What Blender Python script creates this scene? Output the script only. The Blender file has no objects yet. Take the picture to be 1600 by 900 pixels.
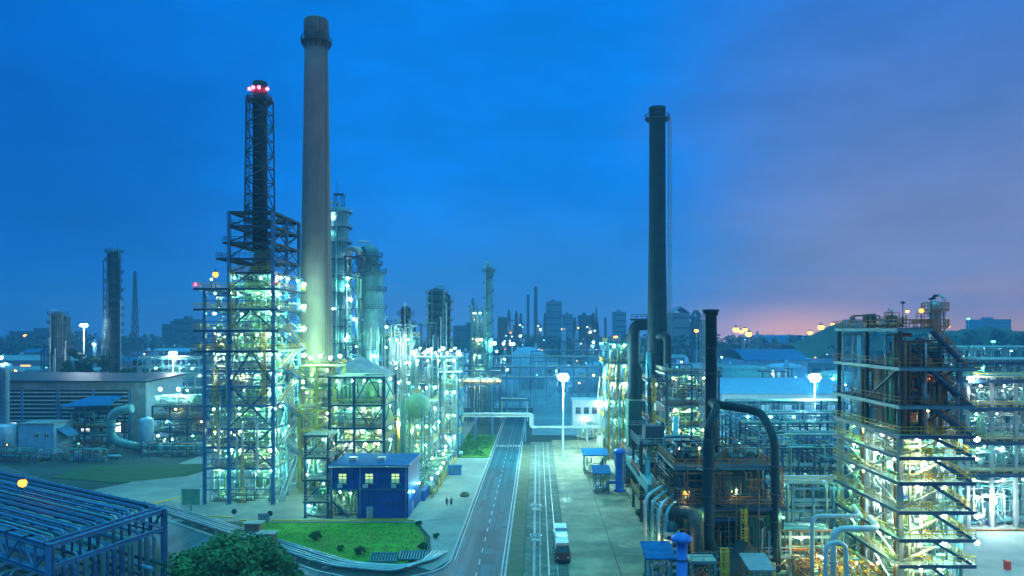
import bpy, math, random
from mathutils import Vector, Matrix

R = math.radians
rnd = random.Random(11)
S = bpy.context.scene
COL = S.collection

# camera model: 36 m above the plant, looking along +Y; a pixel of the 1600 x 900 photo becomes a place in the world
H, F, CX, HY = 36.0, 1200.0, 840.0, 515.0
def xw(px, Y): return (px - CX) * Y / F
def zw(py, Y): return H - (py - HY) * Y / F
def yg(py): return F * H / (py - HY)
def gp(px, py):
    Y = yg(py)
    return (xw(px, Y), Y)

# ------------------------------------------------------------------ materials
M = {}
def mat(name, col, rough=.6, metal=0., var=.22, scale=.5, streak=.0, bump=.0, bscale=8., dirt=None, corr=None, spec=.4, tracks=False):
    m = bpy.data.materials.new(name); m.use_nodes = True
    nt = m.node_tree; N = nt.nodes; L = nt.links
    b = N['Principled BSDF']
    b.inputs['Metallic'].default_value = metal
    b.inputs['Specular IOR Level'].default_value = spec
    tc = N.new('ShaderNodeTexCoord')
    n1 = N.new('ShaderNodeTexNoise'); n1.inputs['Scale'].default_value = scale; n1.inputs['Detail'].default_value = 6; n1.inputs['Roughness'].default_value = .62
    L.new(tc.outputs['Object'], n1.inputs['Vector'])
    mr = N.new('ShaderNodeMapRange'); mr.inputs[1].default_value = .3; mr.inputs[2].default_value = .7
    L.new(n1.outputs['Fac'], mr.inputs[0])
    mx = N.new('ShaderNodeMix'); mx.data_type = 'RGBA'
    lo = [c * (1 - var) for c in col]; hi = [min(.9, c * (1 + var)) for c in col]
    mx.inputs[6].default_value = (*lo, 1); mx.inputs[7].default_value = (*hi, 1)
    L.new(mr.outputs[0], mx.inputs[0])
    out = mx.outputs[2]
    if streak > 0:
        mp = N.new('ShaderNodeMapping'); mp.inputs['Scale'].default_value = (2.2, 2.2, .09)
        n2 = N.new('ShaderNodeTexNoise'); n2.inputs['Scale'].default_value = 1.; n2.inputs['Detail'].default_value = 4
        L.new(tc.outputs['Object'], mp.inputs['Vector']); L.new(mp.outputs[0], n2.inputs['Vector'])
        r2 = N.new('ShaderNodeMapRange'); r2.inputs[1].default_value = .48; r2.inputs[2].default_value = .72; r2.inputs[4].default_value = streak
        L.new(n2.outputs['Fac'], r2.inputs[0])
        m2 = N.new('ShaderNodeMix'); m2.data_type = 'RGBA'
        d = dirt or [c * .45 for c in col]
        m2.inputs[7].default_value = (*d, 1)
        L.new(r2.outputs[0], m2.inputs[0]); L.new(out, m2.inputs[6]); out = m2.outputs[2]
    elif dirt is not None:
        n2 = N.new('ShaderNodeTexNoise'); n2.inputs['Scale'].default_value = scale * .23; n2.inputs['Detail'].default_value = 8; n2.inputs['Roughness'].default_value = .7
        L.new(tc.outputs['Object'], n2.inputs['Vector'])
        r2 = N.new('ShaderNodeMapRange'); r2.inputs[1].default_value = .47; r2.inputs[2].default_value = .66; r2.inputs[4].default_value = .85
        L.new(n2.outputs['Fac'], r2.inputs[0])
        m2 = N.new('ShaderNodeMix'); m2.data_type = 'RGBA'; m2.inputs[7].default_value = (*dirt, 1)
        L.new(r2.outputs[0], m2.inputs[0]); L.new(out, m2.inputs[6]); out = m2.outputs[2]
    if tracks:                                     # long worn wheel tracks and drips along the road
        mp3 = N.new('ShaderNodeMapping'); mp3.inputs['Scale'].default_value = (1.1, .02, 1)
        n4 = N.new('ShaderNodeTexNoise'); n4.inputs['Scale'].default_value = 1.; n4.inputs['Detail'].default_value = 5
        L.new(tc.outputs['Object'], mp3.inputs['Vector']); L.new(mp3.outputs[0], n4.inputs['Vector'])
        r4 = N.new('ShaderNodeMapRange'); r4.inputs[1].default_value = .4; r4.inputs[2].default_value = .62; r4.inputs[3].default_value = .62; r4.inputs[4].default_value = 1.25; L.new(n4.outputs['Fac'], r4.inputs[0])
        v4 = N.new('ShaderNodeVectorMath'); v4.operation = 'SCALE'; L.new(out, v4.inputs[0]); L.new(r4.outputs[0], v4.inputs['Scale']); out = v4.outputs[0]
    L.new(out, b.inputs['Base Color'])
    rr = N.new('ShaderNodeMapRange'); rr.inputs[3].default_value = max(.05, rough - .12); rr.inputs[4].default_value = min(1, rough + .12)
    L.new(n1.outputs['Fac'], rr.inputs[0]); L.new(rr.outputs[0], b.inputs['Roughness'])
    if corr:
        axis, pitch = corr
        w = N.new('ShaderNodeTexWave'); w.bands_direction = axis; w.inputs['Scale'].default_value = 1 / pitch * .314; w.inputs['Distortion'].default_value = 0
        L.new(tc.outputs['Object'], w.inputs['Vector'])
        bp = N.new('ShaderNodeBump'); bp.inputs['Strength'].default_value = .8; bp.inputs['Distance'].default_value = .12
        L.new(w.outputs['Fac'], bp.inputs['Height']); L.new(bp.outputs[0], b.inputs['Normal'])
    elif bump > 0:
        n3 = N.new('ShaderNodeTexNoise'); n3.inputs['Scale'].default_value = bscale; n3.inputs['Detail'].default_value = 5
        L.new(tc.outputs['Object'], n3.inputs['Vector'])
        bp = N.new('ShaderNodeBump'); bp.inputs['Strength'].default_value = bump; bp.inputs['Distance'].default_value = .1
        L.new(n3.outputs['Fac'], bp.inputs['Height']); L.new(bp.outputs[0], b.inputs['Normal'])
    M[name] = m
    return m
def emit(name, col, strength):
    m = bpy.data.materials.new(name); m.use_nodes = True
    N = m.node_tree.nodes; N.remove(N['Principled BSDF'])
    e = N.new('ShaderNodeEmission'); e.inputs[0].default_value = (*col, 1); e.inputs[1].default_value = strength
    m.node_tree.links.new(e.outputs[0], N['Material Output'].inputs[0]); M[name] = m
    return m

mat('steel_blue', (.06, .22, .42), .5, .1, streak=.35, dirt=(.12, .09, .06))
mat('steel_navy', (.03, .09, .17), .5, .1, streak=.3)
mat('steel_dark', (.035, .06, .08), .55, .2, streak=.3, dirt=(.09, .05, .03))
mat('steel_pale', (.42, .52, .52), .5, .1, streak=.45, dirt=(.22, .2, .15))
mat('steel_teal', (.10, .30, .33), .5, .1, streak=.4)
mat('deck', (.26, .36, .32), .7, .1)
mat('deck_dark', (.05, .08, .10), .7, .1)
mat('yellow', (.75, .47, .03), .5, var=.15)
mat('orange', (.46, .17, .05), .6, var=.35, scale=2)
mat('rust', (.33, .16, .08), .7, var=.4, scale=1.2, streak=.4)
mat('vessel_green', (.22, .44, .27), .5, .0, streak=.4, dirt=(.12, .2, .1))
mat('vessel_brown', (.40, .22, .15), .5, .1, streak=.5, dirt=(.14, .09, .07))
mat('aluminium', (.42, .56, .54), .38, .55, streak=.35, dirt=(.3, .34, .33))
mat('pipe_white', (.50, .62, .62), .4, .1, streak=.25, dirt=(.35, .34, .3))
mat('pipe_teal', (.16, .42, .44), .42, .2, streak=.35)
mat('pipe_green', (.13, .30, .22), .45, .1, streak=.35)
mat('pipe_dark', (.05, .10, .12), .5, .15, streak=.3)
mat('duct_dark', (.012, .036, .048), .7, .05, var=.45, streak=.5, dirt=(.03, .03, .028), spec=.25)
mat('concrete', (.30, .32, .30), .8, var=.2, scale=.35, dirt=(.17, .19, .17), bump=.2)
mat('chimney_concrete', (.23, .185, .175), .85, var=.14, scale=.3, streak=.45, dirt=(.17, .13, .11), bump=.2)
mat('chimney_soot', (.12, .10, .09), .8, var=.5, scale=.6, streak=.6, dirt=(.05, .045, .04))
mat('white_wall', (.66, .72, .74), .6, var=.08, streak=.25, dirt=(.42, .45, .44))
mat('pale_green_roof', (.36, .50, .44), .55, .1, var=.15, streak=.2, corr=('X', .5))
mat('blue_cladding', (.015, .10, .42), .5, .1, var=.3, streak=.5, dirt=(.02, .06, .2), corr=('X', .35))
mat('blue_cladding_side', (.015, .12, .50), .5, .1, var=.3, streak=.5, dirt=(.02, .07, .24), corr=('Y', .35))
mat('blue_roof', (.015, .14, .34), .9, .0, var=.3, scale=.8, dirt=(.02, .12, .20), spec=.03)
mat('drain_concrete', (.17, .19, .15), .85, var=.4, scale=.5, dirt=(.07, .10, .075), bump=.2, spec=.1)
mat('dull_red', (.22, .06, .05), .7, var=.4, scale=1.5)
mat('grey_roof', (.22, .30, .34), .6, var=.25, scale=.5, dirt=(.13, .17, .18))
mat('blue_paint', (.02, .16, .62), .35, .0, var=.15)
mat('furnace_green', (.02, .10, .095), .55, .1, var=.35, streak=.5, dirt=(.08, .07, .05))
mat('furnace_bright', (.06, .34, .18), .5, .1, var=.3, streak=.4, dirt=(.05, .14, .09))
mat('dark_hole', (.008, .012, .015), .8)
mat('glass', (.02, .05, .07), .12, .0, var=.3)
mat('asphalt', (.02, .11, .14), .5, var=.3, scale=.3, dirt=(.016, .05, .07), bump=.25, bscale=14, spec=.2, tracks=True)
mat('stain', (.26, .23, .13), .6, var=.6, scale=.5, dirt=(.12, .16, .12))
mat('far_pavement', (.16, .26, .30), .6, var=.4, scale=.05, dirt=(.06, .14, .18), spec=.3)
mat('patch', (.022, .06, .08), .6, var=.3)
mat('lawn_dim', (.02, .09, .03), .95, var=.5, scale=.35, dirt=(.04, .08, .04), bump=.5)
mat('paint_white', (.55, .60, .60), .6, var=.25, scale=1.5)
mat('kerb', (.42, .44, .42), .8, var=.2)
mat('ground', (.045, .075, .075), .9, var=.4, scale=.08, dirt=(.02, .05, .035), bump=.3, spec=.2)
mat('yard', (.34, .29, .18), .75, var=.5, scale=.2, dirt=(.06, .11, .085), bump=.2, spec=.2)
mat('pavement', (.25, .30, .28), .75, var=.22, scale=.2, dirt=(.15, .20, .19), bump=.15, spec=.25)
mat('lawn', (.05, .25, .01), .9, var=.55, scale=.45, dirt=(.12, .20, .02), bump=.7, bscale=2.5)
mat('leaf', (.05, .20, .05), .6, var=.55, scale=.35)
mat('leaf_dark', (.018, .06, .03), .7, var=.5, scale=.3)
mat('bark', (.10, .07, .05), .9)
mat('soil', (.13, .13, .08), .9, var=.3, scale=.6, dirt=(.06, .12, .04))
mat('hill', (.03, .07, .035), .95, var=.4, scale=.04, dirt=(.05, .1, .03))
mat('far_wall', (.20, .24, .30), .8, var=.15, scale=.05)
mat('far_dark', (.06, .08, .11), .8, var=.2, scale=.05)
mat('red_paint', (.5, .04, .03), .5)
mat('brick', (.36, .20, .15), .8, var=.25, scale=1.5)
mat('cloth_dark', (.05, .05, .09), .9)
mat('cloth_red', (.4, .06, .06), .9)
mat('skin', (.45, .27, .2), .6)
mat('tank_blue', (.20, .44, .62), .5, .1, streak=.3)

LK = 1.6
LAMPS = {
    'cool':   ((.34, 1.0, .84), 420 * LK),
    'green':  ((.42, 1.0, .45), 420 * LK),
    'yellow': ((1.0, .92, .38), 380 * LK),
    'white':  ((.85, 1.0, .98), 420 * LK),
    'sodium': ((1.0, .45, .08), 260 * LK),
    'red':    ((1.0, .02, .05), 60 * LK),
    'cyan':   ((.30, .95, 1.0), 260 * LK),
    'mast':   ((.45, .97, 1.0), 1500),
}
LAMPS.update({'amber': ((1.0, .40, .05), 3.2), 'far_sodium': ((1.0, .36, .05), 9.), 'far_cyan': ((.2, .85, 1.0), 5.), 'far_white': ((.75, .95, 1.0), 6.)})
for k, (c, s) in LAMPS.items(): emit('light_' + k, c, s)
emit('lit_window', (.62, 1.0, .42), 1.1)
emit('lit_window_low', (.22, .8, .6), .55)
emit('lit_strip', (.8, .95, 1.0), 2.2)
emit('lit_warm', (1.0, .42, .10), 3.2)
emit('far_glint', (.6, .95, 1.0), 30)

# ------------------------------------------------------------------ mesh builder
class MB:
    def __init__(s): s.v = []; s.f = []; s.sm = []
    def add(s, vs, fs, smooth=False):
        b = len(s.v); s.v += [tuple(p) for p in vs]
        s.f += [tuple(i + b for i in f) for f in fs]; s.sm += [smooth] * len(fs)
        return s
    def box(s, x0, y0, z0, x1, y1, z1):
        return s.add([(x0,y0,z0),(x1,y0,z0),(x1,y1,z0),(x0,y1,z0),(x0,y0,z1),(x1,y0,z1),(x1,y1,z1),(x0,y1,z1)],
            [(0,3,2,1),(4,5,6,7),(0,1,5,4),(1,2,6,5),(2,3,7,6),(3,0,4,7)])
    def beam(s, p, q, w, h=None):
        p, q = Vector(p), Vector(q); d = (q - p)
        if d.length < 1e-4: return s
        d.normalize(); j = rnd.uniform(0, .014); w2 = w / 2 + j; h2 = (h or w) / 2 + rnd.uniform(0, .014)
        up = Vector((0, 0, 1)) if abs(d.z) < .95 else Vector((0, 1, 0))
        a = d.cross(up).normalized() * w2; b = a.cross(d).normalized() * h2
        return s.add([p-a-b, p+a-b, p+a+b, p-a+b, q-a-b, q+a-b, q+a+b, q-a+b],
            [(0,1,2,3),(7,6,5,4),(0,4,5,1),(1,5,6,2),(2,6,7,3),(3,7,4,0)])
    def ibeam(s, p, q, w, h):
        p, q = Vector(p), Vector(q); d = (q - p).normalized()
        up = Vector((0, 0, 1)) if abs(d.z) < .95 else Vector((0, 1, 0))
        a = d.cross(up).normalized(); b = a.cross(d).normalized(); j = rnd.uniform(0, .012)
        w2, h2, t = w / 2 + j, h / 2 + rnd.uniform(0, .012), .16 * w
        prof = [(-w2,-h2),(w2,-h2),(w2,-h2+t),(t/2,-h2+t),(t/2,h2-t),(w2,h2-t),(w2,h2),(-w2,h2),(-w2,h2-t),(-t/2,h2-t),(-t/2,-h2+t),(-w2,-h2+t)]
        n = len(prof)
        vs = [p + a*x + b*y for x, y in prof] + [q + a*x + b*y for x, y in prof]
        return s.add(vs, [(i, (i+1) % n, n + (i+1) % n, n + i) for i in range(n)] + [tuple(range(n))[::-1], tuple(range(n, 2*n))])
    def tube(s, pts, r, n=8, fil=0., caps=True):
        pts = [Vector(p) for p in pts]
        if fil > 0 and len(pts) > 2:
            o = [pts[0]]
            for i in range(1, len(pts) - 1):
                a, b, c = pts[i-1], pts[i], pts[i+1]
                k = min(fil, (a-b).length * .48, (c-b).length * .48)
                u, w = (a-b).normalized(), (c-b).normalized()
                for t in (0, .2, .4, .6, .8, 1):
                    o.append((b + u*k) * (1-t)**2 + b * 2*t*(1-t) + (b + w*k) * t*t)
            o.append(pts[-1]); pts = o
        rings = []; prev = None
        for i, p in enumerate(pts):
            d = (pts[min(i+1, len(pts)-1)] - pts[max(i-1, 0)]).normalized()
            if prev is None:
                u = d.cross(Vector((0, 0, 1)) if abs(d.z) < .9 else Vector((0, 1, 0))).normalized()
            else:
                u = (prev - d * prev.dot(d)).normalized()
            prev = u; w = d.cross(u)
            rr = r[min(i, len(r)-1)] if isinstance(r, (list, tuple)) else r
            rings.append([p + (u*math.cos(2*math.pi*k/n) + w*math.sin(2*math.pi*k/n)) * rr for k in range(n)])
        vs = [v for g in rings for v in g]
        fs = [(i*n+k, i*n+(k+1) % n, (i+1)*n+(k+1) % n, (i+1)*n+k) for i in range(len(rings)-1) for k in range(n)]
        s.add(vs, fs, n > 5)
        if caps:
            b = len(s.v) - len(vs)
            s.f += [tuple(b + k for k in range(n))[::-1], tuple(b + len(vs) - n + k for k in range(n))]; s.sm += [False, False]
        return s
    def lathe(s, c, prof, n=20, smooth=True):
        cx, cy = c[0], c[1]; cz = c[2] if len(c) > 2 else 0
        vs = [(cx + r*math.cos(2*math.pi*k/n), cy + r*math.sin(2*math.pi*k/n), cz + z) for r, z in prof for k in range(n)]
        fs = [(i*n+k, i*n+(k+1) % n, (i+1)*n+(k+1) % n, (i+1)*n+k) for i in range(len(prof)-1) for k in range(n)]
        s.add(vs, fs, smooth); b = len(s.v) - len(vs)
        if prof[0][0] > 1e-3: s.f.append(tuple(b+k for k in range(n))[::-1]); s.sm.append(False)
        if prof[-1][0] > 1e-3: s.f.append(tuple(b+len(vs)-n+k for k in range(n))); s.sm.append(False)
        return s
    def ring(s, c, r0, r1, z0, z1, a0=0, a1=360, n=24):
        full = abs(a1 - a0) >= 359.9; m = n if full else n + 1
        vs = []
        for k in range(m):
            a = R(a0 + (a1 - a0) * k / n)
            for r, z in ((r0, z0), (r1, z0), (r1, z1), (r0, z1)): vs.append((c[0]+r*math.cos(a), c[1]+r*math.sin(a), z))
        fs = []
        for k in range(n):
            i, j = k*4, ((k+1) % m)*4
            for e in range(4): fs.append((i+e, i+(e+1) % 4, j+(e+1) % 4, j+e))
        if not full: fs += [(0, 3, 2, 1), ((m-1)*4, (m-1)*4+1, (m-1)*4+2, (m-1)*4+3)]
        return s.add(vs, fs)
    def prism(s, poly, z0, z1):
        n = len(poly)
        return s.add([(x, y, z0) for x, y in poly] + [(x, y, z1) for x, y in poly],
            [(i, (i+1) % n, n+(i+1) % n, n+i) for i in range(n)] + [tuple(range(n))[::-1], tuple(range(n, 2*n))])
    def sheet(s, poly, z): return s.add([(x, y, z) for x, y in poly], [tuple(range(len(poly)))])
    def slab(s, pts, th):                         # polygon in space, given a thickness downwards
        n = len(pts); v = [Vector(p) for p in pts]
        return s.add(v + [p - Vector((0, 0, th)) for p in v],
            [(i, n+i, n+(i+1) % n, (i+1) % n) for i in range(n)] + [tuple(range(n)), tuple(range(n, 2*n))[::-1]])
    def rail(s, pts, h=1.1, sp=1.5, t=.06):
        pts = [Vector(p) for p in pts]
        for a, b in zip(pts, pts[1:]):
            L = (b - a).length; k = max(1, int(round(L / sp)))
            for i in range(k + 1):
                p = a.lerp(b, i / k); s.beam(p, p + Vector((0, 0, h)), t)
            for z in (h, h * .55): s.beam(a + Vector((0, 0, z)), b + Vector((0, 0, z)), t)
        return s
    def ladder(s, x, y, z0, z1, nx=0, ny=-1, w=.5, t=.07, cage=True):
        ax, ay = -ny, nx
        for e in (-1, 1): s.beam((x+ax*w/2*e, y+ay*w/2*e, z0), (x+ax*w/2*e, y+ay*w/2*e, z1), t)
        z = z0 + .3
        while z < z1:
            s.beam((x-ax*w/2, y-ay*w/2, z), (x+ax*w/2, y+ay*w/2, z), t*.7); z += .45
        if cage:
            z = z0 + 2.4
            while z < z1:
                q = [(x+ax*w*.6*c+nx*.75*d, y+ay*w*.6*c+ny*.75*d, z) for c, d in ((-1, 0), (-1, .7), (0, 1), (1, .7), (1, 0))]
                for a, b in zip(q, q[1:]): s.beam(a, b, t*.8)
                z += 1.2
            for c, d in ((-1, .7), (0, 1), (1, .7)):
                s.beam((x+ax*w*.6*c+nx*.75*d, y+ay*w*.6*c+ny*.75*d, z0+2.4), (x+ax*w*.6*c+nx*.75*d, y+ay*w*.6*c+ny*.75*d, z1), t*.6)
        return s
    def build(s, name, m, parent=None, data=None):
        o0 = parent_origin(parent)
        me = bpy.data.meshes.new(name)
        me.from_pydata([(x-o0[0], y-o0[1], z-o0[2]) for x, y, z in s.v], [], s.f)
        me.polygons.foreach_set('use_smooth', s.sm)
        me.materials.append(M[m] if isinstance(m, str) else m); me.update()
        o = bpy.data.objects.new(name, me); COL.objects.link(o)
        if parent is not None: o.parent = parent; ORG[o.name] = o0
        return o

ORG = {}
def parent_origin(p):
    return (0, 0, 0) if p is None else ORG.get(p.name, (0, 0, 0))
def tag(o, label, cat, group=None):
    o['label'] = label; o['category'] = cat
    if group: o['group'] = group
    return o
def thing(name, label, cat, loc, group=None):
    o = bpy.data.objects.new(name, None); COL.objects.link(o)
    loc = tuple(loc) if len(loc) == 3 else (*loc, 0.)
    o.location = loc; o.empty_display_size = .5; ORG[o.name] = loc
    return tag(o, label, cat, group)
def structure(name, mb, m):
    o = mb.build(name, m); o['kind'] = 'structure'
    return o
def solo(name, mb, m, label, cat, loc, group=None):       # a thing that is one mesh
    me = mb.build(name, m); me.data.transform(Matrix.Translation((-loc[0], -loc[1], -(loc[2] if len(loc) > 2 else 0))))
    me.location = (loc[0], loc[1], loc[2] if len(loc) > 2 else 0)
    ORG[me.name] = tuple(me.location)
    return tag(me, label, cat, group)

# lamps: a glowing bulb under a small dark hood
_lamp = {}
def lamp_mesh(kind, r):
    k = (kind, round(r, 3))
    if k not in _lamp:
        b = MB(); b.lathe((0, 0, 0), [(.001, -r), (.75*r, -.66*r), (r, 0), (.8*r, .6*r), (.35*r, .85*r)], 7)
        nb = len(b.f)
        b.lathe((0, 0, 0), [(.5*r, .9*r), (.95*r, .95*r), (.3*r, 1.35*r), (.12*r, 1.4*r), (.1*r, 2.2*r)], 7)
        me = bpy.data.meshes.new('floodlight'); me.from_pydata(b.v, [], b.f)
        me.materials.append(M['light_' + kind]); me.materials.append(M['steel_dark'])
        for i, p in enumerate(me.polygons):
            p.material_index = 0 if i < nb - 1 else 1; p.use_smooth = True
        me.update(); _lamp[k] = me
    return _lamp[k]
NL = [0]; LR = random.Random(99)
def lamp(root, p, kind='cool', r=.24, name='floodlight'):
    o0 = parent_origin(root)
    if r < .3: r = round(r * LR.choice([.55, .62, .7, .8, .95]), 2)
    o = bpy.data.objects.new(name, lamp_mesh(kind, r)); COL.objects.link(o)
    o.parent = root; o.location = (p[0]-o0[0], p[1]-o0[1], p[2]-o0[2]); NL[0] += 1
    return o
# ------------------------------------------------------------------ generators for plant equipment
def deck_with_hole(mb, x0, x1, y0, y1, z, th, hole=None):
    if hole is None:
        mb.box(x0, y0, z - th, x1, y1, z); return
    cx, cy, r = hole
    a, b, c, d = max(x0, cx - r), min(x1, cx + r), max(y0, cy - r), min(y1, cy + r)
    if a > x0: mb.box(x0, y0, z - th, a, y1, z)
    if b < x1: mb.box(b, y0, z - th, x1, y1, z)
    if c > y0: mb.box(a, y0, z - th, b, c, z)
    if d < y1: mb.box(a, d, z - th, b, y1, z)

def platform(root, x0, x1, y0, y1, z, hole=None, bm='steel_blue', dm='deck', rm='yellow', bh=.4, rails='fblr', joists=3, rsp=1.6, rt=.06):
    b = MB()
    b.box(x0, y0, z-bh, x1, y0+.16, z-.06); b.box(x0, y1-.16, z-bh, x1, y1, z-.06)
    b.box(x0, y0+.16, z-bh+.01, x0+.16, y1-.16, z-.07); b.box(x1-.16, y0+.16, z-bh+.01, x1, y1-.16, z-.07)
    for i in range(1, joists + 1):
        xx = x0 + (x1-x0) * i / (joists + 1)
        if hole and abs(xx - hole[0]) < hole[2]: continue
        b.box(xx-.07, y0+.16, z-bh+.05, xx+.07, y1-.16, z-.08)
    p = b.build('platform', bm, root)
    d = MB(); deck_with_hole(d, x0-.05, x1+.05, y0-.05, y1+.05, z, .055, hole); d.build('decking', dm, p)
    if rm:
        r = MB(); e = .06
        A, B, C_, D = (x0+e, y0+e, z), (x1-e, y0+e, z), (x1-e, y1-e, z), (x0+e, y1-e, z)
        if 'f' in rails: r.rail([A, B], sp=rsp, t=rt)
        if 'r' in rails: r.rail([B, C_], sp=rsp, t=rt)
        if 'b' in rails: r.rail([C_, D], sp=rsp, t=rt)
        if 'l' in rails: r.rail([D, A], sp=rsp, t=rt)
        if r.v: r.build('railing', rm, p)
    return p

def braces(root, x0, x1, y, zs, pat='X', m='steel_blue', w=.2, along='x'):
    """one brace mesh per panel of a face that stands at fixed y (or at fixed x when along is 'y')"""
    P = (lambda t, z: (t, y, z)) if along == 'x' else (lambda t, z: (y, t, z))
    for i, (a, b) in enumerate(zip(zs, zs[1:])):
        k = pat[i % len(pat)]
        if k == '-': continue
        g = MB(); mid = (x0 + x1) / 2
        if k == 'X': g.beam(P(x0, a), P(x1, b), w); g.beam(P(x0, b), P(x1, a), w * .98)
        elif k == '/': g.beam(P(x0, a), P(x1, b), w)
        elif k == '\\': g.beam(P(x0, b), P(x1, a), w)
        elif k == 'A': g.beam(P(x0, a), P(mid, b-.2), w); g.beam(P(mid, b-.2), P(x1, a), w * .98)
        elif k == 'V': g.beam(P(x0, b), P(mid, a+.2), w); g.beam(P(mid, a+.2), P(x1, b), w * .98)
        g.build('brace', m, root)

def columns(root, pts, z0, z1, w=.45, m='steel_blue', foot=True):
    for x, y in pts:
        b = MB(); b.ibeam((x, y, z0), (x, y, z1), w, w)
        if foot: b.box(x-w*.8, y-w*.8, z0, x+w*.8, y+w*.8, z0+.18)
        b.build('column', m, root)

def stair(root, p, q, w=1., m='steel_blue', rm='yellow', side=(0, 1)):
    """a flight from p up to q; side is the direction of its width"""
    p, q = Vector(p), Vector(q); s = Vector((side[0], side[1], 0)) * w
    b = MB()
    b.beam(p, q, .09, .34); b.beam(p+s, q+s, .09, .34)
    n = max(3, int(abs(q.z - p.z) / .3)); h = Vector((q.x-p.x, q.y-p.y, 0)).normalized() * .14
    for i in range(n):
        c = p.lerp(q, (i + .5) / n)
        b.add([c-h, c+h, c+h+s, c-h+s, c-h+Vector((0,0,.05)), c+h+Vector((0,0,.05)), c+h+s+Vector((0,0,.05)), c-h+s+Vector((0,0,.05))],
              [(0,3,2,1),(4,5,6,7),(0,1,5,4),(1,2,6,5),(2,3,7,6),(3,0,4,7)])
    st = b.build('stair', m, root)
    r = MB()
    for o in (Vector(), s):
        for z in (.55, 1.05): r.beam(p+o+Vector((0,0,z)), q+o+Vector((0,0,z)), .055)
        k = max(2, int((q-p).length / 1.4))
        for i in range(k+1):
            c = p.lerp(q, i/k) + o; r.beam(c, c+Vector((0,0,1.05)), .055)
    r.build('railing', rm, st)
    return st

def drum(root, x, y, z, r, L, along='x', m='aluminium', name='drum'):
    b = MB(); prof = [(.02, 0), (.55*r, .08*r), (.88*r, .28*r), (r, .55*r), (r, L-.55*r), (.88*r, L-.28*r), (.55*r, L-.08*r), (.02, L)]
    n = 14; vs = []
    for rr, t in prof:
        for k in range(n):
            a = 2*math.pi*k/n; u, w = rr*math.cos(a), rr*math.sin(a)
            vs.append((x-L/2+t, y+u, z+w) if along == 'x' else (x+u, y-L/2+t, z+w))
    b.add(vs, [(i*n+k, i*n+(k+1) % n, (i+1)*n+(k+1) % n, (i+1)*n+k) for i in range(len(prof)-1) for k in range(n)], True)
    o = b.build(name, m, root)
    s = MB()
    for e in (-.28, .28):
        if along == 'x': s.box(x+e*L-.15, y-r*.7, z-r*1.35, x+e*L+.15, y+r*.7, z-r*.45)
        else: s.box(x-r*.7, y+e*L-.15, z-r*1.35, x+r*.7, y+e*L+.15, z-r*.45)
    s.build('saddle', 'steel_dark', o)
    return o

def upright(root, x, y, z, r, h, m='vessel_green', name='vessel', legs=True):
    b = MB(); k = .5 if legs else 0
    b.lathe((x, y, z), [(.02, k*.6), (.6*r, k+.02*h), (r, k+.08*h), (r, h*.88), (.8*r, h*.95), (.4*r, h*.99), (.02, h)], 16)
    b.lathe((x, y, z), [(r*1.05, h*.6), (r*1.05, h*.6+.12)], 16)
    o = b.build(name, m, root)
    if legs:
        s = MB()
        for a in (45, 135, 225, 315): s.beam((x+.8*r*math.cos(R(a)), y+.8*r*math.sin(R(a)), z), (x+.8*r*math.cos(R(a)), y+.8*r*math.sin(R(a)), z+k+.12*h), .14)
        s.build('support', 'steel_dark', o)
    return o

def pump(root, x, y, z, s=1., m='blue_paint'):
    b = MB(); b.box(x-.9*s, y-.35*s, z, x+.9*s, y+.35*s, z+.2*s); o = b.build('pump', 'concrete', root)
    c = MB(); c.tube([(x-.75*s, y, z+.55*s), (x+.05*s, y, z+.55*s)], .3*s, 10); c.box(x-.5*s, y-.13*s, z+.8*s, x-.2*s, y+.13*s, z+1.0*s); c.build('motor', m, o)
    d = MB(); d.tube([(x+.1*s, y, z+.55*s), (x+.35*s, y, z+.55*s)], .16*s, 8); d.tube([(x+.35*s, y, z+.55*s), (x+.8*s, y, z+.55*s)], .42*s, 12)
    d.tube([(x+.6*s, y, z+.9*s), (x+.6*s, y, z+2.2*s), (x+.6*s, y+1.*s, z+2.2*s)], .12*s, 8, .3); d.build('casing', 'aluminium', o)

PIPE_M = ['pipe_white', 'pipe_teal', 'aluminium', 'pipe_green', 'steel_pale', 'pipe_dark', 'vessel_green']
def tubing(root, x0, x1, y0, y1, z0, z1, rg, ms, k):
    for i in range(k): pipe_run(root, x0, x1, y0, y1, z0, z1, rg, rg.choice([.06, .08, .1]), ms, 'tubing', rg.randint(7, 12))
def pipe_run(root, x0, x1, y0, y1, z0, z1, rg, r=None, ms=PIPE_M, name='pipe', turns=4):
    p = [rg.uniform(x0, x1), rg.uniform(y0, y1), rg.uniform(z0, z1)]; pts = [tuple(p)]; last = -1
    for _ in range(turns):
        ax = rg.choice([a for a in (0, 1, 2, 2) if a != last]); last = ax
        lo, hi = ((x0, x1), (y0, y1), (z0, z1))[ax]
        t = rg.uniform(lo, hi)
        if abs(t - p[ax]) < .6: t = hi if p[ax] < (lo+hi)/2 else lo
        p[ax] = t; pts.append(tuple(p))
    rr = r or rg.choice([.08, .1, .13, .16, .22])
    return MB().tube(pts, rr, 7, rr * 3).build(name, rg.choice(ms), root)

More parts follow.
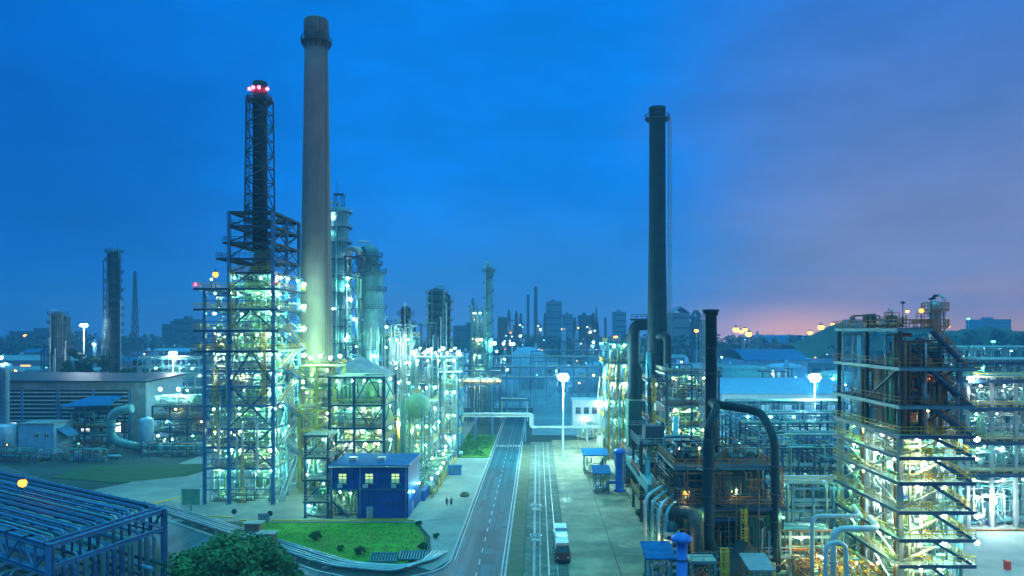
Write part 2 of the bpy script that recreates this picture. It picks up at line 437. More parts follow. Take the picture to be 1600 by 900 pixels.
def clutter(root, x0, x1, y0, y1, z, h, seed, n=4, pipes=6, ms=PIPE_M, vm=('aluminium', 'vessel_green', 'steel_pale', 'pipe_teal')):
    """exchangers, small vessels, valves and pipes bolted down on one floor of a unit"""
    rg = random.Random(seed); W, D = x1-x0, y1-y0
    for i in range(n):
        x = x0 + W * (i + rg.uniform(.25, .75)) / n; y = rg.uniform(y0 + .15*D, y1 - .3*D); k = rg.random()
        if k < .38:
            r = min(rg.uniform(.35, .75), h*.22); drum(root, x, y, z + r*1.35, r, min(rg.uniform(3, 5), W*.8), rg.choice('xxy') if D > 5 else 'x', rg.choice(vm), 'exchanger')
        elif k < .72:
            upright(root, x, y, z, min(rg.uniform(.45, 1.), W*.2), h * rg.uniform(.55, .85), rg.choice(vm))
        else:
            pump(root, x, y, z, rg.uniform(.9, 1.4), rg.choice(['blue_paint', 'pipe_teal', 'steel_pale']))
    for i in range(pipes):
        pipe_run(root, x0, x1, y0, y1, z + .3, z + h - .5, rg, ms=ms)
    tubing(root, x0, x1, y0 - .4, y0 + D*.5, z + .2, z + h - .2, rg, ms, max(2, int(pipes*.55)))

def ring_deck(root, c, r, z, w=1.1, a0=0, a1=360, m='steel_navy', rm='yellow', rt=.07):
    b = MB(); b.ring(c, r + .03, r + w, z - .22, z, a0, a1, 24 if a1-a0 > 200 else 14)
    for k in range(6):
        a = R(a0 + (a1-a0) * (k+.5) / 6); ca, sa = math.cos(a), math.sin(a)
        b.beam((c[0]+ca*r, c[1]+sa*r, z-1.), (c[0]+ca*(r+w*.9), c[1]+sa*(r+w*.9), z-.15), .1)
    o = b.build('platform', m, root)
    g = MB(); n = 18
    pts = [(c[0]+(r+w-.08)*math.cos(R(a0+(a1-a0)*k/n)), c[1]+(r+w-.08)*math.sin(R(a0+(a1-a0)*k/n)), z) for k in range(n+1)]
    for p in pts: g.beam(p, (p[0], p[1], z+1.1), rt)
    for a, b2 in zip(pts, pts[1:]):
        for dz in (.55, 1.1): g.beam((a[0], a[1], z+dz), (b2[0], b2[1], z+dz), rt)
    g.build('railing', rm, o)
    return o

def column_vessel(label, x, y, r, ztop, decks, m='aluminium', dm='steel_navy', rm='steel_pale', group=None, z0=0., steps=None, pipes=3, seed=1, name='distillation_column', cap=True, lad=True):
    t = thing(name, label, 'column', (x, y, 0), group); rg = random.Random(seed)
    prof = [(r*1.15, 0), (r*1.02, 2.5)]
    if steps:
        for z, rr in steps: prof.append((rr, z))
        rt = steps[-1][1]
    else: rt = r; prof.append((r, 2.6))
    prof += [(rt, ztop - rt*.7)]
    prof += [(rt*.92, ztop-rt*.45), (rt*.7, ztop-rt*.2), (rt*.35, ztop-.06*rt), (.02, ztop)]
    prof = [(a, max(b, z0)) for a, b in prof]
    b = MB(); b.lathe((x, y, 0), prof, 24)
    def rat(z):
        q = r
        if steps:
            for zz, rr in steps:
                if z >= zz: q = rr
        return q
    z = 5 + z0
    while z < ztop - 3:
        b.ring((x, y), rat(z), rat(z) + .07, z, z + .2, n=24); z += rg.uniform(3.5, 5)
    b.build('shell', m, t)
    for i, z in enumerate(decks):
        a0 = rg.choice([200, 170, 220, 180]); ring_deck(t, (x, y), rat(z), z, 1.2, a0, a0 + rg.choice([200, 230, 270, 360]), dm, rm)
    if lad:
        a = R(250); MB().ladder(x + (r+.35)*math.cos(a), y + (r+.35)*math.sin(a), max(2, z0), ztop-1, math.cos(a), math.sin(a)).build('ladder', rm, t)
    for i in range(pipes):
        a = R(rg.uniform(185, 355)); q = rt + .45 + .12*i; pr = rg.choice([.16, .22, .3])
        zt = ztop + .8 if i == 0 else rg.uniform(.5, .95) * ztop
        px, py = x + q*math.cos(a), y + q*math.sin(a); qq = r + .5 + .15*i
        pts = [(x + (0 if i == 0 else rt*.8*math.cos(a)), y + (0 if i == 0 else rt*.8*math.sin(a)), zt - (.6 if i == 0 else 0)), (x + (0 if i == 0 else rt*.9*math.cos(a)), y + (0 if i == 0 else rt*.9*math.sin(a)), zt), (px, py, zt), (px, py, ztop*.35 + z0*.4), (x+qq*math.cos(a), y+qq*math.sin(a), ztop*.3 + z0*.4), (x+qq*math.cos(a), y+qq*math.sin(a), 1.)]
        MB().tube(pts, pr, 8, .6).build('pipe', rg.choice(['aluminium', 'pipe_teal', 'pipe_white']), t)
    return t

def pipe_rack(label, p, q, width, tiers, bays, npipes, seed, m='steel_blue', group=None, ms=PIPE_M, vert=0, lampk=None, top_rail=False, cw=.34, rmax=.24, cover=0):
    """a bridge of portal frames from p to q (ground points) carrying rows of pipes"""
    t = thing('pipe_rack', label, 'pipe rack', p, group); rg = random.Random(seed)
    p, q = Vector((*p, 0)), Vector((*q, 0)); d = (q-p); L = d.length; d.normalize(); n = Vector((-d.y, d.x, 0))
    for i in range(bays + 1):
        c = p + d * L * i / bays; b = MB(); zt = tiers[-1] + .4
        for e in (0, 1):
            f = c + n*width*e; b.ibeam(f, f + Vector((0, 0, zt)), cw, cw); b.box(f.x-.4, f.y-.4, 0, f.x+.4, f.y+.4, .3)
        for z in tiers: b.beam(c + Vector((0, 0, z)), c + n*width + Vector((0, 0, z)), cw*.8, cw)
        b.build('portal_frame', m, t)
    for e in (0, 1):
        b = MB()
        for z in tiers: b.beam(p + n*width*e + Vector((0, 0, z-.45)), q + n*width*e + Vector((0, 0, z-.45)), cw*.7, cw*.9)
        for i in range(bays):
            if i % 2 == 0 and len(tiers) > 0:
                a, c = p + d*L*i/bays + n*width*e, p + d*L*(i+1)/bays + n*width*e
                b.beam(a + Vector((0, 0, .3)), c + Vector((0, 0, tiers[0]-.5)), .14)
        b.build('side_beam', m, t)
    for z in tiers:
        for k in range(npipes):
            if rg.random() < .08: continue
            o = n * (width * (k + .5) / npipes); r = rg.choice([.08, .11, .14, .18, rmax]); zz = z + cw*.5 + r
            a0, a1 = (0, L) if rg.random() < .7 else (rg.uniform(0, .4)*L, rg.uniform(.6, 1)*L)
            a, c = p + d*a0 + o + Vector((0, 0, zz)), p + d*a1 + o + Vector((0, 0, zz)); pts = [a, c]
            if a0 > 0: pts = [a - Vector((0, 0, zz-1))] + pts
            if a1 < L: pts = pts + [c - Vector((0, 0, zz-1))]
            MB().tube(pts, r, 7, .5).build('pipe', rg.choice(ms), t)
    for k in range(vert):
        s = rg.uniform(.02, .98)*L; o = n * rg.choice([-.35, width+.35]); r = rg.choice([.09, .13, .18]); z = rg.choice(tiers) + rg.uniform(.3, .8)
        c = p + d*s + o; MB().tube([c + Vector((0, 0, .2)), c + Vector((0, 0, z)), c + n*(1 if o.dot(n) < 0 else -1)*1.4 + Vector((0, 0, z))], r, 7, .4).build('riser', rg.choice(ms), t)
    if top_rail:
        b = MB(); zt = tiers[-1] + .45
        b.rail([p - n*.3 + Vector((0, 0, zt)), q - n*.3 + Vector((0, 0, zt))], sp=2); b.build('railing', 'yellow', t)
        b = MB(); b.slab([p - n*.35 + Vector((0,0,zt)), q - n*.35 + Vector((0,0,zt)), q + n*.6 + Vector((0,0,zt)), p + n*.6 + Vector((0,0,zt))], .08); b.build('walkway', 'deck', t)
    if lampk:
        for i in range(bays):
            c = p + d*L*(i+.5)/bays - n*.3 + Vector((0, 0, rg.choice(tiers) - .6)); lamp(t, c, lampk, .22)
    return t

def tank(label, x, y, r, h, dome=.18, m='tank_blue', group=None, cone=False, rm='steel_pale'):
    t = thing('storage_tank', label, 'tank', (x, y, 0), group)
    b = MB(); b.lathe((x, y, 0), [(r, 0), (r, h)], 40)
    for z in (h*.33, h*.66): b.ring((x, y), r, r + .09, z, z + .16, n=40)
    b.build('shell', m, t)
    b = MB(); d = dome * r
    pr = [(r+.12, h+.02), (r*.98, h+.12)] + ([(.5, h+d), (.02, h+d+.1)] if cone else [(r*.8, h+d*.45), (r*.55, h+d*.78), (r*.28, h+d*.95), (.02, h+d)])
    b.lathe((x, y, 0), pr, 40); b.build('roof', m, t)
    g = MB(); n = 30
    for k in range(n):
        a, c = 2*math.pi*k/n, 2*math.pi*(k+1)/n
        A = (x+r*math.cos(a), y+r*math.sin(a), h+.1); B = (x+r*math.cos(c), y+r*math.sin(c), h+.1)
        g.beam(A, (A[0], A[1], h+1.1), .08)
        for dz in (.5, 1.): g.beam((A[0], A[1], A[2]+dz), (B[0], B[1], B[2]+dz), .07)
    g.build('railing', rm, t)
    return t

def lattice_mast(label, x, y, z1, w0, w1, m='steel_dark', z0=0, name='lattice_mast', group=None, panels=14, t_=.14, cat='mast'):
    t = thing(name, label, cat, (x, y, 0), group)
    cs = [(-1, -1), (1, -1), (1, 1), (-1, 1)]
    P = lambda c, z: (x + c[0]*(w0+(w1-w0)*(z-z0)/(z1-z0))/2, y + c[1]*(w0+(w1-w0)*(z-z0)/(z1-z0))/2, z)
    for c in cs: MB().beam(P(c, z0), P(c, z1), t_*1.5).build('leg', m, t)
    zs = [z0 + (z1-z0)*i/panels for i in range(panels+1)]
    for i, (a, b) in enumerate(zip(zs, zs[1:])):
        g = MB()
        for k in range(4):
            c, d = cs[k], cs[(k+1) % 4]
            if (i + k) % 2: g.beam(P(c, a), P(d, b), t_)
            else: g.beam(P(d, a), P(c, b), t_)
            g.beam(P(c, b), P(d, b), t_)
        g.build('bracing', m, t)
    return t

def light_mast(label, x, y, zh, kind='mast', ring=1.3, n=8, lr=.5, group='tall floodlight masts'):
    t = thing('light_mast', label, 'light mast', (x, y, 0), group)
    MB().lathe((x, y, 0), [(.42, 0), (.42, .25), (.3, .3), (.24, zh*.5), (.16, zh)], 12).build('pole', 'pipe_white', t)
    b = MB(); b.ring((x, y), ring-.1, ring+.05, zh-.35, zh-.2, n=20)
    for k in range(4): a = k*math.pi/2; b.beam((x, y, zh-.28), (x+ring*math.cos(a), y+ring*math.sin(a), zh-.28), .1)
    b.build('lamp_ring', 'steel_pale', t)
    for k in range(n):
        a = 2*math.pi*k/n + .3; lamp(t, (x+(ring+.1)*math.cos(a), y+(ring+.1)*math.sin(a), zh-.35-lr*1.1), kind, lr)
    if n >= 8:
        for k in range(n-2):
            a = 2*math.pi*k/(n-2); c, d = math.cos(a), math.sin(a)
            lamp(t, (x+ring*.72*c, y+ring*.72*d, zh-.35-lr*.1), kind, lr); lamp(t, (x+ring*.72*c, y+ring*.72*d, zh-.35-lr*2.4), kind, lr)
    return t

def windows_on(root, axis, fixed, a0, a1, z0, z1, n, w, h, glass='glass', fm='white_wall', proud=.06, name='window', sgn=-1):
    """n framed windows along a wall; axis 'x' = wall at y fixed, 'y' = wall at x fixed; sgn = which way the wall faces"""
    for i in range(n):
        c = a0 + (a1-a0)*(i+.5)/n; zc = (z0+z1)/2; b = MB(); g = MB(); f = .09
        for u0, u1, v0, v1 in ((c-w/2-f, c+w/2+f, zc+h/2, zc+h/2+f), (c-w/2-f, c+w/2+f, zc-h/2-f, zc-h/2), (c-w/2-f, c-w/2, zc-h/2, zc+h/2), (c+w/2, c+w/2+f, zc-h/2, zc+h/2), (c-.04, c+.04, zc-h/2, zc+h/2), (c-w/2, c-.04, zc+h*.18, zc+h*.24), (c+.04, c+w/2, zc+h*.18, zc+h*.24)):
            y0, y1 = sorted((fixed + sgn*proud*1.6, fixed - sgn*.01))
            b.box(u0, y0, v0, u1, y1, v1) if axis == 'x' else b.box(y0, u0, v0, y1, u1, v1)
        y0, y1 = sorted((fixed + sgn*proud*.6, fixed - sgn*.02))
        g.box(c-w/2, y0, zc-h/2, c+w/2, y1, zc+h/2) if axis == 'x' else g.box(y0, c-w/2, zc-h/2, y1, c+w/2, zc+h/2)
        o = b.build(name, fm, root); g.build('pane', glass, o)

def leaf_cloud(mb, clumps, per, size, rg):
    for (x, y, z, rx, rz) in clumps:
        for _ in range(per):
            while True:
                a, b, c = rg.uniform(-1, 1), rg.uniform(-1, 1), rg.uniform(-1, 1); q = a*a+b*b+c*c
                if .25 < q < 1: break
            p = Vector((x+a*rx, y+b*rx, z+c*rz))
            n = (Vector((a, b, c+.35)).normalized() + Vector((rg.uniform(-.8, .8), rg.uniform(-.8, .8), rg.uniform(-.8, .8)))).normalized()
            u = n.cross(Vector((rg.uniform(-1, 1), rg.uniform(-1, 1), rg.uniform(-1, 1)))).normalized(); w = n.cross(u); s = size*rg.uniform(.6, 1.3)
            mb.add([p-u*s-w*s*.5, p+u*s*.2-w*s*.6, p+u*s+w*s*.2, p-u*s*.1+w*s*.65], [(0, 1, 2, 3)])
def tree(name, label, x, y, h, r, seed, lm='leaf', per=260, nclump=34, size=.3, group=None, cat='tree', trunk=.3, z0=0):
    t = thing(name, label, cat, (x, y, z0), group); rg = random.Random(seed)
    cl = []; tb = MB(); zc = z0 + h*(.58 if cat == 'tree' else .42)
    q0 = 1 if cat == 'tree' else .6; tb.tube([(x, y, z0), (x+.1, y, z0+h*.25*q0), (x, y+.1, z0+h*.5*q0)], [trunk, trunk*.8, trunk*.55], 8)
    for i in range(nclump):
        a = rg.uniform(0, 2*math.pi); e = rg.uniform(-.35 if cat == 'tree' else -.9, 1); q = rg.uniform(.5, .98)
        cx, cy, cz = x + r*q*math.cos(a)*math.sqrt(max(.08, 1-e*e*.75)), y + r*q*math.sin(a)*math.sqrt(max(.08, 1-e*e*.75)), zc + e*h*.34*q
        k = r * rg.uniform(.15, .34); cl.append((cx, cy, cz, k, k*.75))
        if i % 3 == 0 and cat == 'tree': tb.tube([(x, y, z0+h*rg.uniform(.25, .45)), ((x+cx)/2, (y+cy)/2, (z0+h*.4+cz)/2), (cx, cy, cz)], [trunk*.4, trunk*.25, trunk*.08], 6)
    tb.build('trunk', 'bark', t)
    b = MB(); leaf_cloud(b, cl, per, size, rg); b.build('crown', lm, t)
    return t
# ------------------------------------------------------------------ world, camera, setting
def build_world():
    w = bpy.data.worlds.new('World'); S.world = w; w.use_nodes = True
    nt = w.node_tree; N = nt.nodes; L = nt.links; bg = N['Background']
    tc = N.new('ShaderNodeTexCoord'); sep = N.new('ShaderNodeSeparateXYZ'); L.new(tc.outputs['Generated'], sep.inputs[0])
    def math_(op, a, b=None):
        n = N.new('ShaderNodeMath'); n.operation = op
        for i, v in enumerate((a, b)):
            if v is None: continue
            if hasattr(v, 'links'): L.new(v, n.inputs[i])
            else: n.inputs[i].default_value = v
        return n.outputs[0]
    az = math_('ARCTAN2', sep.outputs[0], sep.outputs[1])           # 0 straight ahead, + to the east
    el = math_('ARCSINE', sep.outputs[2])
    # slow cloud noise bends the bands
    mp = N.new('ShaderNodeMapping'); mp.inputs['Scale'].default_value = (1.6, 1.6, 4.5); L.new(tc.outputs['Generated'], mp.inputs['Vector'])
    no = N.new('ShaderNodeTexNoise'); no.inputs['Scale'].default_value = 1.5; no.inputs['Detail'].default_value = 5; no.inputs['Roughness'].default_value = .55; L.new(mp.outputs[0], no.inputs['Vector'])
    nz = math_('SUBTRACT', no.outputs['Fac'], .5)
    el2 = math_('ADD', el, math_('MULTIPLY', nz, .16)); az2 = math_('ADD', az, math_('MULTIPLY', nz, .30))
    def s2l(c): return [((v/255+.055)/1.055)**2.4 if v/255 > .04045 else v/255/12.92 for v in c]
    def ramp(fac, stops, interp='B_SPLINE'):
        r = N.new('ShaderNodeValToRGB'); cr = r.color_ramp; cr.interpolation = interp
        while len(cr.elements) > 1: cr.elements.remove(cr.elements[0])
        cr.elements[0].position = stops[0][0]; cr.elements[0].color = (*s2l(stops[0][1]), 1)
        for p, c in stops[1:]:
            e = cr.elements.new(p); e.color = (*s2l(c), 1)
        L.new(fac, r.inputs[0]); return r.outputs[0]
    ef = math_('DIVIDE', el2, .5)
    left = ramp(ef, SKY_L, 'LINEAR'); mid = ramp(ef, SKY_M, 'LINEAR'); right = ramp(ef, SKY_R, 'LINEAR')
    def mix(f, a, b):
        m = N.new('ShaderNodeMix'); m.data_type = 'RGBA'; L.new(f, m.inputs[0]); L.new(a, m.inputs[6]); L.new(b, m.inputs[7]); return m.outputs[2]
    def sm(v, a, b):
        n = N.new('ShaderNodeMapRange'); n.interpolation_type = 'SMOOTHSTEP'; n.inputs[1].default_value = a; n.inputs[2].default_value = b; L.new(v, n.inputs[0]); return n.outputs[0]
    c = mix(sm(az2, -.62, -.12), left, mid)
    c = mix(sm(az2, .10, .42), c, right)
    zc = N.new('ShaderNodeRGB'); zc.outputs[0].default_value = (*ZENITH_FILL, 1)
    c = mix(sm(el, .52, 1.0), c, zc.outputs[0])                     # teal fill light added overhead, outside the picture, to brighten the ground
    # town glow low over the eastern horizon
    g = math_('MULTIPLY', sm(math_('ABSOLUTE', math_('SUBTRACT', az, .31)), .17, .0), sm(el, .05, -.012))
    gc = N.new('ShaderNodeVectorMath'); gc.operation = 'SCALE'; gc.inputs[0].default_value = (1.0, .34, .06); L.new(g, gc.inputs['Scale'])
    ga = N.new('ShaderNodeVectorMath'); ga.operation = 'ADD'; L.new(c, ga.inputs[0]); L.new(gc.outputs[0], ga.inputs[1]); c = ga.outputs[0]
    # brighter and darker veils of cloud
    no2 = N.new('ShaderNodeTexNoise'); no2.inputs['Scale'].default_value = 3.4; no2.inputs['Detail'].default_value = 7; no2.inputs['Roughness'].default_value = .6; L.new(mp.outputs[0], no2.inputs['Vector'])
    v = N.new('ShaderNodeMapRange'); v.inputs[1].default_value = .25; v.inputs[2].default_value = .75; v.inputs[3].default_value = .84; v.inputs[4].default_value = 1.16; L.new(no2.outputs['Fac'], v.inputs[0])
    vm = N.new('ShaderNodeVectorMath'); vm.operation = 'SCALE'; L.new(c, vm.inputs[0]); L.new(v.outputs[0], vm.inputs['Scale'])
    sky = N.new('ShaderNodeTexSky'); sky.sky_type = 'NISHITA'; sky.sun_disc = False
    sky.sun_elevation = SUN_EL; sky.sun_rotation = SUN_ROT; sky.ozone_density = 4
    sk = N.new('ShaderNodeVectorMath'); sk.operation = 'SCALE'; L.new(sky.outputs[0], sk.inputs[0]); sk.inputs['Scale'].default_value = .02
    ad = N.new('ShaderNodeVectorMath'); ad.operation = 'ADD'; L.new(vm.outputs[0], ad.inputs[0]); L.new(sk.outputs[0], ad.inputs[1])
    L.new(ad.outputs[0], bg.inputs['Color']); bg.inputs['Strength'].default_value = SKY_K

SUN_EL, SUN_ROT, SKY_K = R(-2), R(35), 1.0
SKY_L = [(0, (40, 100, 182)), (.12, (4, 98, 190)), (.45, (0, 98, 195)), (.9, (0, 102, 202))]
SKY_M = [(0, (84, 142, 220)), (.12, (44, 136, 226)), (.36, (0, 129, 236)), (.9, (0, 126, 233))]
SKY_R = [(0, (240, 172, 132)), (.05, (200, 160, 170)), (.15, (136, 144, 186)), (.45, (90, 126, 194)), (.9, (34, 116, 214))]
ZENITH_FILL = (.20, 1.5, 2.0)
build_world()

sun = bpy.data.lights.new('afterglow', 'SUN'); sun.energy = .03; sun.angle = R(12); sun.color = (1, .72, .6)
so = bpy.data.objects.new('afterglow', sun); COL.objects.link(so); so.rotation_euler = (R(84), 0, R(180-35))

cam = bpy.data.cameras.new('camera'); co = bpy.data.objects.new('camera', cam); COL.objects.link(co)
co.location = (0, 0, H); co.rotation_euler = (R(90), 0, 0)
cam.sensor_width = 36; cam.lens = 36 * F / 1600; cam.shift_x = -40/1600; cam.shift_y = 65/1600; cam.clip_end = 20000; cam.clip_start = 1
S.camera = co

# --- ground, roads, paving
structure('ground', MB().sheet([(-2400, -60), (2400, -60), (2400, 2000), (-2400, 2000)], 0), 'ground')
RX0, RX1 = -13.4, -4.9
structure('road', MB().sheet([(RX0, 84), (RX1+.2, 84), (RX1, 345), (RX0, 345)], .012), 'asphalt')
u = Vector((.772, -.635)); nrm = Vector((-.635, -.772))
def pw(s, o): p = Vector((-72.6, 151)) + u*s + nrm*o; return (p.x, p.y)      # along and beside the low pipeway
structure('side_road', MB().sheet([pw(-130, 3.2), pw(54, 3.2), (-24, 109.5), (-19, 111.3), (-15.5, 114), (-13.4, 119), (-13.4, 84), (-26, 84), pw(58, 12.5), pw(-130, 12.5)], .024), 'asphalt')
k = MB()
for yy0, yy1 in ((119, 216), (217, 345)): k.box(RX0-.32, yy0, 0, RX0, yy1, .14)
k.box(RX1, 84, 0, RX1+.3, 345, .14)
arc = [(-13.56, 119), (-14.2, 116.2), (-15.6, 113.8), (-19, 111.2), (-24.1, 109.35), pw(54, 3.05), pw(20, 3.05), pw(-20, 3.05)]
for a, b in zip(arc, arc[1:]): k.beam((*a, .07), (*b, .07), .3, .14)
structure('kerb', k, 'kerb')
lm = MB()
y = 92.
while y < 320:
    lm.box(-9.0-.07, y, .016, -9.0+.07, y+2.6, .030); y += 6.4
for xx in (RX0+.45, RX1-.45): lm.box(xx-.07, 120 if xx < -9 else 90, .016, xx+.07, 330, .030)
structure('lane_marking', lm, 'paint_white')
for i in range(7):
    pass
cw = MB()
for i in range(9): cw.box(RX0+.7+i*.85, 236, .016, RX0+1.1+i*.85, 239.5, .031)
structure('crossing_marking', cw, 'paint_white')

structure('apron', MB().prism([(-96, 143.5), (-40, 143.5), (-22.6, 143.5), (-13.75, 148), (-13.75, 215), (-24, 215), (-24, 300), (-96, 300)], 0, .11), 'pavement')
structure('plant_pavement', MB().prism([(-13.75, 119.4), (-13.75, 147.9), (-22.5, 143.4), (-18.6, 133), (-17.2, 124), (-19.5, 117.5), (-15.8, 114.2)], 0, .115), 'pavement')
structure('path', MB().sheet([pw(-26, -.8), pw(-2, -.8), (-72.5, 158), (-78.5, 172), (-96, 180), (-100, 172)], .02), 'pavement')
structure('lawn', MB().prism([pw(22, -3.2), pw(57, -3.0), (-24, 113.8), (-20.6, 117.4), (-18.2, 124), (-19.6, 133), (-22.8, 142.6), (-55, 142.6)], 0, .16), 'lawn')
structure('verge_lawn', MB().prism([(-24, 216), (-13.9, 216), (-13.9, 262), (-24, 262)], 0, .15), 'lawn')
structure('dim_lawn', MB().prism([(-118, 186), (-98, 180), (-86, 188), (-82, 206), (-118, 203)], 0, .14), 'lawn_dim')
structure('verge', MB().prism([(RX1+.35, 84), (-2.2, 84), (-2.2, 240), (RX1+.35, 240)], 0, .1), 'soil')
yd = MB(); yd.sheet([(4.6, 84), (60, 84), (60, 250), (4.6, 250)], .02)
structure('yard', yd, 'yard')
structure('drain_strip', MB().sheet([(-2.1, 84), (4.5, 84), (4.5, 246), (-2.1, 246)], .014), 'drain_concrete')
jt = MB()
for yy in (104, 122, 141, 163, 188): jt.box(4.8, yy, .016, 26, yy+.12, .027)
for xx in (12.2, 19.5): jt.box(xx, 86, .016, xx+.12, 246, .0275)
structure('yard_joint', jt, 'dark_hole')
b = MB(); rg = random.Random(21)
for i in range(14):
    x, y, w, d = rg.uniform(5.5, 19), rg.uniform(90, 236), rg.uniform(.8, 4.5), rg.uniform(1.2, 7); n = 11
    b.sheet([(x+w*.5*math.cos(6.283*k/n)*rg.uniform(.55, 1.1), y+d*.5*math.sin(6.283*k/n)*rg.uniform(.55, 1.1)) for k in range(n)], .0302+i*.0011)
structure('yard_stain', b, 'stain')
b = MB()
for i in range(9):
    x, y, w, d = rg.uniform(RX0+1, RX1-1.6), rg.uniform(92, 250), rg.uniform(.9, 2.2), rg.uniform(2, 9)
    b.sheet([(x, y), (x+w, y), (x+w, y+d), (x, y+d)], .0132+i*.0003)
structure('road_patch', b, 'patch')
b = MB()
for yy in (108, 140, 182, 226): b.lathe((RX1-1.1, yy, .0165), [(.42, 0), (.42, .004)], 14)
structure('manhole_cover', b, 'dark_hole')
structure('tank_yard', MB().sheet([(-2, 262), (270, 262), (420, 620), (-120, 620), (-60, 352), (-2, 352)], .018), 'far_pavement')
structure('concrete_pavement', MB().sheet([(60.2, 84), (170, 84), (170, 160), (60.2, 160)], .021), 'pavement')
for i in range(1): pass

# hills and the far wood
def ridge(name, pts, depth, m, seed, amp=2., kind='structure'):
    rg = random.Random(seed); b = MB(); n = len(pts); vs = []
    for (x, y, h) in pts:
        for j, (dy, k) in enumerate(((0, 0), (depth*.12, .55), (depth*.3, .9), (depth*.5, 1), (depth, .2))):
            vs.append((x + rg.uniform(-1, 1)*amp, y + dy, max(0, h*k + rg.uniform(-.5, .5)*amp*min(1, h/8) if k else 0)))
    fs = [(i*5+j, (i+1)*5+j, (i+1)*5+j+1, i*5+j+1) for i in range(n-1) for j in range(4)]
    b.add(vs, fs, True); o = b.build(name, m); o['kind'] = kind
    return o
hp = []
for i in range(40):
    px = 1262 + i*14; Y = 640
    top = 538 - 30*min(1, (px-1262)/90) + 4*math.sin(i*.7) + (6 if px > 1450 else 0)
    hp.append((xw(px, Y), Y, max(.5, zw(top, Y))))
ridge('hill', hp, 120, 'hill', 3, 2.2)
b = MB(); rg = random.Random(4); cl = []
for px in range(-120, 1720, 5):
    Y = 800 + rg.uniform(-60, 60); top = 523 + rg.uniform(-3, 4)
    z = zw(top, Y); cl.append((xw(px, Y), Y, z*.5, 5, z*.5))
leaf_cloud(b, cl, 80, 2.4, rg)
o = b.build('woods', 'leaf_dark'); o['kind'] = 'stuff'
b = MB(); cl = []
for i in range(210):
    px = rg.uniform(1285, 1640); Y = rg.uniform(625, 720); z = rg.uniform(14, 33) * min(1, (px-1250)/90)
    cl.append((xw(px, Y), Y, z, 5, 4))
leaf_cloud(b, cl, 55, 1.6, rg); o = b.build('hillside_woods', 'leaf_dark'); o['kind'] = 'stuff'

# the air: even haze round everything
hz = MB().box(-2450, -120, -1, 2450, 2050, 118)
hm = bpy.data.materials.new('haze'); hm.use_nodes = True; N_ = hm.node_tree.nodes; N_.remove(N_['Principled BSDF'])
pv = N_.new('ShaderNodeVolumePrincipled'); pv.inputs['Color'].default_value = (.24, .64, 1, 1); pv.inputs['Density'].default_value = HAZE if 'HAZE' in globals() else .0005; pv.inputs['Anisotropy'].default_value = .2
hm.node_tree.links.new(pv.outputs[0], N_['Material Output'].inputs['Volume'])
ho = hz.build('haze', hm); ho['kind'] = 'stuff'
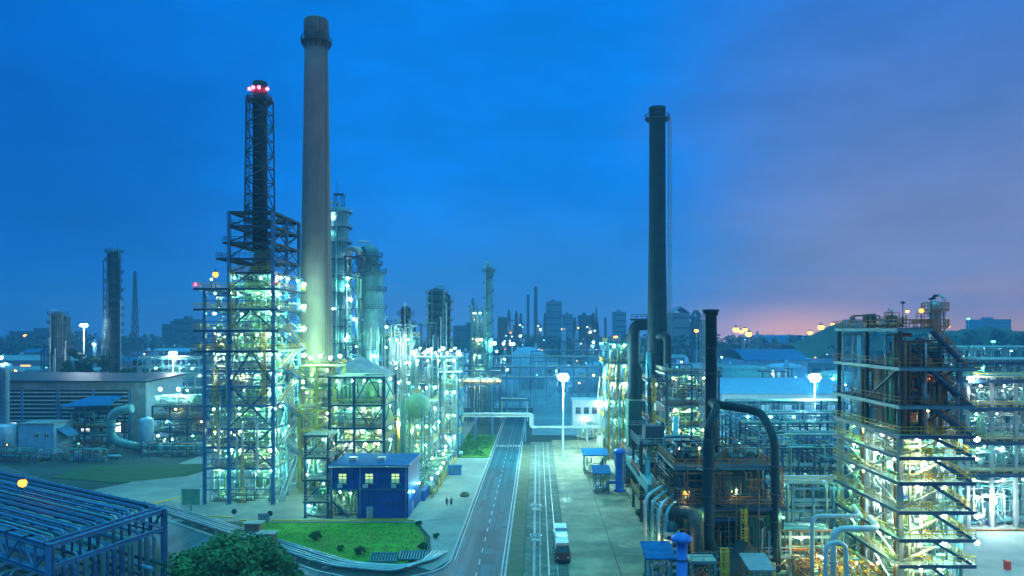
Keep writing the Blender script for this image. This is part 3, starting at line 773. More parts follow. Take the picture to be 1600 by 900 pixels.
# ------------------------------------------------------------------ left unit: the tall lit reactor structure
LX0, LXa, LX1, LY0, LY1 = -68.5, -63.5, -54.4, 158., 175.
def lz(py): return zw(py, LY0)
def big_unit():
    t = thing('reactor_structure', 'tall blue steel frame packed with lit floors around a reactor, beside the concrete chimney', 'process unit', (-61.5, 166, 0))
    zc = lz(545)
    ym = (LY0+LY1)/2
    columns(t, [(LXa, LY0), (LX1, LY0), (LX1, LY1), (LXa, LY1), (LX1, ym)], .1, lz(330), .6)
    columns(t, [(LX0, LY0), (LX0, LY1)], .1, lz(450), .58)
    lv = [730, 697, 668, 632, 602, 578, 547, 515, 482, 450]
    wide = {547, 515, 482, 450}
    hole = (-59.6, 166.5, 4.2)
    zs = [.2] + [lz(p) for p in lv]
    for i, p in enumerate(lv):
        z = lz(p); x0 = LX0 - (2. if p in wide else 0)
        x1 = LX1 + (1.4 if p in wide else .2)
        platform(t, x0, x1, LY0 - (.9 if p in wide else .25), LY1+.3, z, hole, rm='yellow' if p in wide else 'steel_pale', rails='flr' if p in wide else 'f', bh=.5, bm='steel_navy' if p in wide else 'steel_blue')
    for p, ex in ((425, .3), (403, 2.6), (378, 1.2), (352, .3), (330, .2)):
        platform(t, LXa-ex, LX1+.3, LY0-.3, LY1+.3, lz(p), (-59.6, 166.5, 3.2), bm='steel_dark', dm='deck_dark', rm='steel_dark' if p < 420 else 'yellow', rails='fl' if p > 340 else '', rsp=1.2)
    up = [lz(p) for p in (450, 425, 403, 378, 352, 330)]
    braces(t, LXa, LX1, LY0, up, 'AXAX/', 'steel_dark', .22)
    braces(t, LY0, ym, LX1, up, 'XXXXX', 'steel_dark', .18, 'y'); braces(t, ym, LY1, LX1, up, '-XX/X', 'steel_dark', .18, 'y')
    braces(t, LXa, LX1, LY1, up, 'XVXVX', 'steel_dark', .2)
    braces(t, LXa, LXa+.01, LY0, [0, .1], '-')
    lo = [lz(p) for p in (730, 668, 602)]
    braces(t, LXa, LX1, LY0-.02, lo, 'XX', 'steel_navy', .34)
    braces(t, LXa, LX1, LY0-.02, [lz(p) for p in (602, 547, 515, 482)], 'A-A', 'steel_navy', .32)
    braces(t, LY0, LY1, LX1, zs, '/\\/\\/X-\\X/', 'steel_navy', .28, 'y')
    for i, (a, c) in enumerate(zip(zs, zs[1:])):
        for q in (.38, .7):
            z = a + (c-a)*q
            MB().beam((LX0, LY0+.1, z), (LX1, LY0+.1, z), .12, .16).build('girt', 'steel_blue', t)
            MB().beam((LX1-.1, LY0, z), (LX1-.1, LY1, z), .12, .16).build('girt', 'steel_blue', t)
    rp = random.Random(44)
    for k in range(26):
        x = rp.uniform(LX0+.4, LX1-.4); y = LY0 + rp.choice([-.5, -.3, .3, .8, 1.4]); z0 = rp.uniform(.3, 22); z1 = z0 + rp.uniform(6, 20)
        MB().tube([(x+rp.uniform(-2, 2), y+1.5, z0), (x, y, z0), (x, y, min(z1, 47)), (x+rp.uniform(-1.5, 1.5), y+2, min(z1, 47))], rp.choice([.1, .14, .2, .28]), 8, .6).build('riser', rp.choice(['pipe_white', 'aluminium', 'pipe_teal', 'vessel_green', 'pipe_white']), t)
    for k in range(10):
        y = LY0 + 1.5 + k*1.6; z0 = rp.uniform(.3, 20); MB().tube([(LX1-1.5, y, z0), (LX1+.3, y, z0), (LX1+.3, y, z0+rp.uniform(8, 22)), (LX1-2, y, z0+rp.uniform(8, 22))], rp.choice([.12, .18, .25]), 8, .6).build('riser', rp.choice(['pipe_white', 'aluminium', 'pipe_teal', 'aluminium']), t)
    for x, za, zb in ((LX0+2.5, 12, 28), (LXa+3, .2, 12), (LXa+7.4, 20.6, 36), (LXa+1, 36, 48)): MB().ladder(x, LY0-.5, za, zb, 0, -1, .6, .08).build('ladder', 'yellow', t)
    # the reactor in the middle
    b = MB(); b.lathe((-59.6, 166.5, 0), [(1.4, 2.2), (1.6, 8), (1.8, 11), (3.9, 16), (3.9, 29), (2.9, 32), (2.9, 40), (3.6, 42), (3.6, 47), (2.2, 50.5), (1.7, 53)], 28)
    for z in (17, 21, 25, 29): b.ring((-59.6, 166.5), 3.9, 4.02, z, z+.25, n=28)
    o = b.build('reactor', 'vessel_green', t)
    g = MB()
    for z in (14, 19.5, 34, 41): g.ring((-59.6, 166.5), 3., 4.15, z, z+.4, n=20)
    g.build('support_ring', 'steel_dark', o)
    MB().tube([(-58.4, 163, 43), (-57.2, 160.6, 43), (-57.2, 160.6, 24), (-59, 163.2, 22)], .55, 12, 1.2).build('transfer_pipe', 'aluminium', t)
    MB().tube([(-61.6, 163, 31), (-62.6, 160.5, 33.5), (-62.6, 160.5, 38), (-61, 163.4, 39)], .5, 12, 1.2).build('transfer_pipe', 'vessel_green', t)
    # equipment on every floor
    floors = [.11] + [lz(p) for p in lv]
    for i, (a, b_) in enumerate(zip(floors, floors[1:])):
        clutter(t, LX0+.8, LX1-.6, LY0+.7, LY0+4.6, a, b_-a-.5, 100+i, 4, 8)
        clutter(t, LX1-4.2, LX1-.6, LY0+6, LY1-1, a, b_-a-.5, 200+i, 1, 4)
        for q, x in enumerate((LX0+1.6, LX0+4.2, LXa+1.9, LXa+5.4, LXa+8.3)):
            if rnd.random() < .8: lamp(t, (x+rnd.uniform(-.5, .5), LY0+.8+rnd.uniform(0, 2.5), b_-1.1), rnd.choice(['cool', 'white', 'green', 'green', 'green', 'yellow']), .26)
        for y_ in (LY0+5, LY0+11):
            if rnd.random() < .8: lamp(t, (LX1-.5, y_+rnd.uniform(-1, 1), b_-1.1), rnd.choice(['cool', 'green']), .25)
        lamp(t, (LX0+7, LY0+7, b_-1.2), 'green', .29); lamp(t, (LX0+3, LY0+5.5, b_-1.), 'green', .29); lamp(t, (LX1-2, LY0+5, b_-1.), 'cool', .29)  # extra lamps deep in each floor, added as fill light
    clutter(t, LXa+.6, LX1-.6, LY0+.7, LY0+4, lz(450), 5, 300, 3, 6)
    for x in (LXa+1.2, LXa+6.6): lamp(t, (x, LY0-.2, lz(430)-.6), 'cool', .27)
    for y_ in (LY0+3, LY0+8, LY0+14): lamp(t, (LX1+.6, y_, lz(432)), 'white', .25)
    # stairs that climb the right-hand face, and the ground steps
    fl = floors
    for i, (a, b_) in enumerate(zip(fl[:-3], fl[1:])):
        p, q = ((LX1+.5, LY0+2, a), (LX1+.5, LY0+13, b_)) if i % 2 == 0 else ((LX1+1.7, LY0+13, a), (LX1+1.7, LY0+2, b_))
        stair(t, p, q, .95, 'steel_blue', 'yellow' if i > 2 else 'steel_pale', (1, 0))
    for z in (24, 30, 36, 41, 46): MB().beam((LX1+.3, LY1-.6, z+.9), (LX1+1.5, LY1-1.2, z+.9), .1).build('lamp_arm', 'steel_dark', t); lamp(t, (LX1+1.5, LY1-1.2, z+.2), 'cool' if z in (24, 36, 46) else 'green', .4)  # floodlights added on arms to wash the lower chimney with green light
    # warning lamps on two arms at the corner of the top floor
    for x, y_, z, kd, r in ((LX0-1.6, LY0-.6, lz(445), 'red', .2), (LX0+1.4, LY0+2, lz(428), 'amber', .62), (LX0+1.2, LY0+.4, lz(436), 'sodium', .2), (LX1+.9, LY0-.5, lz(440), 'red', .26), (LX1+1.2, LY1-4, lz(452), 'red', .22)):
        MB().beam((x, y_, lz(450)), (x, y_, z-.2), .09).build('lamp_post', 'steel_dark', t); lamp(t, (x, y_, z), kd, r, 'warning_lamp')
    return t
big_unit()

# the lattice stack that rises out of it
sx, sy = -60.2, 166.5
t = lattice_mast('slim lattice-framed steel stack with red warning lamps at its rim', sx, sy, 86, 4.9, 4.3, 'steel_dark', 53.2, 'lattice_stack', panels=11, t_=.17, cat='stack')
b = MB(); b.lathe((sx, sy, 0), [(1.5, 53.4), (1.5, 86.5), (1.52, 86.6), (1.5, 89.6), (1.3, 89.7), (1.3, 88)], 20)
for z in range(56, 87, 5): b.ring((sx, sy), 1.5, 1.6, z, z+.18, n=20)
b.build('flue', 'duct_dark', t)
MB().ladder(sx-1.9, sy-1.6, 54, 86, 0, -1).build('ladder', 'steel_dark', t)
ring_deck(t, (sx, sy), 1.6, 85.6, 1.0, 0, 360, 'steel_dark', 'steel_dark')
for a in (205, 250, 285, 335): lamp(t, (sx+2.1*math.cos(R(a)), sy+2.1*math.sin(R(a)), 87.9), 'red', .34, 'warning_lamp')

# the concrete chimney
cx, cy = -53.3, 185.
t = thing('concrete_chimney', 'tallest round concrete chimney, tapering, sooty at the mouth with a ring gallery below it', 'chimney', (cx, cy, 0))
zt = zw(30, cy); b = MB()
pr = [(4.45, 0), (4.35, 4)]
for i in range(1, 13): z = 4 + (zt-6.2-4)*i/12; pr.append((4.35 + (2.72-4.35)*i/12, z))
b.lathe((cx, cy, 0), pr, 40); b.build('shaft', 'chimney_concrete', t)
b = MB(); b.lathe((cx, cy, 0), [(2.73, zt-6.2), (2.8, zt-5), (2.95, zt-3.8), (2.9, zt-.6), (2.6, zt-.1), (2.2, zt), (2.2, zt-2)], 40); b.build('mouth', 'chimney_soot', t)
ring_deck(t, (cx, cy), 2.72, zt-5.6, .95, 0, 360, 'steel_dark', 'steel_dark', .09)
b = MB()
for k in range(14): a = 2*math.pi*k/14; b.beam((cx+2.7*math.cos(a), cy+2.7*math.sin(a), zt-7.3), (cx+3.55*math.cos(a), cy+3.55*math.sin(a), zt-5.8), .16)
b.build('gallery_bracket', 'steel_dark', t)
MB().ladder(cx+3.1, cy-2.6, 30, zt-6, .77, -.64, .5, .06, False).build('ladder', 'steel_dark', t)

# yellow-green gantry at the foot of the chimney
t = thing('pipe_gantry', 'yellow-green steel gantry with a top landing standing against the chimney foot', 'gantry', (-47, 173, 0))
X0, X1, Y0, Y1 = -52.2, -44.6, 168.5, 178.
mat('gantry_green', (.38, .44, .08), .5, .1, var=.25, streak=.35)
columns(t, [(X0, Y0), (X1, Y0), (X1, Y1), (X0, Y1), (-48.4, Y0)], .11, 28, .4, 'gantry_green')
zs = [.2, 5, 9.5, 14, 18.5, 23, 28]
for z in zs[1:]: platform(t, X0-.2, X1+.2, Y0-.2, Y1+.2, z, (-49, 176.5, 3.2) , 'gantry_green', 'deck', 'yellow', rails='fr' if z > 27 or z < 6 else '')
braces(t, X0, -48.4, Y0, zs, '/\\', 'gantry_green', .2); braces(t, -48.4, X1, Y0, zs, '-/', 'gantry_green', .2); braces(t, Y0, Y1, X1, zs, '\\/', 'gantry_green', .2, 'y')
for i, (a, b_) in enumerate(zip(zs, zs[1:])):
    clutter(t, X0+.6, X1-.5, Y0+.6, Y0+4, a, b_-a-.3, 400+i, 2, 4)
    lamp(t, (X0+1.5+(i % 2)*4.4, Y0+.5, b_-.9), 'yellow' if i > 1 else 'green', .22)
for k in range(4): lamp(t, (-51.5+k*2.2, 174.5, 29.6+.4*(k%2)), 'green', .34)
b = MB()
for k in range(4): b.beam((-51.5+k*2.2, 174.6, 28), (-51.5+k*2.2, 174.5, 31), .1)
b.build('lamp_arm', 'steel_dark', t)

# small stair tower beside the blue hut
t = thing('stair_tower', 'small dark steel stair tower between the reactor structure and the blue clad hut', 'stair tower', (-42, 148, 0))
X0, X1, Y0, Y1 = -44.2, -39.9, 146.2, 152.
columns(t, [(X0, Y0), (X1, Y0), (X1, Y1), (X0, Y1)], .11, 16, .4, 'steel_navy')
zs = [.2, 3.4, 7.6, 11.8, 16]
for z in zs[1:]: platform(t, X0-.4, X1+.3, Y0-.4, Y1+.2, z, None, 'steel_navy', 'deck', 'yellow' if z > 15 else 'steel_pale', rails='flr' if z != 16 else 'fl')
braces(t, X0, X1, Y0, zs[1:], '/-/', 'steel_navy', .16); braces(t, Y0, Y1, X1, zs, 'X/X', 'steel_navy', .16, 'y')
stair(t, (-36.2, 146.9, .12), (-39.6, 146.9, 3.4), .9, 'steel_navy', 'steel_pale', (0, 1))
for i, (a, b_) in enumerate(zip(zs, zs[1:])):
    clutter(t, X0+.4, X1-.4, Y0+.6, Y1-.6, a, b_-a-.3, 430+i, 2, 4); lamp(t, (X0+.7+(i % 2)*2.8, Y0-.2, b_-.9), ['cool', 'green'][i % 2], .22)

# dark frame behind the blue hut
t = thing('equipment_frame', 'dark open steel frame with lit vessels inside, rising behind the blue clad hut', 'process unit', (-38, 168, 0))
X0, X1, Y0, Y1 = -43.9, -32.4, 162., 175.
columns(t, [(X0, Y0), (-38.7, Y0), (X1, Y0), (X1, Y1), (-38.7, Y1), (X0, Y1)], .11, 26.1, .5, 'steel_navy')
zs = [.2, 7.4, 12.6, 15.4, 20.2, 26.1]
for z in zs[1:]: platform(t, X0-.2, X1+.2, Y0-.2, Y1+.2, z, (-36, 168, 2.4), 'steel_navy', 'deck', 'yellow' if z < 25 else None, rails='fr')
braces(t, -38.7, X1, Y0, zs, '/XAVA', 'steel_navy', .22); braces(t, Y0, Y1, X1, zs, 'X/\\AX', 'steel_navy', .2, 'y')
braces(t, X0, -38.7, Y0, zs, '-X---', 'steel_navy', .2)
upright(t, -36, 168, .2, 1.9, 25, 'vessel_green', 'vessel')
for i, (a, b_) in enumerate(zip(zs, zs[1:])):
    clutter(t, X0+.6, X1-.6, Y0+.6, Y0+4.2, a, b_-a-.3, 450+i, 3, 8)
    for k in range(4): lamp(t, (X0+1.2+k*3.+rnd.uniform(-.4, .4), Y0+.4+rnd.uniform(0, 1.5), b_-1), rnd.choice(['green', 'cool', 'white', 'yellow']), .24)
    lamp(t, (X1-.2, Y0+8, b_-1), 'cool', .22)

# blue clad hut
t = thing('control_hut', 'bright blue corrugated two storey hut with three lit windows and overhanging upper floor', 'building', (-30, 150, 0))
hx0, hxm, hx1, hy0, hy1 = -39.3, -34.2, -24.6, 145.4, 159.4
b = MB(); b.box(hx0, hy0, 5.72, hx1, hy1, 10.1); b.build('upper_storey', 'blue_cladding', t)
b = MB(); b.box(hxm, hy0+.12, .12, hx1-.12, hy1-.1, 5.72); b.build('lower_storey', 'blue_cladding', t)
b = MB()
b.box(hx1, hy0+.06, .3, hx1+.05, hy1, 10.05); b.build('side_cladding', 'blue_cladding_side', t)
b = MB(); b.box(hx0-.25, hy0-.3, 10.1, hx1+.35, hy1+.2, 10.32); b.build('roof', 'blue_roof', t)
b = MB(); b.box(hx0-.28, hy0-.33, 10.02, hx1+.38, hy0-.2, 10.4); b.box(hx1+.26, hy0-.2, 10.03, hx1+.4, hy1+.22, 10.4); b.box(hx0-.06, hy0-.06, 5.6, hx1+.09, hy0, 5.85); b.build('flashing', 'steel_blue', t)
for c in ((hx0+.2, hy0+.3), (hx0+.2, hy1-.5)): MB().beam((*c, .11), (*c, 5.72), .3).build('post', 'steel_navy', t)
for px in (535.5, 577, 618):
    x = xw(px, hy0); windows_on(t, 'x', hy0, x-.9, x+.9, 6.9, 8.8, 1, 1.45, 1.75, 'lit_window', 'steel_navy', .12)
    b = MB(); b.box(x-.72, hy0-.085, 6.98, x+.72, hy0-.074, 7.75); b.build('lower_pane', 'lit_window_low', t)
    b = MB(); b.box(x-.95, hy0-.22, 6.74, x+.95, hy0-.002, 6.86); b.build('sill', 'steel_pale', t)
b = MB(); b.box(hx1+.05, 150, .12, hx1+.12, 151.3, 2.4); b.build('door', 'steel_pale', t)
b = MB(); b.box(-34, hy0-.14, .13, hx1, hy0-.02, .32); b.build('plinth', 'yellow', t)
for x in (hx0+.3, hxm+.6, hx1-.3): MB().tube([(x, hy0-.12, 10), (x, hy0-.12, .2 if x > hxm else 5.8)], .07, 8).build('downpipe', 'steel_pale', t)
MB().tube([(hx0-.2, hy0-.42, 10.06), (hx1+.3, hy0-.42, 10.06)], .11, 8).build('gutter', 'steel_pale', t)
for x in (-37.4, -32.6, -27.2): b = MB(); b.box(x-.45, hy0-.45, 6.1, x+.45, hy0-.05, 6.75); b.lathe((x, hy0-.3, 6.76), [(.3, 0), (.3, .03)], 12); b.build('air_conditioner', 'white_wall', t)
for x in (-36, -30.5): b = MB(); b.box(x-.7, hy0+4, 10.33, x+.7, hy0+5.6, 11.1); b.build('roof_vent', 'aluminium', t)
b = MB(); b.box(-32.4, hy0-.02, .34, -31.2, hy0+.1, 2.5); b.build('door', 'steel_pale', t)
for k in range(6): b = MB(); X_ = hx0+1.9+k*2.2; b.box(X_, hy0-.03, 5.9, X_+.05, hy0+.01, 10); b.build('cladding_seam', 'steel_navy', t)
for z in (3.1,): b = MB(); b.box(hxm, hy0+.06, z, hx1-.1, hy0+.13, z+.06); b.build('cladding_seam', 'steel_navy', t)
for i, z in enumerate((3.6, 3.4)): lamp(t, (hx0+1.6+2*i, hy0+1.2, z+1.4), 'green', .2)
clutter(t, hx0+.5, hxm-.4, hy0+1.5, hy1-3, .12, 5, 470, 2, 6)
for y_, z in ((149, 4.6), (156, 4.8)): lamp(t, (hx1+.5, y_, z), 'cool', .2)

# yellow edge of the apron with gaps
b = MB()
for a, c in (((-78, 152.6), (-70, 148.6)), ((-70, 148.6), (-58, 146.3)), ((-56, 144.2), (-23, 144.2)), ((-80, 156), (-76, 165))): b.beam((*a, .2), (*c, .2), .22, .22)
o = solo('edge_kerb', b, 'yellow', 'yellow painted low kerb along the front edge of the concrete apron', 'kerb', (-50, 145))
# vents, boards and small things on the apron edge
t = thing('signboard', 'pale green notice board on a post at the corner of the reactor structure', 'sign', (-68, 151, 0))
MB().box(-70, 150.9, 1.6, -66.4, 151.1, 4.6).build('panel', 'vessel_green', t); MB().box(-68.3, 150.95, .1, -68.05, 151.05, 1.6).build('post', 'rust', t)
b = MB(); b.box(-70.15, 150.8, 4.6, -66.25, 151.2, 4.75); b.box(-70.15, 150.8, 1.45, -66.25, 151.2, 1.6); b.build('frame', 'steel_pale', t)
x, y = gp(412, 824); t = thing('signboard', 'small grey sign standing on the lawn next to the low pipeway', 'sign', (x, y, 0))
MB().box(x-1, y-.06, 1.1, x+1, y+.06, 2.5).build('panel', 'grey_roof', t); b = MB(); b.box(x-.8, y-.05, .15, x-.68, y+.05, 1.1); b.box(x+.68, y-.05, .15, x+.8, y+.05, 1.1); b.build('legs', 'steel_dark', t)
for i, (px, py) in enumerate(((366, 815), (422, 818))):
    x, y = gp(px, py); t = thing('round_sign', ['round dark sign on a thin post near the yellow kerb', 'round dark sign on a thin post beside the small grey sign'][i], 'sign', (x, y, 0))
    MB().beam((x, y, .1), (x, y, 1.6), .1).build('post', 'steel_pale', t); MB().tube([(x, y-.1, 1.9), (x, y, 1.9)], .5, 14).build('disc', 'steel_dark', t)

# ------------------------------------------------------------------ behind the chimney: fractionating columns
def deckzs(z0, z1, n): return [z0 + (z1-z0)*i/(n-1) for i in range(n)]
cA = column_vessel('slender tall fractionating column with an antenna, directly behind the concrete chimney', xw(530, 230), 230, 2.7, zw(322, 230), [27, 32, 37, 42, 47, 52, 57, 62, 66.5, 71], 'steel_teal', rm='steel_pale', seed=21, pipes=8)
x, y = xw(530, 230), 230
b = MB()
for e in (-1, 1):
    for f in (-1, 1): b.beam((x+e*1.2, y+f*1.2, 70), (x+e*1.2, y+f*1.2, 76.5), .22)
b.box(x-1.5, y-1.5, 76.3, x+1.5, y+1.5, 76.6); b.beam((x-.6, y, 76.6), (x-.6, y, 80.5), .12); b.beam((x-1.2, y-1.2, 71), (x+1.2, y-1.2, 76.2), .12)
b.build('head_frame', 'steel_navy', cA)
for i, z in enumerate((28, 34, 42, 49, 57.5, 65, 70)): lamp(cA, (x + [-2.6, 3.4, -1, 3.2, 2.8, -3.4, -2.4][i], y-3.2, z), 'cool' if i % 2 else 'white', .28)
x2, y2 = xw(577, 236), 236.
cB = column_vessel('wide fractionating column with a ringed waist and dark domed head, right of the concrete chimney', x2, y2, 2.6, zw(382, y2), [30, 36.5, 42.5, 48, 53.5, 56, 58.5], 'steel_teal', rm='steel_dark', seed=25, pipes=7, steps=[(30, 2.6), (37, 4.2), (53, 4.2), (55.5, 2.9)])
for i, (dx, z) in enumerate(((-4.6, 45), (-3, 31), (2.4, 28), (-5, 38))): lamp(cB, (x2+dx, y2-4, z), 'cool', .3)
MB().tube([(xw(545, 233), 233, 20), (xw(545, 233), 233, 60.5), (xw(562, 233), 233, 60.5), (xw(572, 234), 234, 54)], .85, 12, 5).build('overhead_line', 'aluminium', cB)
t = thing('column_frame', 'narrow open steel frame with ladders standing between the two fractionating columns', 'process unit', (xw(550, 226), 226, 0))
X0, X1, Y0, Y1 = xw(540, 226), xw(560, 226), 226., 231.
columns(t, [(X0, Y0), (X1, Y0), (X1, Y1), (X0, Y1)], .1, 58, .4, 'steel_navy')
zs = [.2] + [8+6.2*i for i in range(9)]
for z in zs[2:]: platform(t, X0-.5, X1+.5, Y0-.5, Y1, z, None, 'steel_navy', 'deck_dark', 'steel_pale', rails='f')
braces(t, X0, X1, Y0, zs, '/\\', 'steel_navy', .2)
for i in range(10): pipe_run(t, X0-1, X1+1, Y0-.5, Y1, 15, 55, rnd, .2)
for z in (20, 26, 33, 39, 45, 51): lamp(t, (X0+rnd.uniform(-.4, 3), Y0-.8, z), rnd.choice(['cool', 'white', 'green']), .3)
# cone-roofed tank
x, y = xw(563, 205), 205
t = tank('round tank with a dark shallow cone roof behind the dark equipment frame', x, y, 8.4, 24.6, .5, 'vessel_green', None, True); 
for c in t.children:
    if c.name.startswith('roof'): c.data.materials[0] = M['grey_roof']
for k, (dx, dz) in enumerate(((-6, 23), (5.6, 22))): 
    lamp(t, (x+dx, y-7.6 if abs(dx) > 3 else y-4, dz), 'white', .26)
# ------------------------------------------------------------------ far left: hall, ducts, near rack, low pipeway, tree
t = thing('louvred_hall', 'long grey hall with a slatted front and a pale blank end wall', 'building', (-170, 260, 0))
hx, hy0, hy1, hz_ = -125.8, 247., 272., 20.2
b = MB(); b.box(hx-.5, hy0+.5, 0, hx-.02, hy1, hz_-.5); b.build('end_wall', 'white_wall', t)
b = MB(); b.box(-290, hy0+4, 0, hx-.5, hy1, hz_-1.2); b.build('inner_wall', 'steel_dark', t)
for i in range(9):
    z = 6.6 + i*1.28; MB().box(-290, hy0+.2, z, hx-5.5, hy0+.5, z+.42).build('louvre', 'steel_pale', t)
for i in range(14):
    x = hx-5.6 - i*11.5; MB().box(x-.3, hy0, 0, x+.3, hy0+.6, hz_-3.6).build('column', 'steel_blue', t)
b = MB(); b.box(-290, hy0+.1, hz_-3.6, hx-.5, hy0+4, hz_-1.2); b.build('fascia', 'grey_roof', t)
b = MB(); b.box(hx-5.2, hy0+.3, 0, hx-.5, hy0+4, hz_-3.6); b.build('corner_pier', 'grey_roof', t)
b = MB(); b.slab([(-291, hy0-1.6, hz_+.4), (hx+.6, hy0-1.6, hz_-.7), (hx+.6, hy1+1, hz_+.2), (-291, hy1+1, hz_+2.2)], .5); b.build('roof', 'steel_dark', t)
for i in range(30):
    x = hx-7-i*3.4; MB().box(x-2.6, hy0+3.7, 2.6, x, hy0+3.85, 5.6).build('window', 'lit_strip' if i % 7 in (1, 4) else 'steel_pale', t)
b = MB(); b.box(-290, hy0+.9, 0, hx-5.6, hy0+1.2, 2.5); b.build('dado_wall', 'white_wall', t)

# duct train in front of the hall
t = thing('elbow_duct', 'thick silver elbow duct running down and right to a round vessel before the slatted hall', 'duct', (xw(170, 225), 225, 0))
y = 226
P = lambda px, py: (xw(px, y), y, zw(py, y))
MB().tube([P(207, 638), P(173, 644), P(173, 688), P(222, 700)], 1.25, 16, 3.2).build('duct', 'steel_teal', t)
for z in (zw(655, y), zw(668, y), zw(682, y)): b = MB(); b.ring((xw(173, y), y), 1.25, 1.45, z, z+.25, n=20); b.build('flange', 'steel_navy', t)
MB().tube([P(240, 698), P(318, 697)], 1.1, 16).build('duct', 'steel_teal', t)
b = MB(); 
for px in (176, 196, 214, 250, 285): b.beam((xw(px, y), y, 0), (xw(px, y), y, zw(705, y)), .5)
for i, px in enumerate((176, 196, 214, 250, 285)): MB().ibeam((xw(px, y), y, 0), (xw(px, y), y, zw(706, y)), .5, .5).build('leg', 'steel_navy', t)
v = MB(); X = xw(229, y-1); v.lathe((X, y-1, 0), [(1.2, 1.6), (1.9, 2.2), (2., 9), (1.7, 10), (.02, 10.4)], 20); v.build('vessel', 'tank_blue', t)
for a in (45, 135, 225, 315): MB().beam((X+1.5*math.cos(R(a)), y-1+1.5*math.sin(R(a)), 0), (X+1.5*math.cos(R(a)), y-1+1.5*math.sin(R(a)), 2.3), .25).build('leg', 'steel_navy', t)
t = thing('canopy', 'open steel shelter with a blue roof in front of the slatted hall', 'shelter', (xw(140, 232), 234, 0))
X0, X1 = xw(98, 232), xw(176, 232)
b = MB(); b.slab([(X0, 230, 13), (X1, 230, 13.4), (X1-1, 240, 15.4), (X0+4, 240, 15.2)], .25); b.build('roof', 'blue_roof', t)
for x in (X0+.5, (X0+X1)/2, X1-.5):
    for y_ in (230.5, 239.5): MB().ibeam((x, y_, 0), (x, y_, 13.2), .4, .4).build('column', 'steel_navy', t)
b = MB(); b.box(X0+.8, 231, 6.2, X1-.8, 239, 6.5); b.build('floor', 'deck_dark', t)
b = MB(); b.box(X0+1, 236, 7, X1-2, 239, 12.6); b.build('screen', 'steel_dark', t)
clutter(t, X0+1, X1-1, 231, 236, 6.5, 5, 501, 4, 10, ['pipe_dark', 'steel_teal', 'pipe_teal'], ('pipe_dark', 'steel_teal', 'pipe_teal')); clutter(t, X0+1, X1-1, 231, 237, 0, 5.6, 502, 4, 12, ['pipe_dark', 'steel_teal', 'pipe_teal', 'rust'])
b = MB(); b.rail([(X0+.6, 230.6, 6.5), (X1-.6, 230.6, 6.5)]); b.build('railing', 'yellow', t)
t = thing('pump_house', 'low pale blue shed with a flat roof left of the blue-roofed shelter', 'building', (xw(55, 222), 224, 0))
X0, X1 = xw(28, 222), xw(84, 222)
MB().box(X0, 222, 0, X1, 231, 8.6).build('wall', 'tank_blue', t); MB().box(X0-.3, 221.7, 8.6, X1+.3, 231.3, 8.95).build('roof', 'grey_roof', t)
MB().box(X0+1.2, 221.9, 0, X0+2.6, 222.05, 2.3).build('door', 'steel_navy', t); windows_on(t, 'x', 222, X0+4, X1-.6, 4.6, 6.2, 2, 1.3, 1.1)
b = MB(); b.slab([(X1, 223, 7.4), (X1+3, 224, 5), (X1+3, 229, 5), (X1, 230, 7.4)], .3); b.build('chute', 'steel_blue', t)
t = thing('vent_stack', 'pale blue round vent stack on a wide drum at the left edge', 'stack', (xw(8, 222), 222, 0))
x = xw(8, 222); b = MB(); b.lathe((x, 222, 0), [(3.2, 0), (3.2, 8), (2.9, 8.6), (1.5, 8.9)], 24); b.build('drum', 'tank_blue', t)
b = MB(); b.lathe((x, 222, 0), [(1.15, 8.7), (1.1, 24), (1.9, 24.6), (1.7, 26), (.02, 26.6)], 16); b.build('shaft', 'tank_blue', t)
MB().ladder(x+1.3, 221, 1, 24, .7, -.7).build('ladder', 'steel_pale', t); lamp(t, (x+.3, 220, 28), 'white', .35)
b = MB(); b.beam((x+.3, 220.6, 26), (x+.3, 220, 28.8), .1); b.build('lamp_arm', 'steel_dark', t)
for q, (x0, x1, y0, lab) in enumerate(((-150, -134, 206, 'low dark tangle of pipes and pumps in front of the blue-roofed shelter'), (-131, -117, 208, 'low dark pump bank in front of the elbow duct'), (-172, -153, 208, 'low dark pipe bank in front of the pale blue shed'), (-113, -92, 216, 'low pump bank between the round vessel and the reactor structure'))):
    t = thing('pump_bank', lab, 'process unit', ((x0+x1)/2, y0, 0))
    clutter(t, x0, x1, y0, y0+9, .02, 4.2, 560+q, 6, 12, ['pipe_dark', 'steel_teal', 'steel_navy', 'pipe_teal', 'rust'], ('pipe_dark', 'steel_teal', 'tank_blue'))
    b = MB(); b.rail([(x0, y0-1, .02), (x1, y0-1, .02)], sp=2, t=.1); b.build('railing', 'steel_navy', t); x = (x0+x1)/2; MB().beam((x, y0-.5, 0), (x, y0-.5, 5), .12).build('lamp_post', 'steel_dark', t); lamp(t, (x, y0-.5, 5.2), ['far_sodium', 'far_cyan', 'far_white', 'cool'][q], .2)
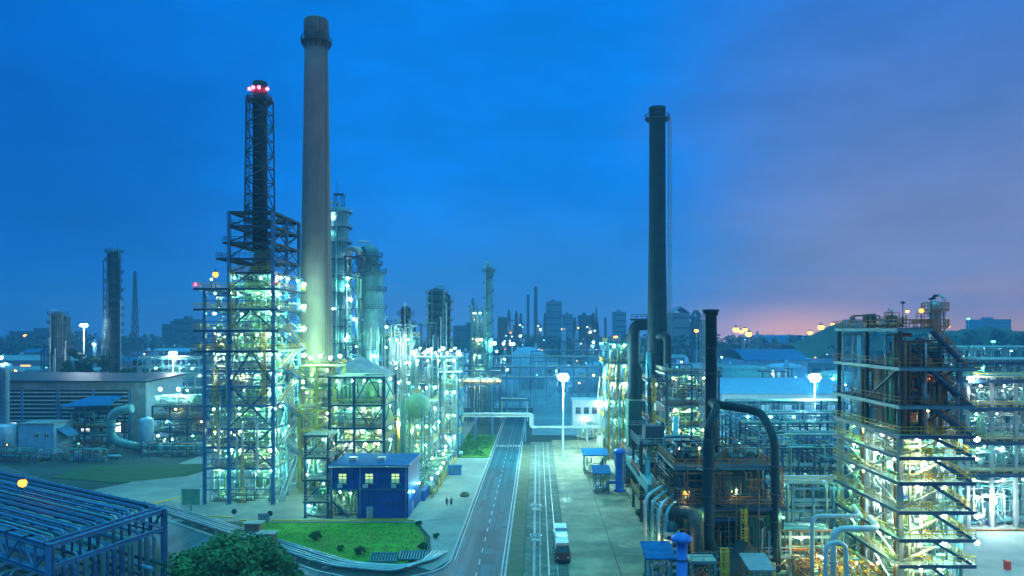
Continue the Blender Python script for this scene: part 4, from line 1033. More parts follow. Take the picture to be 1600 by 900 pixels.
# equipment strip right of the pale end wall
t = thing('exchanger_bank', 'dense bank of small pipes and exchangers between the pale end wall and the reactor structure', 'process unit', (xw(290, 232), 232, 0))
X0, X1 = xw(238, 232), xw(322, 232)
columns(t, [(X0, 232), (X0+5.3, 232), (X0+10.6, 232), (X1, 232)], 0, 13, .35, 'steel_navy')
for z in (5, 9, 13): platform(t, X0, X1, 232, 240, z, None, 'steel_navy', 'deck_dark', 'orange' if z == 9 else 'steel_pale', rails='f')
for i, z in enumerate((0, 5, 9, 13)): clutter(t, X0, X1, 232.4, 239, z, 3.6, 510+i, 5, 12)
for k in range(6): lamp(t, (X0+2+k*2.6, 231.6, [4, 8.2, 12, 16][k % 4]), ['white', 'cool', 'sodium'][k % 3], .2)
for dx in (2.5, 8): MB().beam((X0+dx, 231.8, 13), (X0+dx, 231.8, 17.6), .14).build('lamp_post', 'steel_dark', t); lamp(t, (X0+dx, 231.8, 18), 'cool', .46)  # two strong lamps added here to brighten the hall's pale end wall
b = MB(); b.beam((X0+2, 231.7, 13), (X0+2, 231.6, 12.4), .08); b.build('lamp_arm', 'steel_dark', t)
pipe_rack('lit two tier pipe rack beyond the hall roof, left of the reactor structure', (xw(215, 300), 300), (xw(330, 300), 300), 6, [17.5, 21.5, 25], 6, 7, 31, 'steel_teal', 'pipe racks beyond the hall', lampk='cool')
pipe_rack('pipe rack beyond the hall roof, under the lit rack and nearer the hall', (xw(225, 285), 285), (xw(322, 285), 285), 5, [9, 14, 19.5], 5, 6, 33, 'steel_teal', 'pipe racks beyond the hall', lampk='white')

# slim columns beyond the hall
y = 335
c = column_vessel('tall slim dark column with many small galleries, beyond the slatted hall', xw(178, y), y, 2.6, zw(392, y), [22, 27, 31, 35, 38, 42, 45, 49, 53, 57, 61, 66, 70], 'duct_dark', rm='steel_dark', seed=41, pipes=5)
b = MB(); x = xw(178, y)
for e in (-1, 1): b.beam((x+e*3.4, y-2, 15), (x+e*3.4, y-2, 66), .3)
for i in range(11): b.beam((x-3.4, y-2, 16+i*5), (x+3.4, y-2, 16+i*5), .2)
b.beam((x-1.5, y, 69), (x-1.5, y, 73), .15); b.beam((x+1.6, y, 69), (x+1.6, y, 72.4), .15)
b.build('guide_frame', 'steel_dark', c)
y = 345
c = column_vessel('short dark column, left of the tall slim one beyond the hall', xw(90, y), y, 2.9, zw(487, y), [24, 33, 39, 43], 'duct_dark', rm='steel_dark', seed=43, pipes=5)
column_vessel('thin companion column touching the short dark column beyond the hall', xw(102, y), y+1, 1.5, zw(494, y), [28, 36], 'duct_dark', rm='steel_dark', seed=44, pipes=3)
lattice_mast('very thin lattice mast in the haze right of the tall slim dark column', xw(211, 620), 620, zw(424, 620), 5, 1.2, 'far_dark', panels=16, t_=.35)
t = light_mast('floodlight mast between the two dark columns beyond the hall', xw(131, 330), 330, zw(505, 330), 'white', .8, 6, .5)
t = light_mast('floodlight mast in the pipe racks beyond the hall, left of the reactor structure', xw(272, 300), 299, zw(548, 300), 'white', .8, 5, .5)
for i, (px, top, Y, r) in enumerate(((122, 538, 318, 6.5), (148, 546, 322, 6), (205, 556, 316, 5), (238, 560, 322, 4.6))):
    x = xw(px, Y); tree('tree', ['round dark tree behind the hall roof beside the short column', 'lower dark tree behind the hall roof, left of the tall column', 'dark tree behind the hall roof, right of the tall column', 'rightmost dark tree behind the hall roof'][i], x, Y, zw(top, Y), r, 60+i, 'leaf_dark', 90, 24, .8, 'trees behind the hall')
for i, (px, py, Y, w, d, h) in enumerate(((45, 596, 400, 60, 20, 9), (20, 600, 600, 120, 26, 12), (180, 560, 520, 50, 16, 14), (135, 566, 460, 44, 14, 10), (60, 572, 430, 40, 18, 12))):
    x = xw(px, Y); t = thing('shed', ['long low shed with pale roof at the far left', 'wide warehouse in the haze at the far left', 'shed with a bright blue roof behind the tall slim column', 'low shed behind the round dark trees', 'shed behind the short dark column'][i], 'building', (x, Y, 0), 'far sheds on the left')
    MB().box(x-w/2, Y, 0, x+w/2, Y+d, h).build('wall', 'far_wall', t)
    b = MB(); b.slab([(x-w/2-1, Y-1, h+.1), (x+w/2+1, Y-1, h+.1), (x+w/2+1, Y+d/2, h+3), (x-w/2-1, Y+d/2, h+3)], .3); b.slab([(x-w/2-1, Y+d/2, h+3), (x+w/2+1, Y+d/2, h+3), (x+w/2+1, Y+d+1, h+.1), (x-w/2-1, Y+d+1, h+.1)], .3); b.build('roof', 'blue_roof' if i in (2, 0) else 'grey_roof', t)
    for k in range(6): MB().box(x-w/2+w*(k+.3)/6, Y-.12, h*.35, x-w/2+w*(k+.7)/6, Y+.01, h*.7).build('window', 'lit_warm' if (k+i) % 4 == 0 else 'glass', t)
    lamp(t, (x-w*.3, Y-1.2, h+1.), ['far_sodium', 'far_white'][i % 2], .6); MB().beam((x-w*.3, Y-.1, h-.8), (x-w*.3, Y-1.2, h+2), .15).build('lamp_arm', 'steel_dark', t)

# near left: the big roofed pipe trellis
A, Bc, C_, D = Vector((-54, 85, 12)), Vector((-49.6, 102, 12)), Vector((-76.9, 119.5, 12)), Vector((-81.5, 104.5, 12))
dl = (C_ - Bc); L_ = dl.length; dl.normalize(); dw = (A - Bc); W_ = dw.length; dw.normalize()
t = thing('pipe_trellis', 'broad low blue steel trellis with a grid roof over bent vertical pipes', 'pipe rack', (-62, 100, 0))
at = lambda s, w, z: Bc + dl*s + dw*w + Vector((0, 0, z - 12))
for s in (0, 17, 34, 51):
    for w in (0, W_): b = MB(); b.ibeam(at(s, w, 0), at(s, w, 12), .62, .62); p = at(s, w, 0); b.box(p.x-.6, p.y-.6, 0, p.x+.6, p.y+.6, .3); b.build('column', 'steel_blue', t)
for w in (0, W_):
    b = MB(); b.ibeam(at(-.3, w, 12), at(51, w, 12), .4, .55); b.build('top_chord', 'steel_blue', t)
    b = MB(); b.ibeam(at(-.3, w, 8.9), at(51, w, 8.9), .35, .5); b.build('bottom_chord', 'steel_blue', t)
    for i in range(15):
        b = MB(); s = i*3.4; b.beam(at(s, w, 8.9), at(s, w, 12), .22); b.beam(at(s, w, 8.9 if i % 2 else 12), at(s+3.4, w, 12 if i % 2 else 8.9), .2); b.build('truss_web', 'steel_blue', t)
for z in (12, 9.6):
    for e in (0,): b = MB(); b.ibeam(at(e, -.2, z), at(e, W_+.2, z), .4, .5); b.build('end_beam', 'steel_blue', t)
b = MB(); b.beam(at(0, .3, 9.6), at(0, W_*.27, 12), .2); b.build('end_brace', 'steel_blue', t)
for i in range(12):
    b = MB(); s = .9 + i*4.4; b.ibeam(at(s, -.7, 12.3), at(s, W_+.5, 12.3), .22, .3); b.build('roof_beam', 'steel_navy' if i % 3 else 'steel_blue', t)
for i in range(21):
    w = .5 + i*(W_-1)/20; r = [.13, .19, .11, .16][i % 4]
    MB().tube([at(.9 + .5*(i % 3), w, 10.2 - .6*(i % 2)), at(.9 + .5*(i % 3), w, 12.48+r), at(51, w, 12.48+r)], r, 8, .9).build('roof_pipe', ['steel_blue', 'steel_navy', 'steel_blue', 'steel_navy', 'steel_teal'][i % 5], t)
rg = random.Random(8)
for i in range(16):
    w = .9 + i*(W_-1.6)/15; r = rg.choice([.16, .2, .26, .32]); zz = 9.0 + .35*(i % 3) - .1
    MB().tube([at(1.2 + .25*(i % 4), w, .2), at(1.2 + .25*(i % 4), w, zz), at(52, w, zz)], r, 9, 1.1).build('pipe', rg.choice(['steel_blue', 'pipe_teal', 'tank_blue', 'steel_blue']), t)
for i in range(26):
    s = 4 + i*1.75; r = rg.choice([.14, .18, .24]); MB().tube([at(s, W_+.55 - .5*(i % 2), .2), at(s, W_+.55-.5*(i % 2), 7.2+.4*(i % 2)), at(s, W_-3, 7.2+.4*(i % 2))], r, 8, .9).build('riser', rg.choice(['steel_blue', 'pipe_teal', 'tank_blue']), t)
for i in range(9):
    w = .8 + i*(W_-1.6)/8; MB().tube([at(-1, w, 5.2), at(50, w, 5.2)], rg.choice([.14, .2, .26]), 8).build('pipe', rg.choice(['pipe_dark', 'steel_blue', 'tank_blue']), t)
pm = Vector((-73.1, 109, 12.6)); b = MB(); b.beam(pm, pm + Vector((0, 0, 1.6)), .1); b.build('lamp_post', 'steel_dark', t); lamp(t, pm + Vector((0, 0, 1.6)), 'amber', .62)
p2 = at(25, 9, 8.2); lamp(t, p2, 'sodium', .16)

# low pipeway on sleepers along the side road
for k, ln in enumerate(range(6)):
    o = -1.9 + ln*.72; r = [.15, .2, .13, .18, .15, .12][k]
    a, b_, c_ = pw(0, o), pw(55.5-o*.6, o), None
    pts = [(*pw(-4, o), .55), (*pw(55 - .35*o, o), .55), (-20.6 - .25*o, 113.6 - .9*o, .55), (-17.2 - .6*o, 117.5 - .5*o, .55), (-16.0 - .8*o, 123, .55)]
    MBt = MB().tube(pts, r, 8, 3)
    solo('ground_pipe', MBt, ['pipe_white', 'aluminium', 'pipe_white', 'steel_pale', 'pipe_white', 'pipe_dark'][k],
         ['outermost pale pipe of the low pipeway, next to the lawn', 'thick silver pipe, second from the lawn in the low pipeway', 'thin pale pipe, third from the lawn in the low pipeway', 'grey-green pipe, fourth from the lawn in the low pipeway', 'white pipe, second from the road in the low pipeway', 'thin dark pipe, nearest the road in the low pipeway'][k], 'pipe', (-50, 133), 'pipes of the low pipeway')
for i in range(15):
    s = -2 + i*4; b = MB(); a, c_ = pw(s, -2.4), pw(s, 2.1); b.beam((*a, .17), (*c_, .17), .4, .34)
    solo('pipe_sleeper', b, 'concrete', 'short concrete sleeper crossing under the pipes of the low pipeway', 'sleeper', pw(s, 0), 'sleepers under the low pipeway')
for i, s in enumerate((27.5, 35.5)):
    x, y = pw(s, -2.2 if i == 0 else 0); t = thing('valve_box', ['brick valve box with a slab lid on the lawn side of the low pipeway', 'brick valve box with a slab lid astride the low pipeway'][i], 'valve box', (x, y, 0))
    MB().box(x-1.3, y-1., .1, x+1.3, y+1., 1.9).build('wall', 'brick', t); b = MB(); b.slab([(x-1.6, y-1.3, 2.15), (x+1.6, y-1.3, 2.15), (x+1.6, y+1.3, 2.15), (x-1.6, y+1.3, 2.15)], .24); b.build('lid', 'concrete', t)
for i, px in enumerate((600, 645)):
    x, y = gp(px, 878 - i*3); t = thing('skylight_frame', ['low dark ribbed skylight frame at the lawn corner', 'low pale ribbed skylight frame at the lawn corner'][i], 'skylight', (x, y, 0))
    b = MB()
    for k in range(10): b.beam((x-2+k*.44, y-1, .5), (x-2+k*.44, y+.9, 1.15), .09)
    b.build('ribs', 'steel_pale' if i else 'steel_teal', t)
    b = MB(); b.beam((x-2.2, y-1.05, .45), (x+2.2, y-1.05, .45), .14); b.beam((x-2.2, y+.95, 1.15), (x+2.2, y+.95, 1.15), .14); b.build('rail', 'steel_teal', t)
    b = MB(); b.slab([(x-2.1, y-1, .42), (x+2.1, y-1, .42), (x+2.1, y+.9, 1.07), (x-2.1, y+.9, 1.07)], .06); b.build('glazing', 'glass', t)
    for e in (-2, 2):
        b = MB(); b.beam((x+e, y+.9, .1), (x+e, y+.9, 1.1), .12); b.build('post', 'steel_teal', t)
# lawn shrubs
for i, (px, py, r) in enumerate(((563, 868, .8), (532, 862, .55), (493, 845, .9), (661, 861, .8), (655, 823, .55), (682, 842, .5), (396, 826, .5))):
    x, y = gp(px, py); tree('shrub', ['round clipped shrub in the middle of the lawn', 'small clipped shrub left of the middle one on the lawn', 'dark shrub beside the brick valve box', 'round shrub by the pale skylight frame', 'shrub at the foot of the blue hut corner', 'shrub on the lawn edge by the road', 'tiny shrub beside the small grey sign'][i], x, y, r*2.1, r, 80+i, 'leaf', 90, 22, .15, 'shrubs on the lawn', 'shrub', .08, .15)
b = MB(); rg = random.Random(9)
for _ in range(9000):
    s = rg.uniform(22, 57); x, y = rg.uniform(-55, -18.5), rg.uniform(113, 142.5)
    q = Vector((x+72.6, y-151)); o = q.x*nrm.x + q.y*nrm.y
    if o > -3.4 or x > -18.2 - .0*(y) or (y > 133 and x > -19.6-(y-133)*.33) or (y < 117.5 and x > -21): continue
    h = rg.uniform(.04, .13); a = rg.uniform(0, 6.28); w = rg.uniform(.06, .16)
    b.add([(x-w*math.cos(a), y-w*math.sin(a), .15), (x+w*math.cos(a), y+w*math.sin(a), .15), (x+rg.uniform(-.1, .1), y+rg.uniform(-.1, .1), .15+h)], [(0, 1, 2)])
o = b.build('lawn_grass', 'lawn'); o['kind'] = 'stuff'
# the big round tree in front
tree('broadleaf_tree', 'big round leafy green tree in front of the low pipeway', xw(363, 97), 97, 10., 6.6, 77, 'leaf', 330, 90, .25, trunk=.4)
tree('broadleaf_tree', 'small leafy tree right behind the big round tree', xw(432, 101), 101, 5.6, 3., 78, 'leaf', 300, 26, .24, trunk=.2)

# two walkers and a low planter on the apron
def person(label, x, y, z0, top, bottom, face=1, stride=.25):
    t = thing('person', label, 'person', (x, y, z0))
    me = bpy.data.meshes.new('body'); V = []; E = []; Rr = []
    def v(p, r, par=None):
        V.append((p[0], p[1], p[2])); Rr.append(r)
        if par is not None: E.append((par, len(V)-1))
        return len(V)-1
    hip = v((0, 0, .92), .15); wst = v((0, 0, 1.1), .13, hip); ch = v((0, 0, 1.35), .17, wst); nk = v((0, .01, 1.5), .065, ch); hd = v((0, -.01*face, 1.6), .09, nk); v((0, 0, 1.7), .085, hd)
    for s in (-1, 1):
        sh = v((s*.2, 0, 1.42), .07, ch); el_ = v((s*.25, -s*.08, 1.15), .05, sh); wr = v((s*.24, -s*.18*face-.03, .92), .035, el_); v((s*.24, -s*.2*face-.05, .82), .04, wr)
        th = v((s*.1, 0, .86), .1, hip); kn = v((s*.1, s*stride*.5-.04, .5), .065, th); an = v((s*.1, s*stride, .09), .045, kn); v((s*.1, s*stride-.17, .04), .045, an)
    me.from_pydata(V, E, []); o = bpy.data.objects.new('body', me); COL.objects.link(o); o.parent = t
    sk = o.modifiers.new('skin', 'SKIN')
    for i, q in enumerate(me.skin_vertices[0].data): q.radius = (Rr[i], Rr[i]*.85); q.use_root = i == 0
    o.modifiers.new('sub', 'SUBSURF').levels = 1
    me.materials.append(M[top])
    b = MB(); b.lathe((x, y, z0), [(.17, .5), (.19, .7), (.2, .98), (.19, 1.02)], 10); q = b.build('trousers', bottom, t)
    b = MB(); b.lathe((x, y, z0), [(.11, 1.64), (.115, 1.72), (.08, 1.8), (.01, 1.82)], 10); b.build('hair', 'dark_hole', t)
for i, (px, lab, a_, b_) in enumerate(((698, 'person in dark clothes walking on the apron beside the road', 'cloth_dark', 'cloth_dark'), (705, 'person in a red top walking on the apron beside the road', 'cloth_red', 'cloth_dark'))):
    x, y = gp(px, 792); person(lab, x, y, .11, a_, b_)
x, y = gp(726, 776); t = thing('planter', 'small reddish round planter on the apron near the road kerb', 'planter', (x, y, .11))
MB().lathe((x, y, .11), [(.9, 0), (1.1, .5), (1., .55), (.95, .4)], 16).build('bowl', 'brick', t)
b = MB(); leaf_cloud(b, [(x, y, .65, .8, .3)], 160, .12, random.Random(3)); b.build('plants', 'leaf', t)
# ------------------------------------------------------------------ middle: cluster beside the road, bridge, far plant
# long building with sloping roof
t = thing('compressor_house', 'pale green gabled hall with a windowed white side wall, left of the road', 'building', (-35, 240, 0))
x0, x1, y0, y1 = -40.5, -30.7, 216., 268.
MB().box(x0, y0, .1, x1-.05, y1, 8.2).build('wall', 'gantry_green', t)
b = MB(); b.slab([(x0-1, y0-.8, 12.6), (x1+.6, y0-.8, 8.3), (x1+.6, y1+.6, 8.3), (x0-1, y1+.6, 12.6)], .3); b.build('roof', 'pale_green_roof', t)
b = MB(); b.add([(x0, y0-.02, 8.2), (x1-.05, y0-.02, 8.2), (x0, y0-.02, 12.2), (x0, y0+.3, 8.2), (x1-.05, y0+.3, 8.2), (x0, y0+.3, 12.2)], [(0, 1, 2), (5, 4, 3), (0, 3, 4, 1), (1, 4, 5, 2), (2, 5, 3, 0)]); b.build('gable', 'gantry_green', t)
MB().box(x1-.05, y0, .1, x1, y1, 8.25).build('side_wall', 'white_wall', t)
for zz in (1.6, 4.9): windows_on(t, 'y', x1, y0+2, y1-6, zz, zz+1.9, 11, 2.2, 1.7, 'glass', 'steel_blue', .1, sgn=1)
b = MB(); b.rail([(x1+.4, y0-.5, 8.45), (x1+.4, y1, 8.45)], sp=2.2, t=.1); b.build('railing', 'yellow', t)
b = MB(); b.beam((x0+.5, y0-.2, 2), (x1-1, y0-.2, 8), .2); b.beam((x0+3, y0-.25, 2), (x0+.6, y0-.25, 8), .2); b.build('gable_brace', 'yellow', t)
for k in range(4): lamp(t, (x1+.7, y0+4+k*13, 8.0), ['cool', 'green'][k % 2], .3)
lamp(t, (x0+5, y0-1, 7.6), 'white', .35); lamp(t, (x0+1.8, y0-1, 9.6), 'white', .35)
b = MB(); b.beam((x0+5, y0-.0, 8.1), (x0+5, y0-1.1, 8.3), .1); b.beam((x0+1.8, y0, 10.1), (x0+1.8, y0-1.1, 10.3), .1); b.build('lamp_arm', 'steel_dark', t)
# clutter strip between hut and hall
t = thing('pump_row', 'row of lit pumps and manifolds behind the blue hut, along the apron', 'process unit', (-26, 185, 0))
clutter(t, -30, -22.5, 166, 212, .11, 3.4, 521, 6, 16); 
for q in range(5): clutter(t, -29.5, -22.8, 164+q*9.6, 171+q*9.6, .11, 3.6, 522+q, 3, 5)
for q in range(8): y = 163+q*6.4; x = -23+rnd.uniform(-4, 1); MB().beam((x, y, .1), (x, y, 4.2), .1).build('lamp_post', 'yellow', t); lamp(t, (x, y, 4.4), ['green', 'cool', 'yellow'][q % 3], .22)
b = MB(); b.rail([(-22.3, 164, .11), (-22.3, 212, .11)], sp=2.4, t=.09); b.build('railing', 'yellow', t)
b = MB(); b.box(-24.4, 160.6, .12, -23.6, 178, 2.2); b.build('fence_panel', 'blue_cladding_side', t)

# process block: frames with vessels and vertical pipes
def block(label, px0, px1, Y, D, zs, seed, cm='steel_teal', lk=('cool', 'white', 'green'), nl=4, rm='yellow', vp=8, br='X/\\A', dense=6):
    X0, X1 = xw(px0, Y), xw(px1, Y); t = thing('process_unit', label, 'process unit', ((X0+X1)/2, Y+D/2, 0), 'process frames in the middle of the plant'); rg = random.Random(seed)
    n = max(1, round((X1-X0)/7)); xs = [X0 + (X1-X0)*i/n for i in range(n+1)]
    columns(t, [(x, y) for x in xs for y in (Y, Y+D)], .1, zs[-1], .42, cm)
    for i, (a, c) in enumerate(zip([.1]+zs[:-1], zs)):
        platform(t, X0-.4, X1+.4, Y-.4, Y+D, c, None, cm, 'deck', rm if i % 2 == 0 or rm != 'yellow' else 'steel_pale', rails='flr')
        clutter(t, X0+.3, X1-.3, Y+.4, Y+D-.5, a, c-a-.4, seed*7+i, dense-2, dense+3)
        for k in range(nl): lamp(t, (X0 + (X1-X0)*(k+rg.uniform(.2, .8))/nl, Y-.2+rg.uniform(-.3, 1.6), c-1.1), rg.choice(lk), .28)
    for j in range(n): braces(t, xs[j], xs[j+1], Y, [.1]+zs, br[j % len(br):] + br[:j % len(br)], cm, .18)
    for k in range(vp):
        x = rg.uniform(X0, X1); z1 = zs[-1] + rg.uniform(-3, 4); MB().tube([(x, Y-.7, rg.uniform(.3, 5)), (x, Y-.7, z1), (x+rg.uniform(-2, 2), Y+1.5, z1)], rg.choice([.14, .2, .3]), 8, .8).build('riser', rg.choice(['aluminium', 'pipe_white', 'pipe_teal']), t)
    return t
block('lit process frame with tall white risers, left of the twin dark columns', 606, 645, 232, 12, [9, 15, 21, 27, 34], 61, vp=16)
b2 = block('lit process frame with a bright top deck of lamps, under the twin dark columns', 648, 716, 226, 14, [8, 14, 20, 27.9], 62, vp=12, nl=5)
for k in range(13): lamp(b2, (xw(645+k*6, 226), 225.2, 29.3+.6*(k % 3)), ['white', 'white', 'cool'][k % 3], .25 if k % 4 else .4)
b = MB(); 
for k in range(13): b.beam((xw(645+k*6, 226), 225.5, 28), (xw(645+k*6, 226), 225.2, 30.2+.6*(k % 3)), .1)
b.build('lamp_arm', 'steel_dark', b2)
block('small brown-braced process frame right in front of the lamp deck', 626, 676, 203, 9, [6.5, 11.5, 17], 63, 'steel_pale', rm='yellow', vp=9, nl=3)
block('blue process frame just behind the windowed hall', 688, 716, 215, 8, [7, 13, 19.5, 24], 64, 'steel_blue', vp=8, nl=2)
block('dark process frame with black top clutter right of the ringed column', 598, 640, 262, 12, [16, 24, 31, 38], 65, 'steel_navy', rm='steel_dark', vp=10, nl=3)
t = thing('spherical_vessel', 'round green spherical vessel on legs above the gabled hall', 'vessel', (xw(652, 196), 196, 0))
x, y = xw(652, 196), 196.
b = MB(); b.lathe((x, y, 16.5), [(3.3*math.sin(math.pi*i/14)+.01, -3.3*math.cos(math.pi*i/14)) for i in range(15)], 24); b.ring((x, y), 3.28, 3.4, 16.4, 16.6); b.build('shell', 'vessel_green', t)
for a in range(6): MB().beam((x+3*math.cos(a*1.047), y+3*math.sin(a*1.047), .1), (x+3.1*math.cos(a*1.047), y+3.1*math.sin(a*1.047), 16.6), .35).build('leg', 'steel_teal', t)
b = MB(); b.rail([(x-1.2, y-1.2, 19.6), (x+1.2, y-1.2, 19.6), (x+1.2, y+1.2, 19.6), (x-1.2, y+1.2, 19.6)], sp=1.2); b.build('railing', 'yellow', t)

# twin dark columns and others
Y = 300
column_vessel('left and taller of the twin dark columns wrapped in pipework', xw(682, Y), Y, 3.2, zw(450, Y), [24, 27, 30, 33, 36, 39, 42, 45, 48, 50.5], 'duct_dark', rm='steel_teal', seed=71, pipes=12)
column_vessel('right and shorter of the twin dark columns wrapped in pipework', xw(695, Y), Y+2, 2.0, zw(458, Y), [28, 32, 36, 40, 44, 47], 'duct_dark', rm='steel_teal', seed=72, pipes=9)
Y = 250
column_vessel('short stubby column with a dark top frame between the ringed column and the twin columns', xw(634, Y), Y, 1.6, zw(478, Y), [31, 37, 41], 'duct_dark', rm='steel_dark', seed=73, pipes=6)
pipe_rack('high dark pipe bridge between the stubby column and the twin columns', (xw(645, 268), 268), (xw(680, 268), 268), 3, [26, 38], 3, 5, 74, 'steel_navy')
Y = 330
c = column_vessel('slim isolated far column with a spiral stair winding up it', xw(763.5, Y), Y, 1.75, zw(413, Y), [61], 'steel_teal', rm='steel_dark', seed=75, pipes=2, lad=False)
x = xw(763.5, Y); b = MB()
for k in range(150):
    a, z = k*.3, 14 + k*.31; a2, z2 = a+.3, z+.31; b.beam((x+1.95*math.cos(a), Y+1.95*math.sin(a), z), (x+1.95*math.cos(a2), Y+1.95*math.sin(a2), z2), .42, .3)
b.build('spiral_stair', 'steel_navy', c)
lamp(c, (x+2.6, Y-2.8, zw(536, Y)), 'cool', .5)
block('dark framed unit against the slim spiral-stair column', 736, 758, 322, 10, [14, 20, 26, 33, 44], 76, 'steel_teal', rm='steel_dark', vp=9, nl=2, lk=('yellow', 'green', 'cool'))
t = thing('cooler_deck', 'raised long deck of air coolers with a lit railing left of the far road end', 'process unit', (xw(748, 290), 290, 0))
X0, X1 = xw(717, 290), xw(781, 290)
columns(t, [(X0+i*(X1-X0)/4, y_) for i in range(5) for y_ in (286, 296)], 0, 16, .4, 'steel_navy')
platform(t, X0-.6, X1+.6, 285.5, 296.5, 16, None, 'steel_navy', 'deck_dark', 'yellow', rails='flr', bh=.8, rt=.1)
for i in range(5):
    x = X0+1.6+i*3.1; b = MB(); b.box(x-1.3, 287, 16.4, x+1.3, 295, 18.2); o = b.build('cooler_box', 'steel_teal', t)
    b = MB(); b.ring((x, 291), .9, 1.1, 18.2, 18.8, n=16); b.build('fan_ring', 'steel_pale', o)
b = MB(); b.box(X0-.3, 286, 20.2, X1+.3, 296, 20.5); b.build('roof', 'steel_navy', t)
for x in (X0, (X0+X1)/2, X1): MB().beam((x, 286.2, 16), (x, 286.2, 20.2), .25).build('roof_post', 'steel_navy', t)
for k in range(6): lamp(t, (X0+1+k*2.8, 285.1, 17.2), ['white', 'yellow'][k % 2], .2)
# pipe racks in blue dusk behind the road
pipe_rack('far two tier pipe rack crossing behind the road end', (xw(770, 350), 350), (xw(960, 350), 350), 6, [14, 19, 23.5], 9, 8, 81, 'steel_blue', 'far crossing pipe racks', lampk=None)
pipe_rack('farthest low pipe rack in the haze behind the mast', (xw(830, 440), 440), (xw(975, 440), 440), 7, [18, 24], 6, 8, 82, 'steel_blue', 'far crossing pipe racks')
pipe_rack('lit pipe rack running from the mast to the heater frame', (xw(905, 380), 380), (xw(965, 380), 380), 6, [14], 4, 6, 83, 'steel_teal', 'far crossing pipe racks', lampk='sodium')
x, y = xw(832, 440), 440
tank('wide pale domed tank in the blue dusk beyond the far pipe racks', xw(825, 470), 470, 10, 21, .45, 'tank_blue')
tank('flat topped blue tank low beyond the road end', xw(780, 400), 400, 10, 11, .15, 'tank_blue')
tank('blue domed tank behind the mast', xw(905, 450), 450, 13, 13, .25, 'tank_blue')
tank('second domed tank behind the mast, further right', xw(945, 470), 470, 12, 14, .25, 'tank_blue')
t = light_mast('tall floodlight mast beside the road with a brilliant ring of lamps', xw(880, 211), 211, zw(584, 211), 'mast', .95, 9, .46)
# gate canopy at the road end and pipe bridge over the road
t = thing('gate_canopy', 'dark flat canopy on slim posts over the road end', 'shelter', (-9, 306, 0))
for x in (-14.4, -4): 
    for y_ in (302, 312): MB().beam((x, y_, 0), (x, y_, 8), .35).build('post', 'pipe_white', t)
MB().box(-15, 301.4, 8, -3.4, 313, 8.8).build('roof', 'steel_navy', t)
b = MB(); b.beam((-14.4, 301.7, 8.9), (-4, 301.7, 8.9), .4); b.build('edge', 'pipe_white', t)
t = thing('pipe_bridge', 'white pipe bridge crossing over the road on slim posts and stepping down to the yard', 'pipe bridge', (-10, 247, 0))
xl, xr, xe = xw(722, 247), xw(829, 247), xw(945, 247)
for i, (dy, r, dz) in enumerate(((0, .42, 0), (1., .3, .05), (1.7, .22, -.05))):
    MB().tube([(xl-6, 247+dy, 8.9+dz), (xr+dy*.5, 247+dy, 8.9+dz), (xr+dy*.5, 247+dy, 4.6+dz), (xe, 247+dy, 4.6+dz), (xe, 247+dy, .5)], r, 10, 1.1).build('pipe', ['pipe_white', 'aluminium', 'steel_pale'][i], t)
for x, z in ((xl, 8.5), (-20, 8.5), (-14.6, 8.5), (-3.9, 8.5), (8, 4.2), (16, 4.2)):
    b = MB(); b.ibeam((x, 246.6, 0), (x, 246.6, z), .35, .35); b.ibeam((x, 249.2, 0), (x, 249.2, z), .35, .35); b.beam((x, 246.3, z-.1), (x, 249.5, z-.1), .35); b.build('trestle', 'steel_blue' if z > 5 else 'pipe_white', t)
b = MB(); b.beam((xl, 246.2, 8.2), (xr, 246.2, 8.2), .25, .4); b.beam((xl, 249.6, 8.2), (xr, 249.6, 8.2), .25, .4); b.build('side_beam', 'pipe_white', t)
# verge lawn planting
b = MB(); rg = random.Random(12); cl = []
for _ in range(130): cl.append((rg.uniform(-23.5, -15), rg.uniform(218, 258), .3, rg.uniform(.6, 1.6), .5))
leaf_cloud(b, cl, 60, .26, rg); o = b.build('ground_cover', 'leaf'); o['kind'] = 'stuff'
for i in range(5):
    x, y = -21 + (i % 2)*3.2, 222 + i*7.6; tree('shrub', ['shrub nearest the apron on the verge lawn', 'second shrub from the apron on the verge lawn', 'middle shrub on the verge lawn', 'shrub before the last on the verge lawn', 'farthest shrub on the verge lawn, by the pipe bridge'][i], x, y, 2.2, 1.4, 130+i, 'leaf', 80, 16, .25, 'shrubs on the verge lawn', 'shrub', .1, .15)
x, y = gp(711, 742); t = thing('cable_cabinet', 'blue cabinet at the front edge of the verge lawn', 'cabinet', (x, y, 0)); MB().box(x-1.6, y-.8, .15, x+1.6, y+.8, 2.2).build('case', 'blue_paint', t); MB().box(x-1.8, y-1, 2.2, x+1.8, y+1, 2.36).build('lid', 'blue_roof', t)
b = MB(); b.box(x-1.2, y-.85, .5, x-.1, y-.8, 2); b.box(x+.1, y-.85, .5, x+1.2, y-.8, 2); b.build('doors', 'steel_blue', t)

